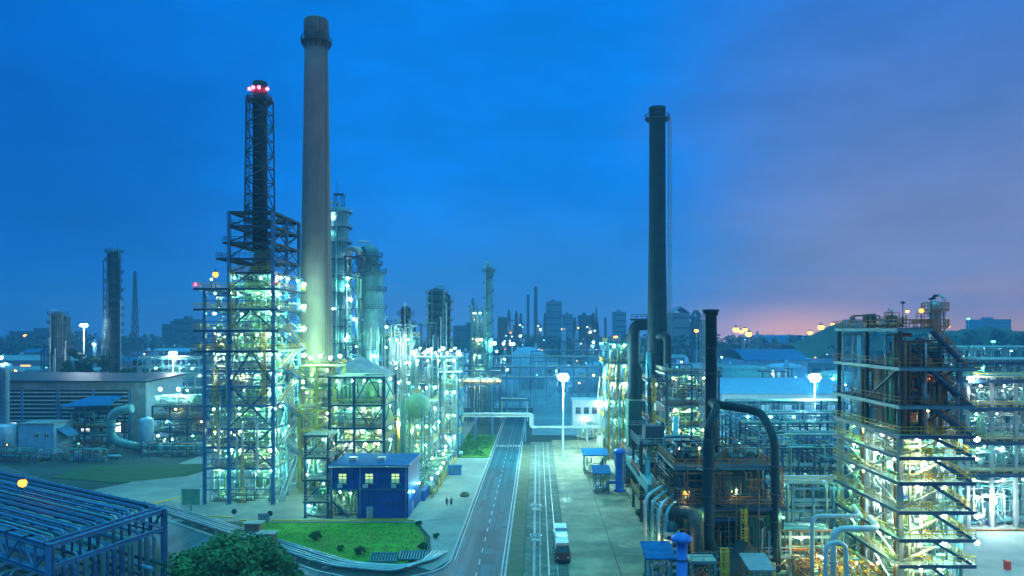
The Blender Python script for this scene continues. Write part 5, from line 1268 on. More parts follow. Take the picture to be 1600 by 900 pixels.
# white service building by the yard
t = thing('service_building', 'small white flat roofed building with blue windows at the far end of the yard', 'building', (xw(922, 281), 284, 0))
X0, X1 = xw(895, 280), xw(950, 280)
MB().box(X0, 280, 0, X1, 289, 10).build('wall', 'white_wall', t); MB().box(X0-.4, 279.6, 10, X1+.4, 289.4, 10.5).build('roof', 'white_wall', t)
windows_on(t, 'x', 280, X0+.5, X1-.5, 5, 8, 4, 1.7, 2.2, 'glass', 'steel_blue'); b = MB(); b.box(X0+5, 279.85, 0, X0+6.6, 280.02, 2.6); b.build('door', 'steel_blue', t)
lamp(t, (X0+4.5, 279.2, 3.2), 'yellow', .25); lamp(t, (X1-2, 279.2, 9), 'white', .3)
b = MB(); b.rail([(X0-1, 275, 0), (X1, 275, 0)], h=3, sp=1.2, t=.14)
solo('railing_fence', b, 'pipe_white', 'white tube fence in front of the small white building', 'fence', (X0, 275))
t = thing('manifold', 'lit manifold of valves and yellow posts between the yard and the heater frame', 'process unit', (xw(930, 255), 255, 0))
for q in range(3): clutter(t, xw(905, 255)+q*4.4, xw(905, 255)+4.4+q*4.4, 251, 263, .02, 5, 541+q, 3, 8)
for q in range(6): x = xw(903, 250)+q*2.6; MB().beam((x, 250, 0), (x, 250, 4.2), .16).build('lamp_post', 'yellow', t); lamp(t, (x, 250, 4.4), ['cool', 'yellow', 'white'][q % 3], .24)

# skyline in the haze
sk = [(866, 472, 24, 1150, 70, 'tall blocky tower block in the haze', 'far_wall'), (888, 492, 14, 1150, 60, 'lower block touching the tall tower block in the haze', 'far_wall'), (970, 488, 17, 1200, 50, 'pale square tower block in the haze right of the spire', 'far_wall'), (738, 510, 60, 1000, 40, 'long low hazy block behind the spiral-stair column', 'far_dark'),
      (1064, 489, 26, 820, 40, 'pale gabled silo house right of the dark stack', 'far_wall'), (1090, 494, 10, 830, 20, 'dark narrow block beside the gabled silo house', 'far_dark'), (1078, 503, 60, 860, 40, 'long pale factory hall under the gabled silo house', 'far_wall'), (285, 500, 26, 900, 40, 'hazy block left of the reactor structure', 'far_dark'), (262, 508, 18, 920, 40, 'lower hazy block left of the reactor structure', 'far_dark'),
      (915, 494, 20, 980, 40, 'hazy block left of the spire', 'far_dark'), (1560, 500, 40, 1300, 60, 'long hazy block at the far right horizon', 'far_wall'), (1340, 500, 18, 1250, 40, 'small hazy block above the wooded hill', 'far_wall'), (60, 519, 90, 900, 40, 'long low hazy block at the left horizon', 'far_dark')]
for i, (px, py, w, Y, D, lab, m) in enumerate(sk):
    x = xw(px, Y); hw = w/2*Y/F; h = zw(py, Y); t = thing('tower_block', lab, 'building', (x, Y, 0), 'hazy buildings on the skyline')
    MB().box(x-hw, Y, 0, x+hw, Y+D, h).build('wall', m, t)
    if 'gabled' in lab:
        b = MB(); b.slab([(x-hw-1, Y-1, h), (x, Y-1, h+7), (x, Y+D+1, h+7), (x-hw-1, Y+D+1, h)], .8); b.slab([(x, Y-1, h+7), (x+hw+1, Y-1, h), (x+hw+1, Y+D+1, h), (x, Y+D+1, h+7)], .8); b.prism([(x-hw, Y-.02), (x+hw, Y-.02), (x+hw, Y+.2), (x-hw, Y+.2)], h-.2, h+.1); b.build('roof', m, t)
    else:
        b = MB(); b.box(x-hw-.6, Y-.6, h, x+hw+.6, Y+D+.6, h+1.2); b.box(x-hw*.4, Y+D*.3, h+1.2, x+hw*.1, Y+D*.6, h+5); b.build('roof', m, t)
    nf = max(2, int(h/9))
    for f in range(nf): z = h*(f+.45)/nf; MB().box(x-hw*.9, Y-.3, z, x+hw*.9, Y+.02, z+1.8).build('window_band', 'glass', t)
for i, (px, py, Y, r, lab) in enumerate(((825, 460, 1000, 1.7, 'thin far stack, shorter of the pair left of the tower block'), (837, 448, 1000, 2.2, 'thin far stack, taller of the pair left of the tower block'), (739, 466, 1000, 1.6, 'very thin hazy stack left of the spiral-stair column'), (946, 496, 900, 1.3, 'thin stub stack right of the spire'))):
    x = xw(px, Y); t = thing('stack', lab, 'chimney', (x, Y, 0), 'thin stacks on the skyline'); z = zw(py, Y)
    MB().lathe((x, Y, 0), [(r*1.25, 0), (r, z-.6), (r*.8, z)], 12).build('shaft', 'far_dark', t); b = MB(); b.ring((x, Y), r, r+1, z-5, z-4.2, n=12); b.build('gallery', 'far_dark', t)
x, Y = xw(932, 900), 900.; t = thing('pointed_tower', 'pointed hazy tower on the skyline left of the tower block group', 'tower', (x, Y, 0)); z = zw(476, Y)
MB().lathe((x, Y, 0), [(4.5, 0), (4, z*.45), (2.6, z*.5), (2.2, z*.7), (1.2, z*.74), (.9, z*.9), (.02, z)], 8, False).build('shaft', 'far_dark', t); b = MB(); b.ring((x, Y), 2, 4.6, z*.5, z*.52, n=12); b.ring((x, Y), 1, 3, z*.74, z*.755, n=12); b.build('gallery', 'far_dark', t)
for i, (px, py, Y, w) in enumerate(((797, 500, 760, 16), (812, 506, 740, 14), (845, 508, 720, 18), (925, 506, 700, 20), (785, 512, 700, 14), (905, 512, 690, 18))):
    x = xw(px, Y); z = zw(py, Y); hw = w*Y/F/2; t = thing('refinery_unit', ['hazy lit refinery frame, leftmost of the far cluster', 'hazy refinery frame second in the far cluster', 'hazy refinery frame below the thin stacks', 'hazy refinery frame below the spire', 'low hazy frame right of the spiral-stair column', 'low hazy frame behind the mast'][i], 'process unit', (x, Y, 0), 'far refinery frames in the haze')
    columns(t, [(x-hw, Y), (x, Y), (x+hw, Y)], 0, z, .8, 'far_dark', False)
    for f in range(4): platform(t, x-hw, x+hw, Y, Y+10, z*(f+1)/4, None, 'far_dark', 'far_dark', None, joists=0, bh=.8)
    for k in range(4): upright(t, x-hw+hw*2*(k+.5)/4, Y+4, 0, 1.6, z*rnd.uniform(.7, 1.35), 'far_dark', legs=False)
    for k in range(5): lamp(t, (x+rnd.uniform(-1, 1)*hw, Y-.6, z*rnd.uniform(.3, 1.)), ['far_white', 'far_white', 'far_sodium', 'far_cyan', 'white'][k], [.7, .6, .7, .6, .35][k])
for i, (px, py, Y, kd) in enumerate(((962, 524, 560, 'sodium'), (940, 534, 520, 'cyan'), (800, 534, 390, 'white'), (880, 512, 800, 'sodium'), (1088, 514, 700, 'sodium'), (1513, 496, 900, 'cyan'), (1482, 508, 900, 'sodium'), (1418, 484, 800, 'sodium'), (40, 522, 800, 'sodium'), (1552, 531, 500, 'cyan'))):
    x = xw(px, Y); kd = 'far_' + kd; light_mast(['orange street lamp on the skyline left of the dark stack', 'cyan lamp mast left of the heater frame', 'white lamp mast at the far racks by the spiral-stair column', 'faint orange lamp mast near the tower block', 'orange lamp below the gabled silo house', 'blue-white signal lamp mast above the hill at the right', 'orange lamp mast behind the right tower column', 'orange lamp mast behind the top of the right tower', 'orange lamp mast at the left horizon', 'pair lamp mast on the far right pipe racks'][i], x, Y, zw(py, Y), kd, .8, 4, 1.2 if Y > 600 else .7, 'small far lamp masts')
# ------------------------------------------------------------------ yard and heater units on the right
# yard rails, gutter frames, truck
for i, px in enumerate((845, 862)):
    X = (px-840)*.075*1.15 + (.2 if i else -.1)
b = MB(); 
for xx in (1.7, 3.0): b.box(xx-.06, 84, .02, xx+.06, 244, .16)
solo('yard_track', b, 'steel_pale', 'pair of thin pale rails running the length of the drain strip', 'rail track', (2, 160))
b = MB(); b.box(-.75, 86, .015, -.35, 240, .10); b.box(.3, 86, .015, .5, 240, .12); solo('gutter', b, 'grey_roof', 'narrow grey gutter between the soil verge and the rails', 'gutter', (-.5, 160))
for i, y in enumerate((104, 128, 150)):
    t = thing('pipe_stile', ['pale tube stile over the gutter, nearest', 'pale tube stile over the gutter, middle one', 'pale tube stile over the gutter, farthest'][i], 'stile', (-.3, y, 0), 'stiles over the gutter')
    b = MB()
    for e in (0, 1.4): b.beam((-1.2, y+e, 0), (-1.2, y+e, 1.5), .13); b.beam((.6, y+e, 0), (.6, y+e, 1.5), .13); b.beam((-1.2, y+e, 1.5), (.6, y+e, 1.5), .13)
    b.beam((-1.2, y, 1.5), (-1.2, y+1.4, 1.5), .13); b.beam((.6, y, 1.5), (.6, y+1.4, 1.5), .13); b.build('frame', 'pipe_white', t); b = MB(); b.box(-1.1, y+.05, .7, .5, y+1.35, .78); b.build('step', 'deck', t)
# flat-bed truck in the yard
x, y = 3.9, 127.; t = thing('flatbed_truck', 'pale flatbed truck with a dull red cab standing beside the rails in the yard', 'truck', (x, y, 0))
MB().box(x-1.1, y-6.6, 1.05, x+1.1, y+6.5, 1.3).build('bed', 'pipe_white', t)
b = MB(); b.box(x-1., y-6.3, 1.3, x+1., y-2.4, 2.3); b.box(x-1., y-1.8, 1.3, x+1, y+2, 2.2); b.box(x-.9, y+2.6, 1.3, x+.95, y+6, 2.4)
for k, (a, c, h) in enumerate(((-6.3, -2.4, 2.3), (-1.8, 2, 2.2), (2.6, 6, 2.5))): MB().box(x-1., y+a, 1.3, x+1., y+c, h).build('crate', ['white_wall', 'tank_blue', 'white_wall'][k], t)
cb = MB(); cb.box(x-1.15, y-9.2, .7, x+1.15, y-6.9, 1.7); cb.add([(x-1.1, y-9.1, 1.7), (x+1.1, y-9.1, 1.7), (x+1.1, y-6.95, 1.7), (x-1.1, y-6.95, 1.7), (x-.95, y-8.5, 2.7), (x+.95, y-8.5, 2.7), (x+.95, y-7.1, 2.7), (x-.95, y-7.1, 2.7)], [(4, 5, 6, 7), (0, 1, 5, 4), (1, 2, 6, 5), (2, 3, 7, 6), (3, 0, 4, 7)]); cab = cb.build('cab', 'dull_red', t)
b = MB(); b.add([(x-1., y-9.12, 1.76), (x+1., y-9.12, 1.76), (x+.88, y-8.56, 2.62), (x-.88, y-8.56, 2.62)], [(0, 1, 2, 3)]); b.build('windscreen', 'glass', cab)
for e in (-.8, .8): MB().tube([(x+e, y-9.28, 1.), (x+e, y-9.2, 1.)], .16, 10).build('headlight', 'pipe_white', t)
b = MB(); b.box(x-1.16, y-9.34, .45, x+1.16, y-9.2, .72); b.build('bumper', 'steel_dark', t)
for wy in (-8.2, -4, 3.6, 5):
    for e in (-1, 1): MB().tube([(x+e*.78, y+wy, .48), (x+e*1.1, y+wy, .48)], .48, 12).build('wheel', 'dark_hole', t)
# blue pump shelters
def shelter(label, x0, x1, y0, y1, h, seed, roof='blue_roof', n=3):
    t = thing('pump_shelter', label, 'shelter', ((x0+x1)/2, y0, 0), 'small roofed pump shelters')
    for x in (x0+.2, x1-.2):
        for y in (y0+.2, y1-.2): MB().beam((x, y, 0), (x, y, h), .22).build('post', 'steel_teal', t)
    b = MB(); b.slab([(x0-.4, y0-.5, h), (x1+.4, y0-.5, h), (x1+.4, y1+.5, h+.7), (x0-.4, y1+.5, h+.7)], .18); b.build('roof', roof, t)
    clutter(t, x0+.3, x1-.3, y0+.4, y1-.4, .02, h-.3, seed, n, 5, vm=('blue_paint', 'steel_teal', 'tank_blue'))
    return t
shelter('farther blue roofed pump shelter on the yard', xw(912, 192), xw(947, 192), 190, 196, 5, 601)
shelter('nearer blue roofed pump shelter on the yard beside the bright blue upright cylinder', xw(928, 171), xw(951, 171), 168, 174, 4.6, 602)
t = thing('filter_tower', 'bright blue upright cylinder with a domed cap on the yard', 'vessel', (xw(968, 171), 171, 0)); x = xw(968, 171)
b = MB(); b.lathe((x, 171, 0), [(1.25, 0), (1.25, .4), (.95, .5), (.95, 8.2), (1.35, 8.4), (1.35, 9.), (.6, 9.5), (.02, 9.6)], 20); b.build('shell', 'blue_paint', t)
MB().tube([(x-.8, 171, 2), (x-2.6, 171, 2), (x-2.6, 171, .2)], .35, 10, .8).build('pipe', 'blue_paint', t); MB().ladder(x+.7, 170.2, 0, 8.4, .5, -.86).build('ladder', 'steel_pale', t)
t = thing('dark_drum', 'dark horizontal drum with rounded ends behind the bright blue cylinder', 'vessel', (xw(982, 180), 181, 0)); drum(t, xw(982, 181), 181, 4.6, 3.1, 12, 'y', 'pipe_dark', 'shell')
b = MB(); b.rail([(xw(982, 181)-1.4, 176, 7.6), (xw(982, 181)-1.4, 186, 7.6)], t=.09); b.build('railing', 'orange', t)
for k in range(3): x = xw(935, 205)+k*3.6; column = None
t = thing('spherical_drum', 'small silver round vessel on the yard edge by the manifold', 'vessel', (xw(941, 224), 224, 0)); upright(t, xw(941, 224), 224, 0, 1.6, 5, 'aluminium', 'shell')
t = thing('conveyor_gallery', 'pale enclosed inclined gallery sloping down from the heater frame to the lower heater', 'conveyor', (xw(1000, 150), 150, 0))
a, c = Vector((xw(986, 168), 168, zw(718, 168))), Vector((xw(1022, 132), 132, zw(765, 132)))
MB().beam(a, c, 2.2, 1.6).build('casing', 'pipe_teal', t)
for k in (.15, .5, .85): p = a.lerp(c, k); MB().beam((p.x, p.y, 0), (p.x, p.y, p.z-.7), .35).build('leg', 'steel_navy', t)
a2, c2 = a + Vector((0, 0, .85)), c + Vector((0, 0, .85)); b = MB(); b.beam(a2+Vector((-.9, 0, 0)), c2+Vector((-.9, 0, 0)), .12, .5); b.beam(a2+Vector((.9, 0, 0)), c2+Vector((.9, 0, 0)), .12, .5); b.build('rim', 'pipe_white', t)

# heater frame left of the dark stack
t = thing('heater_frame', 'teal steel frame with yellow railings and many thin pipes, left of the tall dark stack', 'process unit', (xw(980, 212), 218, 0))
X0, Xm, X1, Y0, Y1 = xw(950, 212), xw(984, 212), xw(1010, 212), 212., 226.
columns(t, [(X0, Y0), (X0+3, Y0), (Xm, Y0), (X1, Y0), (X0, Y1), (Xm, Y1), (X1, Y1)], 0, 33, .42, 'steel_teal')
zs = [.2, 6.5, 12, 17, 22, 27, 32.6]
for i, z in enumerate(zs[1:]): platform(t, X0-(1.4 if i in (1, 4) else .3), (Xm if i == 5 else X1)+.3, Y0-.9, Y1, z, None, 'steel_teal', 'deck_dark', 'yellow', rails='fl')
braces(t, X0, Xm, Y0, zs, '/\\', 'steel_pale', .18); braces(t, Xm, X1, Y0, zs, '--XXX', 'steel_navy', .18)
for i, (a_, b_) in enumerate(zip(zs, zs[1:])):
    clutter(t, X0, Xm, Y0+.5, Y0+6, a_, b_-a_-.4, 610+i, 3, 8); clutter(t, Xm+.5, X1-.5, Y0+3, Y0+8, a_, b_-a_-.4, 630+i, 2, 3)
    for k in range(2): lamp(t, (X0+1+k*3.2+rnd.uniform(0, 1), Y0-.6, b_-1), ['yellow', 'cool', 'green', 'white'][(i+k) % 4], .22)
for k in range(16):
    x = X0-.8+k*.5; MB().tube([(x, Y0-1.3, .3), (x, Y0-1.3, rnd.uniform(12, 30)), (x+rnd.uniform(.5, 2), Y0+1, rnd.uniform(26, 31))], rnd.choice([.1, .15, .2]), 7, .5).build('riser', rnd.choice(['pipe_white', 'aluminium', 'yellow', 'pipe_teal']), t)
for i in range(4): stair(t, (X0-1.2, Y0+1+(i % 2)*8, zs[i]), (X0-1.2, Y0+9-(i % 2)*8, zs[i+1]), .9, 'steel_pale', 'yellow', (-1, 0))
t = thing('fired_heater', 'dark box furnace with a single yellow-lit opening beside the tall dark stack', 'furnace', (xw(1005, 205), 206, 0))
X0, X1 = xw(982, 203), xw(1040, 203)
MB().box(X0, 203, 4.2, X1-6, 211.4, 17.2).build('casing', 'furnace_green', t)
for k in range(6): MB().box(X0+k*1.+.2, 202.8, 4.4, X0+k*1.+.34, 203, 17).build('rib', 'steel_dark', t)
MB().box(X0+3.2, 202.86, 5.6, X0+4.6, 203.02, 7.2).build('peep_door', 'lit_window', t)
platform(t, X0-.8, X1, 200.6, 211, 4.2, None, 'steel_navy', 'deck_dark', 'orange', rails='fl'); columns(t, [(X0, 201), (X0+5, 201), (X1-.5, 201)], 0, 3.8, .4, 'steel_navy')
platform(t, X0-.4, X0+6, 201.2, 203, 11, None, 'steel_navy', 'deck_dark', 'steel_pale', rails='f')
t = thing('hairpin_duct', 'huge dark hairpin duct rising from the furnace and bending over into the tall dark stack', 'duct', (xw(990, 208), 208, 0))
y = 208.; MB().tube([(xw(990, y), y, 17.2), (xw(990, y), y, zw(507, y)), (xw(1020, y), y, zw(507, y))], 1.6, 16, 2.6).build('duct', 'duct_dark', t)
MB().tube([(xw(1000, y), y-1, 17.2), (xw(1000, y), y-1, 24), (xw(992, y), y-.5, 27)], 1., 12, 1.5).build('branch', 'duct_dark', t)
b = MB(); b.box(xw(985, y), y-1.7, zw(501, y), xw(1018, y), y+1.7, zw(498, y)); b.rail([(xw(985, y), y-1.7, zw(498, y)), (xw(1018, y), y-1.7, zw(498, y))], t=.1); b.build('walkway', 'steel_dark', t)

# the tall dark stack
X, Y = xw(1027, 203), 203.; t = thing('steel_stack', 'tall dark steel stack with a top gallery and a caged ladder down its right side', 'chimney', (X, Y, 0))
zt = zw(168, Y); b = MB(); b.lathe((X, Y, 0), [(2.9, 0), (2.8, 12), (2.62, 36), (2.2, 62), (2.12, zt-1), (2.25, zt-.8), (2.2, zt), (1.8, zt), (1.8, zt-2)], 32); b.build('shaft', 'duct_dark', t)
b = MB()
for z in range(16, int(zt)-4, 6): rr = 2.75 - .0098*z; b.ring((X, Y), rr, rr+.1, z, z+.22, n=32)
b.build('band', 'duct_dark', t); ring_deck(t, (X, Y), 2.15, zw(186, Y), 1.15, 0, 360, 'steel_dark', 'steel_dark', .1)
MB().ladder(X+2.9, Y-.5, 18, zw(184, Y), 1, 0, .7, .1).build('ladder', 'steel_pale', t)
b = MB(); b.tube([(X-2.35, Y-1.4, 8), (X-2.35, Y-1.4, 30)], .9, 14); b.build('lit_flank_tube', 'pipe_teal', t)  # teal tube puts the lamp-lit left flank of the stack into colour
t = thing('stack_elbow', 'dark elbow duct curving down along the right flank of the tall dark stack', 'duct', (X+3.4, Y-3, 0))
y = 199.; MB().tube([(xw(1028, y), y+1.5, zw(524, y)), (xw(1043, y), y, zw(524, y)), (xw(1043, y), y, zw(590, y)), (xw(1043, y), y, 8)], 1.05, 14, 2.).build('duct', 'duct_dark', t)
t = thing('flue_duct', 'bright teal square flue duct leaving the tall dark stack to the right, then sloping down', 'duct', (xw(1050, 197), 197, 0)); y = 196.5
MB().beam((xw(1029, y), y, zw(578, y)), (xw(1074, y), y, zw(590, y)), 2., 2.3).build('duct', 'pipe_teal', t); MB().box(xw(1074, y), y-1.3, zw(597, y), xw(1082, y), y+1.3, zw(578, y)).build('joint_box', 'steel_teal', t)
MB().tube([(xw(1080, y), y, zw(592, y)), (xw(1090, y), y-2, zw(608, y)), (xw(1102, y), y-8, zw(634, y))], .75, 12, 1).build('down_pipe', 'duct_dark', t); MB().beam((xw(1074, y), y, 0), (xw(1074, y), y, zw(594, y)), .7).build('leg', 'pipe_dark', t)
MB().beam((xw(1052, y), y, 0), (xw(1052, y), y, zw(586, y)), .5).build('leg', 'pipe_teal', t)
for i, (px, top) in enumerate(((1036, 640), (1061, 655))):
    y = 180.-i*6; X = xw(px, y); t = thing('vent_pipe', ['silver vent pipe with a white hood box, left of the pair under the flue duct', 'silver vent pipe with a white hood box, right of the pair under the flue duct'][i], 'vent', (X, y, 0))
    MB().tube([(X, y, 3), (X, y, zw(top, y)), (X+2, y, zw(top, y)+1.6), (X+3.6, y, zw(top, y)+1.6)], .75, 12, 1).build('pipe', 'pipe_teal', t); MB().box(X-1.9, y-1, zw(top, y)-.2, X+.9, y+1, zw(top, y)+1.5).build('hood', 'white_wall', t)
t = thing('catalyst_unit', 'cluttered dark unit glowing yellow-green inside, between the two dark stacks', 'process unit', (xw(1085, 165), 172, 0))
X0, X1, Y0, Y1 = xw(1045, 165), xw(1128, 165), 168., 180.
columns(t, [(X0, Y0), (X0+5.5, Y0), (X1, Y0), (X1, Y1), (X0, Y1)], 0, 27, .4, 'steel_navy'); zs = [.2, 6, 10.5, 15, 19.5, 26.5]
for i, z in enumerate(zs[1:]): platform(t, X0-.5, X1+.3, Y0-.6, Y1, z, (32, 174, 2.2), 'steel_teal', 'deck_dark', ['yellow', 'orange'][i % 2], rails='fl')
braces(t, X0+5.5, X1, Y0, zs, '-/X/X', 'steel_navy', .18)
upright(t, 32, 174, .2, 1.7, 24, 'pipe_dark')
for i, (a_, b_) in enumerate(zip(zs, zs[1:])):
    clutter(t, X0, X1, Y0+.5, Y0+5, a_, b_-a_-.4, 650+i, 4, 9)
    for k in range(3): lamp(t, (X0+2+k*3.4+rnd.uniform(-1, 1), Y0-.3+rnd.uniform(0, 2), b_-1.2), ['yellow', 'green', 'yellow'][k], .2)
MB().ladder(xw(1044, 160), 160, .2, 16, 0, -1, .7, .14).build('ladder', 'yellow', t)

rg = random.Random(31)
for k in range(14):
    pass
t = thing('dark_pipe_tower', 'dense dark tower of ladders and thin pipes hugging the foot of the tall dark stack', 'process unit', (xw(1030, 192), 190, 0))
X0, X1, Y0, Y1 = xw(1012, 190), xw(1048, 190), 188., 196.
columns(t, [(X0, Y0), (X1, Y0), (X0, Y1), (X1, Y1)], 0, 24, .4, 'steel_dark'); zs = [.2, 5, 9.5, 14, 18.5, 23.6]
for i, z in enumerate(zs[1:]): platform(t, X0-.6, X1+.6, Y0-.7, Y1, z, None, 'steel_dark', 'deck_dark', ['orange', 'yellow'][i % 2], rails='fl')
braces(t, X0, X1, Y0, zs, '/X\\X/', 'steel_dark', .2)
for i, (a_, b_) in enumerate(zip(zs, zs[1:])):
    clutter(t, X0, X1, Y0+.4, Y0+5, a_, b_-a_-.4, 660+i, 3, 9, ['pipe_dark', 'steel_teal', 'pipe_teal', 'duct_dark', 'rust'], ('pipe_dark', 'steel_teal')); lamp(t, (X0+1.5+rg.uniform(0, 3), Y0-.4, b_-1), ['yellow', 'green'][i % 2], .17)
MB().ladder(X0+1, Y0-1.2, .2, 24, 0, -1, .7, .1).build('ladder', 'yellow', t)
for k in range(12): x = rg.uniform(X0-1, X1+1); MB().tube([(x, Y0-.9, .3), (x, Y0-.9, rg.uniform(8, 27)), (x+rg.uniform(-2, 2), Y0+2, rg.uniform(20, 28))], rg.choice([.14, .22, .34]), 8, .8).build('riser', rg.choice(['pipe_dark', 'duct_dark', 'steel_teal', 'pipe_teal']), t)
t = thing('duct_tower', 'low dark tangle of ducts and yellow ladders between the dark tower and the green furnace', 'process unit', (xw(1030, 150), 150, 0))
X0, X1, Y0, Y1 = xw(1000, 146), xw(1080, 146), 144., 156.
columns(t, [(X0, Y0), (X0+5, Y0), (X1, Y0), (X0, Y1), (X1, Y1)], 0, 15, .4, 'steel_dark'); zs = [.2, 4.6, 9, 14.6]
for i, z in enumerate(zs[1:]): platform(t, X0-.6, X1+.4, Y0-.7, Y1, z, None, 'steel_dark', 'deck_dark', ['yellow', 'orange', 'steel_pale'][i], rails='fl')
for i, (a_, b_) in enumerate(zip(zs, zs[1:])):
    clutter(t, X0, X1, Y0+.4, Y0+7, a_, b_-a_-.4, 690+i, 5, 12, ['pipe_dark', 'steel_teal', 'pipe_teal', 'duct_dark', 'rust', 'aluminium'], ('pipe_dark', 'steel_teal', 'furnace_green')); lamp(t, (X0+2+i*2.5, Y0-.4, b_-1), ['yellow', 'green'][i % 2], .16)
for k in range(3): MB().tube([(X0+1+k*2.6, Y0-1, .3), (X0+1+k*2.6, Y0-1, 9+k*2.4), (X0+2+k*2.6, Y0+4, 17+k)], [.5, .4, .6][k], 12, 1.5).build('riser_duct', ['pipe_teal', 'duct_dark', 'pipe_teal'][k], t)
b = MB(); b.box(X0+1, Y0+2, 15, X0+4.6, Y0+6, 17.6); b.build('fan_box', 'pipe_dark', t); MB().ladder(X1-1.5, Y0-1.2, .2, 15, 0, -1, .7, .13).build('ladder', 'yellow', t)
# furnace block near the camera
t = thing('furnace_block', 'dark green two tier box furnace with rusty railings and ribbed walls beside the yard', 'furnace', (27, 120, 0))
X0, X1, Y0, Y1 = 20.2, 36., 113., 128.
MB().box(X0+.6, Y0+1, 10.9, X1-2.6, Y1-1, 15.4).build('upper_box', 'furnace_green', t)
lo = MB(); lo.box(X0, Y0, 3.4, X1, Y1, 9.3); lo.build('lower_box', 'furnace_green', t)
MB().box(X0+1, Y0+1.5, .1, X1-1, Y1-1, 3.4).build('plinth', 'duct_dark', t)
for k in range(9): x = X0+1.+k*1.55; MB().box(x, Y0+.82, 11, x+.2, Y0+1, 15.3).build('rib', 'steel_dark', t)
for k in range(10): x = X0+.3+k*1.72; MB().box(x, Y0-.2, 3.5, x+.22, Y0, 9.2).build('rib', 'steel_dark', t)
MB().box(29.9, Y0-.12, 4.2, 33.3, Y0-.02, 8.7).build('bright_panel', 'furnace_bright', t); MB().box(33.7, Y0-.12, 4., 35.8, Y0-.02, 8.8).build('bright_panel', 'furnace_bright', t); MB().box(25.6, Y0-.13, 4.4, 29.2, Y0-.03, 8.).build('dark_panel', 'dark_hole', t)
platform(t, X0-1.2, X1-.6, Y0-1.6, Y1, 10.2, (28, 121, 6.5), 'steel_navy', 'deck_dark', 'orange', rails='flr', bh=.5, rt=.12)
platform(t, X0-.2, X1-1.6, Y0-.6, Y1-.4, 15.9, (27, 122, 3.), 'steel_teal', 'deck_dark', 'orange', rails='flr', bh=.45, rt=.11)
platform(t, 25.4, 29.6, Y0-2, Y0-.3, 8.7, None, 'blue_roof', 'deck_dark', 'rust', rails='f')
platform(t, 24.4, 36.6, Y0-1.8, Y0-.3, 3.3, None, 'pipe_white', 'deck', 'pipe_white', rails='f', rt=.1)
for x in (X0-.9, 25, 30, X1-.8): MB().ibeam((x, Y0-1.2, 0), (x, Y0-1.2, 10), .4, .4).build('column', 'steel_navy', t)
for x in (31.2, 34.2): b = MB(); b.beam((x, Y0+.7, 15.3), (x+1.7, Y0-.9, 10.3), .3); b.build('strut', 'steel_dark', t)
MB().ladder(29.7, Y0-2.2, .2, 10.2, 0, -1, .7, .16).build('ladder', 'yellow', t); MB().ladder(35.4, Y0-.9, 10.2, 16, 0, -1, .6, .12).build('ladder', 'orange', t)
hop = MB(); hop.add([(23.5, 118, 15.5), (27, 118, 15.5), (27, 124, 15.5), (23.5, 124, 15.5), (25.8, 120, 17.8), (27, 120, 17.8), (27, 123, 17.8), (25.8, 123, 17.8)], [(4, 5, 6, 7), (0, 1, 5, 4), (1, 2, 6, 5), (2, 3, 7, 6), (3, 0, 4, 7)]); hop.build('hood', 'furnace_green', t)
for k in range(7): y = Y0+1.6+k*1.75; MB().box(X0+.42, y, 11, X0+.6, y+.2, 15.3).build('rib', 'steel_dark', t); MB().box(X0-.18, y, 3.6, X0, y+.2, 9.2).build('rib', 'steel_dark', t)
tubing(t, X0-1, X0+.4, Y0+.5, Y1-1, 10.6, 15, random.Random(5), ['pipe_dark', 'rust', 'orange', 'steel_teal'], 9); tubing(t, X0-1.6, X0-.3, Y0-1, Y1-2, .5, 9.2, random.Random(6), ['pipe_dark', 'rust', 'pipe_teal', 'aluminium', 'yellow'], 12)
clutter(t, X0+.4, X0+6, Y0+1, Y1-2, 15.9, 3.2, 673, 4, 10, ['pipe_dark', 'rust', 'pipe_teal', 'steel_dark'], ('pipe_dark', 'furnace_green', 'steel_teal')); clutter(t, X0-1, X0+9, Y0-1.4, Y0+.8, 10.2, 3, 674, 4, 8, ['rust', 'pipe_dark', 'orange'], ('pipe_dark', 'rust'))
for p in ((21.5, Y0-1, 12.6), (29, Y0-1, 12.6), (24, Y0+1, 18.4)): lamp(t, p, 'yellow', .16); MB().beam((p[0], p[1]+.1, p[2]-2.4), (p[0], p[1]+.1, p[2]+.4), .08).build('lamp_post', 'yellow', t)
clutter(t, 28, 34, 116, 126, 15.9, 3, 671, 3, 8, ['pipe_dark', 'rust', 'pipe_teal']); clutter(t, X0, X1, Y0-3, Y0-.4, .1, 3, 672, 5, 14, ['rust', 'pipe_dark', 'pipe_white', 'yellow'])
rg = random.Random(77)
for k in range(12):
    x = rg.uniform(X0, X1-1); z = rg.choice([9.8, 15.6, 13, 7]); MB().tube([(x, Y0-1.9, .2), (x, Y0-1.9, z), (x+rg.uniform(-2, 2), Y0-.2, z)], rg.choice([.07, .1, .16]), 7, .4).build('riser', rg.choice(['rust', 'pipe_dark', 'pipe_teal', 'orange', 'steel_pale']), t)
tubing(t, X0, X1-3, Y0-1.6, Y0+.6, 10.6, 15.2, rg, ['pipe_dark', 'rust', 'steel_teal'], 8); tubing(t, X0-1, X1, Y0-2.4, Y0-.4, .3, 9, rg, ['pipe_dark', 'rust', 'steel_teal', 'yellow'], 12)
for p in ((23, Y0-1.8, 9.2), (32, Y0-2.1, 2.6), (35.5, Y0-2., 8.8)): lamp(t, p, 'green', .16)
t = thing('furnace_stack', 'short dark stack with a flanged mouth rising from the dark green furnace', 'chimney', (27.5, 122, 15)); 
b = MB(); b.lathe((27.5, 122, 0), [(1.35, 15.9), (1.1, 19), (.98, 24), (.95, 38.2), (1.15, 38.3), (1.15, 38.7), (1.3, 38.8), (1.3, 39.2), (.8, 39.2), (.8, 37)], 24); b.build('shaft', 'duct_dark', t)
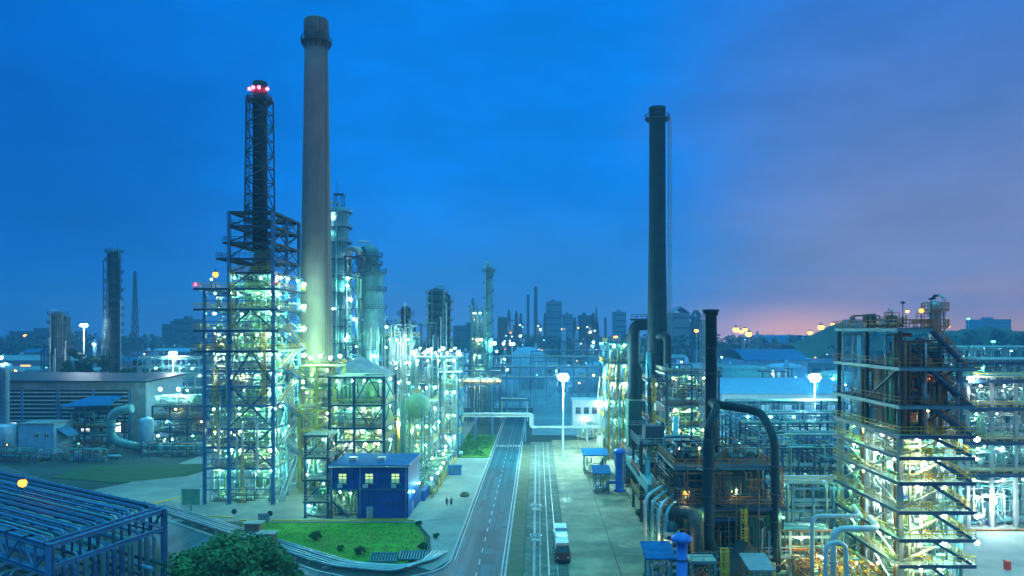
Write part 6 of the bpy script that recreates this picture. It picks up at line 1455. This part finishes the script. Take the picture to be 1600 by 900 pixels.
for z in (21, 25, 29, 33): b = MB(); b.ring((27.5, 122), .95, 1.12, z, z+.2, n=24); b.build('flange', 'steel_dark', t)
MB().ladder(26.3, 121.4, 16, 38.5, -.9, -.45, .5, .08).build('ladder', 'steel_pale', t)
t = thing('gooseneck_duct', 'long dark round duct leaving the furnace stack, turning down and dropping to the ground', 'duct', (34, 118, 0))
MB().tube([(28, 121.5, zw(632, 121)), (33., 119, zw(640, 119)), (34.4, 118, zw(646, 118)), (34.6, 112, 20), (34.6, 111.4, 2), (34.6, 111.4, .3)], .64, 16, 2.2).build('duct', 'duct_dark', t)
b = MB()
for z in (4, 8, 12, 16): b.ring((34.6, 111.6 + .0*z), .66, .82, z, z+.25, n=20)
b.build('flanges', 'steel_dark', t)
t = thing('downcomer', 'fat dark vertical duct standing in front of the dark green furnace wall', 'duct', (24.6, 110.6, 0))
b = MB(); b.lathe((24.6, 110.6, 0), [(1.35, 4.6), (.86, 6.2), (.86, 19.6), (.6, 20.4)], 20); b.build('shaft', 'duct_dark', t); MB().tube([(24.6, 110.6, 20.2), (24.6, 110.6, 22), (26.6, 114, 24.4), (27.3, 120.6, 24.6)], .6, 12, 1.2).build('link', 'duct_dark', t)
for z in (8, 12, 16): b = MB(); b.ring((24.6, 110.6), .86, 1., z, z+.2, n=20); b.build('flange', 'steel_dark', t)
for e in (-.9, .9): MB().beam((24.6+e, 110.6, 0), (24.6+e, 110.6, 5.4), .3).build('leg', 'steel_navy', t)
for i in range(4):
    x = 15.8+i*.85; y = 112.5 - i*.9; t = thing('riser_loop', ['outermost upturned pipe loop at the yard side of the furnace', 'second upturned pipe loop from the yard', 'third upturned pipe loop from the yard', 'upturned pipe loop closest to the furnace wall'][i], 'pipe', (x, y, 0), 'upturned pipe loops beside the furnace')
    MB().tube([(x, y, .3), (x, y, 11.6-i*.5), (x+3.2-i*.3, y+3, 12.6-i*.5), (x+4.2-i*.3, y+4, 11)], .24, 10, 1.6).build('pipe', ['pipe_white', 'pipe_teal', 'pipe_white', 'pipe_teal'][i], t); b = MB(); b.ring((x, y), .2, .42, .02, .3, n=12); b.ring((x, y), .2, .36, 3, 3.2, n=12); b.build('flange', 'steel_dark', t)
mat('curved_flue_steel', (.10, .09, .075), .65, .1, var=.45, scale=.9, streak=.6, dirt=(.05, .04, .035))
t = thing('curved_flue', 'big curved brownish flue elbow bending down in front of the furnace', 'duct', (22, 109, 0)); MB().tube([(18.6, 112.4, 9.6), (22.2, 110.2, 9.6), (22.6, 109, 8.6), (22.6, 108, .4)], .95, 16, 2.6).build('duct', 'curved_flue_steel', t)
b = MB(); b.ring((22.6, 108.1), .95, 1.2, 1.2, 1.5, n=20); b.build('flange', 'steel_dark', t)
t = thing('coil_stack', 'yellow-lit coil of pipes between the pipe loops and the furnace', 'process unit', (19, 108, 0))
for i in range(6): b = MB(); b.ring((19.2, 110), .9, 1.15, 1.5+i*1.05, 1.9+i*1.05, n=18); b.build('coil', 'steel_pale', t)
upright(t, 19.2, 110, .1, .85, 8.5, 'pipe_dark'); lamp(t, (17.6, 109, 5), 'yellow', .18); MB().beam((17.6, 109.1, .1), (17.6, 109.1, 5.4), .1).build('lamp_post', 'yellow', t)
t = thing('blower_stack', 'bright blue round blower stack with a flat cap in front of the furnace', 'vent', (18.4, 98, 0))
b = MB(); b.lathe((18.4, 98, 0), [(1.1, 0), (1.1, .3), (.72, .4), (.72, 8.9)], 20); b.build('shaft', 'blue_paint', t); b = MB(); b.lathe((18.4, 98, 0), [(.8, 8.9), (1.35, 9.1), (1.35, 9.5), (.5, 10), (.02, 10.05)], 20); b.build('cap', 'blue_paint', t); MB().tube([(18, 97.4, 1.2), (16.6, 97.2, 1.2), (16.2, 97.2, .2)], .6, 12, 1).build('inlet', 'blue_paint', t)
b = MB(); b.ring((18.4, 98), .72, .82, 4, 4.2, n=20); b.ring((18.4, 98), .72, .82, 6.6, 6.8, n=20); b.build('band', 'steel_navy', t)
shelter('blue roofed shelter at the yard edge left of the blue blower stack', 14.2, 17.4, 98.5, 103, 6.8, 681)
shelter('pale teal roofed shelter right of the furnace foot, nearest the camera', 27., 29.6, 97, 101, 5.8, 682, 'grey_roof', 2)
t = thing('motor_frame', 'rusty motor in a teal frame in front of the curved flue', 'machine', (21.5, 101, 0)); 
for x in (20.2, 23.2): 
    for y in (100.4, 103): MB().beam((x, y, 0), (x, y, 5.6), .26).build('post', 'steel_teal', t)
platform(t, 20, 23.4, 100.2, 103.2, 5.8, None, 'steel_teal', 'deck', 'steel_teal', rails='f'); drum(t, 21.7, 101.6, 2.6, 1.1, 2.8, 'x', 'rust', 'motor'); clutter(t, 20.3, 23, 100.6, 103, .05, 5, 684, 2, 6, ['rust', 'orange', 'pipe_dark'])
t = thing('ladder_tower', 'free standing yellow caged ladder in front of the furnace', 'ladder', (23.9, 100, 0)); MB().ladder(24.3, 100, 0, 7.6, 0, -1, .8, .16).build('ladder', 'yellow', t)
t = thing('crusher_chute', 'dark grey tilted chute in front of the gooseneck duct', 'machine', (27.5, 106, 0)); MB().beam((26, 105, 1), (29, 107, 6.2), 2., 1.7).build('chute', 'duct_dark', t); b = MB(); b.beam((26.4, 104.4, 0), (26.4, 104.4, 2), .3); b.beam((28.8, 106.4, 0), (28.8, 106.4, 5.4), .3); b.build('legs', 'orange', t)

# ------------------------------------------------------------------ pipe-rack field on the right
fl = [((1140, 1330), 232, 14, 5, 'farthest blue pipe rack of the field behind the gooseneck duct'), ((1150, 1330), 208, 13, 5, 'fourth blue pipe rack of the field, before the farthest'), ((1165, 1325), 186, 13, 5, 'middle blue pipe rack of the field right of the gooseneck duct'), ((1195, 1325), 168, 12.6, 5, 'second blue pipe rack of the field, behind the nearest'), ((1198, 1322), 152, 12.2, 4, 'nearest tall blue pipe rack of the field right of the gooseneck duct')]
for i, ((a, c), Y, h, w, lab) in enumerate(fl):
    pipe_rack(lab, (xw(a, Y), Y), (xw(c, Y), Y), w, [h*.42, h*.7, h], 5, 9, 700+i, ['steel_navy', 'steel_blue'][i % 2], 'pipe racks of the right field', vert=14, lampk=[None, 'cool', None, 'cool', None][i])
for i, px in enumerate((1215, 1262, 1305)):
    X = xw(px, 190); pipe_rack(['left lengthwise pipe rack through the right field', 'middle lengthwise pipe rack through the right field', 'right lengthwise pipe rack through the right field, next to the right tower'][i], (X, 148), (X, 236), 5, [6.8, 10.6], 9, 7, 720+i, 'steel_navy', 'lengthwise pipe racks of the right field', vert=8)
t = thing('pump_bay', 'crowded bay of pumps and small vessels under the pipe racks of the right field', 'process unit', (58, 170, 0))
for q in range(4): clutter(t, xw(1205, 160)+q*4.5, xw(1205, 160)+4.5+q*4.5, 153, 165, .03, 5, 731+q, 3, 7)
for q in range(3): clutter(t, xw(1205, 180)+q*6, xw(1205, 180)+6+q*6, 173, 184, .03, 6, 741+q, 3, 6)
for q in range(7): x, y = xw(1210, 160)+q*2.7, 151.5+(q % 3)*9; MB().beam((x, y, 0), (x, y, 4.6), .1).build('lamp_post', 'steel_dark', t); lamp(t, (x, y, 4.8), ['cool', 'yellow', 'cool'][q % 3], .2)
pipe_rack('near open pipe frame with thin white rails right of the furnace', (xw(1206, 124), 124), (xw(1335, 124), 124), 6, [4, 7.2, 10.8], 4, 6, 751, 'steel_blue', 'near pipe frames', ['pipe_white', 'pipe_teal', 'aluminium', 'pipe_white'], vert=12, top_rail=True)
pipe_rack('nearest low pipe frame beside the furnace, with a blue walkway', (xw(1202, 112), 112), (xw(1300, 112), 112), 4, [3.4, 6.2], 3, 5, 752, 'pipe_white', 'near pipe frames', ['pipe_white', 'rust', 'orange', 'pipe_teal'], vert=10, lampk='yellow')
t = thing('valve_yard', 'tangle of small rusty and yellow pipes on the ground right of the furnace', 'process unit', (42, 112, 0))
for q in range(4): clutter(t, 36.8+q*2.6, 39.4+q*2.6, 104, 122, .03, 3.4, 761+q, 2, 11, ['rust', 'orange', 'yellow', 'pipe_white', 'pipe_teal'])
for q in range(4): x = 38+q*3.; MB().beam((x, 106, 0), (x, 106, 3.6), .1).build('lamp_post', 'yellow', t); lamp(t, (x, 106, 3.8), 'yellow', .16)
for i, (px, py0, r, X1_) in enumerate(((1269, 806, .28, 1345), (1302, 826, .42, 1372), (1290, 848, .3, 1322))):
    Y = 104.-i*3.5; x, z = xw(px, Y), zw(py0, Y); x1 = xw(X1_, Y)
    t = thing('swan_pipe', ['tall pale pipe loop turning into the right tower, farthest of three', 'fat pale pipe loop with a wide bend in front of the right tower', 'shorter pale pipe loop between the two taller ones'][i], 'pipe', (x, Y, 0), 'pale pipe loops before the right tower')
    pts = [(x, Y, .3), (x, Y, z), (x1, Y, z)] + ([(x1, Y, .5)] if i == 2 else [(x1+1.5, Y+6, z)])
    MB().tube(pts, r, 14, 1.7 if i else 1.1).build('pipe', 'pipe_white', t); b = MB(); b.ring((x, Y), r, r*1.5, .05, .5, n=16); b.ring((x, Y), r, r*1.35, z*.55, z*.55+.25, n=16); b.build('flange', 'steel_pale', t)
t = thing('strainer_vessel', 'pale upright strainer vessel at the foot of the pipe loops', 'vessel', (xw(1282, 93), 93, 0)); upright(t, xw(1282, 93), 93, 0, 1.1, 4.2, 'pipe_white', 'shell')
light_mast('floodlight mast with a brilliant lamp ring above the right pipe field', xw(1273, 240), 240, zw(585, 240), 'mast', 1.15, 10, .56)

# broad pale roofs and tanks behind the field
def hall(label, px0, px1, Y, D, h, rise, wm, rm, lit=0, grp='halls beyond the right field'):
    x0, x1 = xw(px0, Y), xw(px1, Y); t = thing('storage_hall', label, 'building', ((x0+x1)/2, Y, 0), grp)
    MB().box(x0, Y, 0, x1, Y+D, h).build('wall', wm, t)
    b = MB(); n = 8; pts = [(Y-1+(D+2)*k/n, h+.1+rise*math.sin(math.pi*k/n)) for k in range(n+1)]
    for (a, za), (c, zc) in zip(pts, pts[1:]): b.slab([(x0-1, a, za+.3), (x1+1, a, za+.3), (x1+1, c, zc+.3), (x0-1, c, zc+.3)], .3)
    b.build('roof', rm, t)
    m = max(4, int((x1-x0)/9))
    for k in range(m): MB().box(x0+(x1-x0)*(k+.2)/m, Y-.15, h*.3, x0+(x1-x0)*(k+.8)/m, Y+.02, h*.72).build('window', 'lit_warm' if lit and k % 2 == 0 else 'steel_navy', t)
    return t
hall('wide pale flat roofed hall right behind the mast with the brilliant lamp', 1128, 1332, 320, 60, 9, 4.5, 'white_wall', 'tank_blue')
hall('low blue arched hall behind the wide pale one', 1165, 1262, 470, 60, 17, 6, 'tank_blue', 'blue_roof')
hall('long dark barn in the dusk under the wooded hill', 1128, 1345, 560, 30, 11, 3, 'steel_teal', 'steel_navy')
hall('long warm lit shed on the horizon between two clusters of orange lamps', 1166, 1262, 780, 40, 22, 8, 'vessel_brown', 'blue_roof', 1)
tank('broad teal tank left of the wide pale hall', xw(1183, 400), 420, 13, 15, .12, 'pipe_teal'); tank('second teal tank behind the brilliant lamp', xw(1243, 430), 450, 12, 14, .2, 'tank_blue')
tank('small teal tank at the right edge of the wide pale hall', xw(1305, 400), 400, 9, 13, .2, 'pipe_teal')
for i, (px, py) in enumerate(((1150, 511), (1158, 515), (1164, 512), (1170, 518), (1266, 517), (1279, 519), (1283, 507), (1295, 513), (1302, 504))):
    x, Y = xw(px, 760-i*5), 760-i*5
    light_mast(['first', 'second', 'third', 'fourth', 'fifth', 'sixth', 'seventh', 'eighth', 'ninth'][i] + ' orange lamp from the left around the warm lit horizon shed', x, Y, zw(py, Y), 'far_sodium', 1., 4, 1.5 if i % 3 else 2.2, 'orange horizon lamps')
t = thing('boundary_wall', 'yellow-green strip field wall below the wooded hill', 'wall', (xw(1330, 600), 600, 0)); MB().box(xw(1290, 600), 600, 0, xw(1420, 600), 601, 2.2).build('wall', 'gantry_green', t); MB().box(xw(1290, 600)-.2, 599.8, 2.2, xw(1420, 600)+.2, 601.2, 2.5).build('coping', 'concrete', t)
pipe_rack('long pale pipe rack line in front of the wide pale hall', (xw(1130, 285), 285), (xw(1345, 285), 285), 4, [5, 8.6], 9, 7, 771, 'pipe_teal', 'pale pipe racks at the right', ['pipe_white', 'pipe_teal', 'aluminium'])

# ------------------------------------------------------------------ the right tower
t = thing('lit_stair_tower', 'tall near steel tower with zigzag stairs, brightly lit lower floors and rusty upper rails', 'process unit', (53, 114, 0))
X0, X1, Y0, Y1 = 49.1, 57.1, 104., 125.
fy = [512, 573, 632, 678, 711, 750, 795, 838, 878]; zs = [zw(p, Y0) for p in fy]; Ym = 114.5
columns(t, [(X0, Y0), (X0, Ym), (X0, Y1)], .02, zs[3], .62, 'steel_pale'); columns(t, [(X0, Y0), (X0, Ym), (X0, Y1)], zs[3]+.005, zs[0], .44, 'steel_dark', False); columns(t, [(X1, Y0), (X1, Y1)], .02, zs[1]+.6, .55, 'steel_teal')
ex = .75
for i, z in enumerate(zs):
    if i == 0: platform(t, X0-ex, X0+4.2, Y0-.6, Y1, z, None, 'steel_teal', 'deck_dark', 'orange', rails='flrb', bh=.5, rt=.09, rsp=1.1); continue
    platform(t, X0-ex, X1+1.6, Y0-1.3, Y1+ex, z, (53, 113, 3.2), 'steel_teal' if i < 3 else 'steel_navy', 'deck_dark' if i < 3 else 'deck', 'orange' if i < 3 else 'yellow', rails='fl', bh=.52, rt=.06, rsp=1.5)
zz = [.1] + zs[::-1]
braces(t, X0, X1, Y0, zz[:7], '//////', 'steel_pale', .22); braces(t, X0, X1, Y0, zz[6:9], '//', 'steel_dark', .25)
braces(t, Y0, Ym, X0, zz[:7], '//\\/\\/', 'steel_pale', .22, 'y'); braces(t, Ym, Y1, X0, zz[:7], '\\/\\X/\\', 'steel_pale', .2, 'y'); braces(t, Y0, Ym, X0, zz[6:], '-\\-', 'steel_dark', .26, 'y')
for i in range(len(zz)-1):
    a_, b_ = zz[i], zz[i+1]
    if i == len(zz)-2: stair(t, (X0+9., Y0-.2, a_), (X0+4., Y0-.2, b_), .9, 'steel_navy', 'orange', (0, 1)); continue
    stair(t, (X1+1., Y0-1.2, a_), (X0+3.2, Y0-1.2, b_), .9, 'steel_navy', 'yellow' if i < 6 else 'orange', (0, 1))
b = MB(); b.lathe((52.6, 113, 0), [(.4, 20.2), (2.2, 21.8), (3., 23), (3., 30.4), (2.4, 31.8), (1., 32.6), (.02, 32.7)], 24); o = b.build('insulated_vessel', 'vessel_brown', t); g = MB(); g.ring((52.6, 113), 3., 3.12, 26.5, 26.8, n=24); g.build('band', 'rust', o)
b = MB(); b.lathe((50.6, 108, 0), [(.3, 22.2), (1.1, 23), (1.1, 31.6), (.6, 32.6), (.02, 32.8)], 18); b.build('green_vessel', 'furnace_bright', t)
b = MB(); b.lathe((53, 113, 0), [(2.2, .1), (2.2, 19)], 24); b.build('lower_vessel', 'aluminium', t)
rg = random.Random(5)
for k in range(11):
    y = Y0+1.2+k*1.9; r = rg.choice([.14, .2, .28]); zt = rg.choice(zs[:4]) - 1; MB().tube([(X0+.3+.5*(k % 2), y, .2), (X0+.3+.5*(k % 2), y, zt), (X0+3, y, zt)], r, 8, .6).build('riser', rg.choice(['pipe_white', 'aluminium', 'vessel_green', 'rust', 'pipe_white']), t)
for k in range(4): x = X0+1.6+k*1.7; MB().tube([(x, Y0+.8, .2), (x, Y0+.8, rg.uniform(14, 30)), (x, Y0+4, rg.uniform(16, 30))], rg.choice([.16, .24]), 8, .6).build('riser', rg.choice(['pipe_white', 'aluminium', 'vessel_green']), t)
for e in (0, .5, 1.): MB().tube([(X0-.3, 116+e, 22), (X0-.3, 116+e, 35.2)], .13, 8).build('riser', 'pipe_white', t)
for i in range(len(zz)-2):
    a_, b_ = zz[i], zz[i+1]; hot = i < 6
    clutter(t, X0+.6, X1-.5, Y0+.8, Y0+5, a_, b_-a_-.4, 801+i, 2, 6, ['pipe_white', 'aluminium', 'vessel_green', 'steel_pale'] if hot else ['rust', 'vessel_brown', 'pipe_dark'])
    clutter(t, X0+.5, X0+4, Y0+6, Y1-1, a_, b_-a_-.4, 821+i, 3, 8, ['pipe_white', 'aluminium', 'vessel_green', 'steel_pale'] if hot else ['rust', 'vessel_brown', 'pipe_white'])
    if hot:
        for q, (x, y) in enumerate(((X0+.5, Y0+3), (X0+.4, Y0+7.5), (X0+.5, Y0+12.5), (X0+.5, Y0+17), (X0+2.6, Y0-.2), (X0+5.6, Y0+.3), (X0+4.4, Y0+3.4))): lamp(t, (x+rg.uniform(-.3, .3), y+rg.uniform(-.8, .8), b_-.95), ['green', 'white', 'green', 'green', 'yellow', 'cool', 'white'][q], .29 if q > 3 else .27)
    else: lamp(t, (X0+4.8, Y0+2, b_-1), 'sodium', .2); lamp(t, (X0+7, Y0+6, b_-1), 'sodium', .18); lamp(t, (X0+.8, Y0+13, b_-1), 'green', .12)
for z, k in ((zs[3]-.6, .34), (zs[5]-2.2, .26), (zs[6]-.8, .3), (zs[7]-.6, .3), (zs[4]-.4, .22)): lamp(t, (X1+1.9, Y0-.9, z), 'white', k); MB().beam((X1+1.6, Y0-.9, z+.6), (X1+1.9, Y0-.9, z+.6), .1).build('lamp_arm', 'steel_dark', t)
for e, z1 in ((.2, 39.5), (X0*0+4., 40)): MB().beam((X0+e, Y0-.3, zs[0]), (X0+e, Y0-.3, z1), .09).build('lamp_post', 'steel_dark', t); b = MB(); b.box(X0+e-.2, Y0-.5, z1, X0+e+.2, Y0-.1, z1+.3); b.build('beacon', 'steel_dark', t)
lamp(t, (X0+3.9, Y0+2, 38.6), 'amber', .34); MB().beam((X0+3.9, Y0+2.1, zs[0]), (X0+3.9, Y0+2.1, 38.9), .09).build('lamp_post', 'steel_dark', t)
clutter(t, X0, X0+4, Y0+3, Y1-3, zs[0], 2.4, 841, 3, 7, ['steel_dark', 'rust', 'orange'], ('steel_dark', 'rust'))
for i in (1, 2):
    z = zs[i]; rg = random.Random(300+i)
    clutter(t, X0+.5, X1-.5, Y0+.6, Y0+6, z, 4, 851+i, 4, 9, ['rust', 'orange', 'pipe_dark', 'steel_dark'], ('rust', 'vessel_brown', 'steel_teal'))
    for k in range(6): x = rg.uniform(X0+.3, X1); MB().tube([(x, Y0-.2, zs[3]), (x, Y0-.2, z+3), (x+1, Y0+2, z+3.4)], rg.choice([.1, .16, .22]), 8, .6).build('riser', rg.choice(['rust', 'orange', 'steel_dark', 'pipe_white']), t)
    stair(t, (X1+1., Y0+.2, zs[i+1]), (X0+4., Y0+.2, z), .9, 'rust', 'orange', (0, 1))
# column behind it
y = 128.; x = xw(1461, y); c = column_vessel('slim twin-pipe column with rusty galleries standing right behind the near right tower', x, y, .95, zw(470, y), [28, 33.6, 36.6, 39.4], 'aluminium', rm='orange', dm='rust', seed=91, pipes=4)
b = MB(); b.tube([(x+1.3, y-.4, 2), (x+1.3, y-.4, zw(462, y)), (x-.4, y-.2, zw(462, y)), (x-.4, y-.2, zw(468, y))], .2, 8, .9); b.build('gooseneck', 'steel_dark', c)
b = MB(); b.box(x-3.6, y-.8, zw(505, y), x-1, y+.8, zw(500, y)); b.rail([(x-3.5, y-.8, zw(500, y)), (x-1, y-.8, zw(500, y))], t=.09); b.build('side_landing', 'rust', c)

# racks at the far right edge
def rack_frame(label, px0, px1, Y, D, zs, seed, cm, lk, rm='yellow', nl=5, grp='multi storey pipe frames at the right edge'):
    X0, X1 = xw(px0, Y), xw(px1, Y); t = thing('multistorey_rack', label, 'pipe rack', ((X0+X1)/2, Y, 0), grp); rg = random.Random(seed); n = 5
    xs = [X0+(X1-X0)*i/n for i in range(n+1)]; columns(t, [(x, y) for x in xs for y in (Y, Y+D)], .02, zs[-1]+.3, .55, cm)
    for i, (a, c) in enumerate(zip([.03]+zs[:-1], zs)):
        platform(t, X0-.3, X1+.3, Y-.9, Y+D, c, None, 'steel_navy', 'deck_dark', rm, rails='f', bh=.6, rt=.08)
        for k in range(7): r = rg.choice([.14, .2, .28]); yy = Y+.2+k*D/8; MB().tube([(X0, yy, c+.3+r), (X1, yy, c+.3+r)], r, 8).build('pipe', rg.choice(PIPE_M), t)
        clutter(t, X0+.5, X0+(X1-X0)*.5, Y+.4, Y+4.5, a, c-a-1, seed*5+i, 5, 9, ['pipe_white', 'aluminium', 'pipe_teal', 'steel_pale']); clutter(t, X0+(X1-X0)*.5, X1, Y+.4, Y+4.5, a, c-a-1, seed*9+i, 5, 9, ['pipe_white', 'aluminium', 'pipe_teal', 'steel_pale'])
        for k in range(nl): lamp(t, (X0+(X1-X0)*(k+rg.uniform(.2, .8))/nl, Y-.4+rg.uniform(0, 1.5), c-1.3), rg.choice(lk), .24 if i < 2 else .16)
    return t
f_ = rack_frame('brightly lit two deck pipe frame over ground pumps at the right edge', 1512, 1700, 139, 12, [10., 15.8, 22, 27], 95, 'steel_pale', ('white', 'cool', 'cool'))
lamp(f_, (xw(1550, 138), 137.6, zw(783, 138)), 'white', .5); MB().beam((xw(1550, 138), 138.2, zw(775, 138)), (xw(1550, 138), 137.6, zw(775, 138)), .1).build('lamp_arm', 'steel_dark', f_)
lamp(f_, (xw(1517, 138), 137.8, zw(592, 138)), 'white', .45); MB().beam((xw(1517, 138), 138.3, zw(640, 138)), (xw(1517, 138), 137.8, zw(583, 138)), .1).build('lamp_post', 'steel_dark', f_)
b = MB(); b.box(xw(1512, 137), 136.9, .03, xw(1700, 137), 137.3, .35); b.build('kerb', 'orange', f_)
rack_frame('dim pipe frame behind the brightly lit one at the right edge', 1505, 1680, 166, 12, [12, 18, 24, 29], 96, 'steel_teal', ('cool', 'green'), 'steel_pale', 2)
for i, (Y, h) in enumerate(((205, 31), (228, 30.4))): pipe_rack(['teal pipe rack level with the tower top at the right edge, nearer', 'teal pipe rack level with the tower top at the right edge, farther'][i], (xw(1490+i*4, Y), Y), (xw(1640, Y), Y), 6, [h-9, h-4.5, h], 6, 9, 97+i, 'pipe_teal', 'high teal pipe racks', ['pipe_teal', 'aluminium', 'pipe_white'], vert=14, lampk='cyan' if i else None)
x, y = gp(1574, 890); t = thing('red_bollard', 'red box bollard on the pavement at the lower right corner', 'bollard', (x, y, 0)); MB().box(x-.35, y-.35, .02, x+.35, y+.35, 1.2).build('body', 'red_paint', t); MB().box(x-.42, y-.42, 1.2, x+.42, y+.42, 1.35).build('cap', 'red_paint', t)
# ------------------------------------------------------------------ crowded hazy band of low plant in the middle distance
rg = random.Random(55)
for i in range(34):
    Y = rg.uniform(430, 880); px = rg.uniform(-20, 1290)
    if 860 < px < 1010 and Y < 500: continue
    x = xw(px, Y); w, d, h = rg.uniform(14, 46), rg.uniform(12, 24), rg.uniform(6, 15)
    t = thing('pitched_shed', 'low pitched shed in the blue haze beyond the plant', 'building', (x, Y, 0), 'low sheds in the hazy middle distance')
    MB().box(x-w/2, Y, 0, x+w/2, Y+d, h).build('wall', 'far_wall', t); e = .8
    b = MB(); b.slab([(x-w/2-e, Y-e, h+.1), (x+w/2+e, Y-e, h+.1), (x+w/2+e, Y+d/2, h+3), (x-w/2-e, Y+d/2, h+3)], .3); b.slab([(x-w/2-e, Y+d/2, h+3), (x+w/2+e, Y+d/2, h+3), (x+w/2+e, Y+d+e, h+.1), (x-w/2-e, Y+d+e, h+.1)], .3); b.build('roof', rg.choice(['tank_blue', 'blue_roof', 'grey_roof']), t)
    for k in range(4): MB().box(x-w*.44+w*.22*k, Y-.12, h*.35, x-w*.32+w*.22*k, Y+.01, h*.7).build('window', 'glass' if rg.random() < .7 else 'lit_strip', t)
for i in range(26):
    Y = rg.uniform(360, 700); px = rg.choice([rg.uniform(0, 300), rg.uniform(600, 960), rg.uniform(700, 960), rg.uniform(1060, 1300)])
    x = xw(px, Y); h = rg.uniform(14, 30); hw = rg.uniform(4, 9)
    t = thing('plant_frame', 'small hazy plant frame with drums and lamps beyond the plant', 'process unit', (x, Y, 0), 'small hazy frames beyond the plant')
    columns(t, [(x-hw, Y), (x, Y), (x+hw, Y)], 0, h, .6, 'steel_navy', False)
    for f in range(3): platform(t, x-hw, x+hw, Y, Y+8, h*(f+1)/3, None, 'steel_navy', 'deck_dark', None, joists=0, bh=.6)
    for k in range(3): upright(t, x-hw+hw*2*(k+.5)/3, Y+3, 0, 1.3, h*rg.uniform(.6, 1.3), rg.choice(['tank_blue', 'pipe_teal', 'far_wall']), legs=False)
    for k in range(4): lamp(t, (x+rg.uniform(-1, 1)*hw, Y-.5, h*(k % 3+1)/3-1.4), rg.choice(['far_white', 'far_cyan', 'far_cyan', 'white', 'cool', 'far_sodium']), .32)
for i in range(30):
    Y = rg.uniform(330, 800); px = rg.choice([rg.uniform(0, 310), rg.uniform(720, 1000), rg.uniform(1060, 1330)]); x = xw(px, Y); h = rg.uniform(9, 16)
    t = thing('street_lamp', 'small street lamp glowing in the blue haze beyond the plant', 'street lamp', (x, Y, 0), 'street lamps in the hazy middle distance')
    MB().tube([(x, Y, 0), (x, Y, h), (x+1.2, Y, h+.4)], .12, 6).build('pole', 'steel_pale', t); lamp(t, (x+1.2, Y, h-.2), rg.choice(['far_cyan', 'far_white', 'far_sodium', 'cool']), .42)
for i, (a, c, Y, z) in enumerate(((40, 300, 410, 14), (640, 800, 400, 18), (1060, 1180, 350, 12), (1200, 1330, 370, 10), (820, 960, 520, 16))):
    pipe_rack(['hazy low pipe rack on the far left', 'hazy pipe rack behind the lamp deck', 'hazy pipe rack right of the dark stack', 'hazy pipe rack beyond the wide pale hall', 'hazy pipe rack far behind the mast'][i], (xw(a, Y), Y), (xw(c, Y), Y), 5, [z*.6, z], 7, 6, 860+i, 'steel_blue', 'hazy pipe racks', ['tank_blue', 'pipe_teal', 'aluminium'], lampk=['cool', 'white', None, 'cool', None][i])
# ------------------------------------------------------------------ render settings
S.render.engine = 'CYCLES'
S.view_settings.view_transform = 'Standard'; S.view_settings.look = 'None'; S.view_settings.exposure = 0.; S.view_settings.gamma = 1
S.view_settings.use_curve_mapping = False
c = S.cycles
c.use_denoising = True
try: c.denoiser = 'OPENIMAGEDENOISE'; c.denoising_input_passes = 'RGB_ALBEDO_NORMAL'; c.denoising_prefilter = 'ACCURATE'
except Exception: pass
c.use_light_tree = True
c.max_bounces = 4; c.diffuse_bounces = 2; c.glossy_bounces = 2; c.transmission_bounces = 2; c.volume_bounces = 0
c.sample_clamp_indirect = 4; c.sample_clamp_direct = 0
c.caustics_reflective = False; c.caustics_refractive = False
c.use_adaptive_sampling = True; c.adaptive_threshold = .02
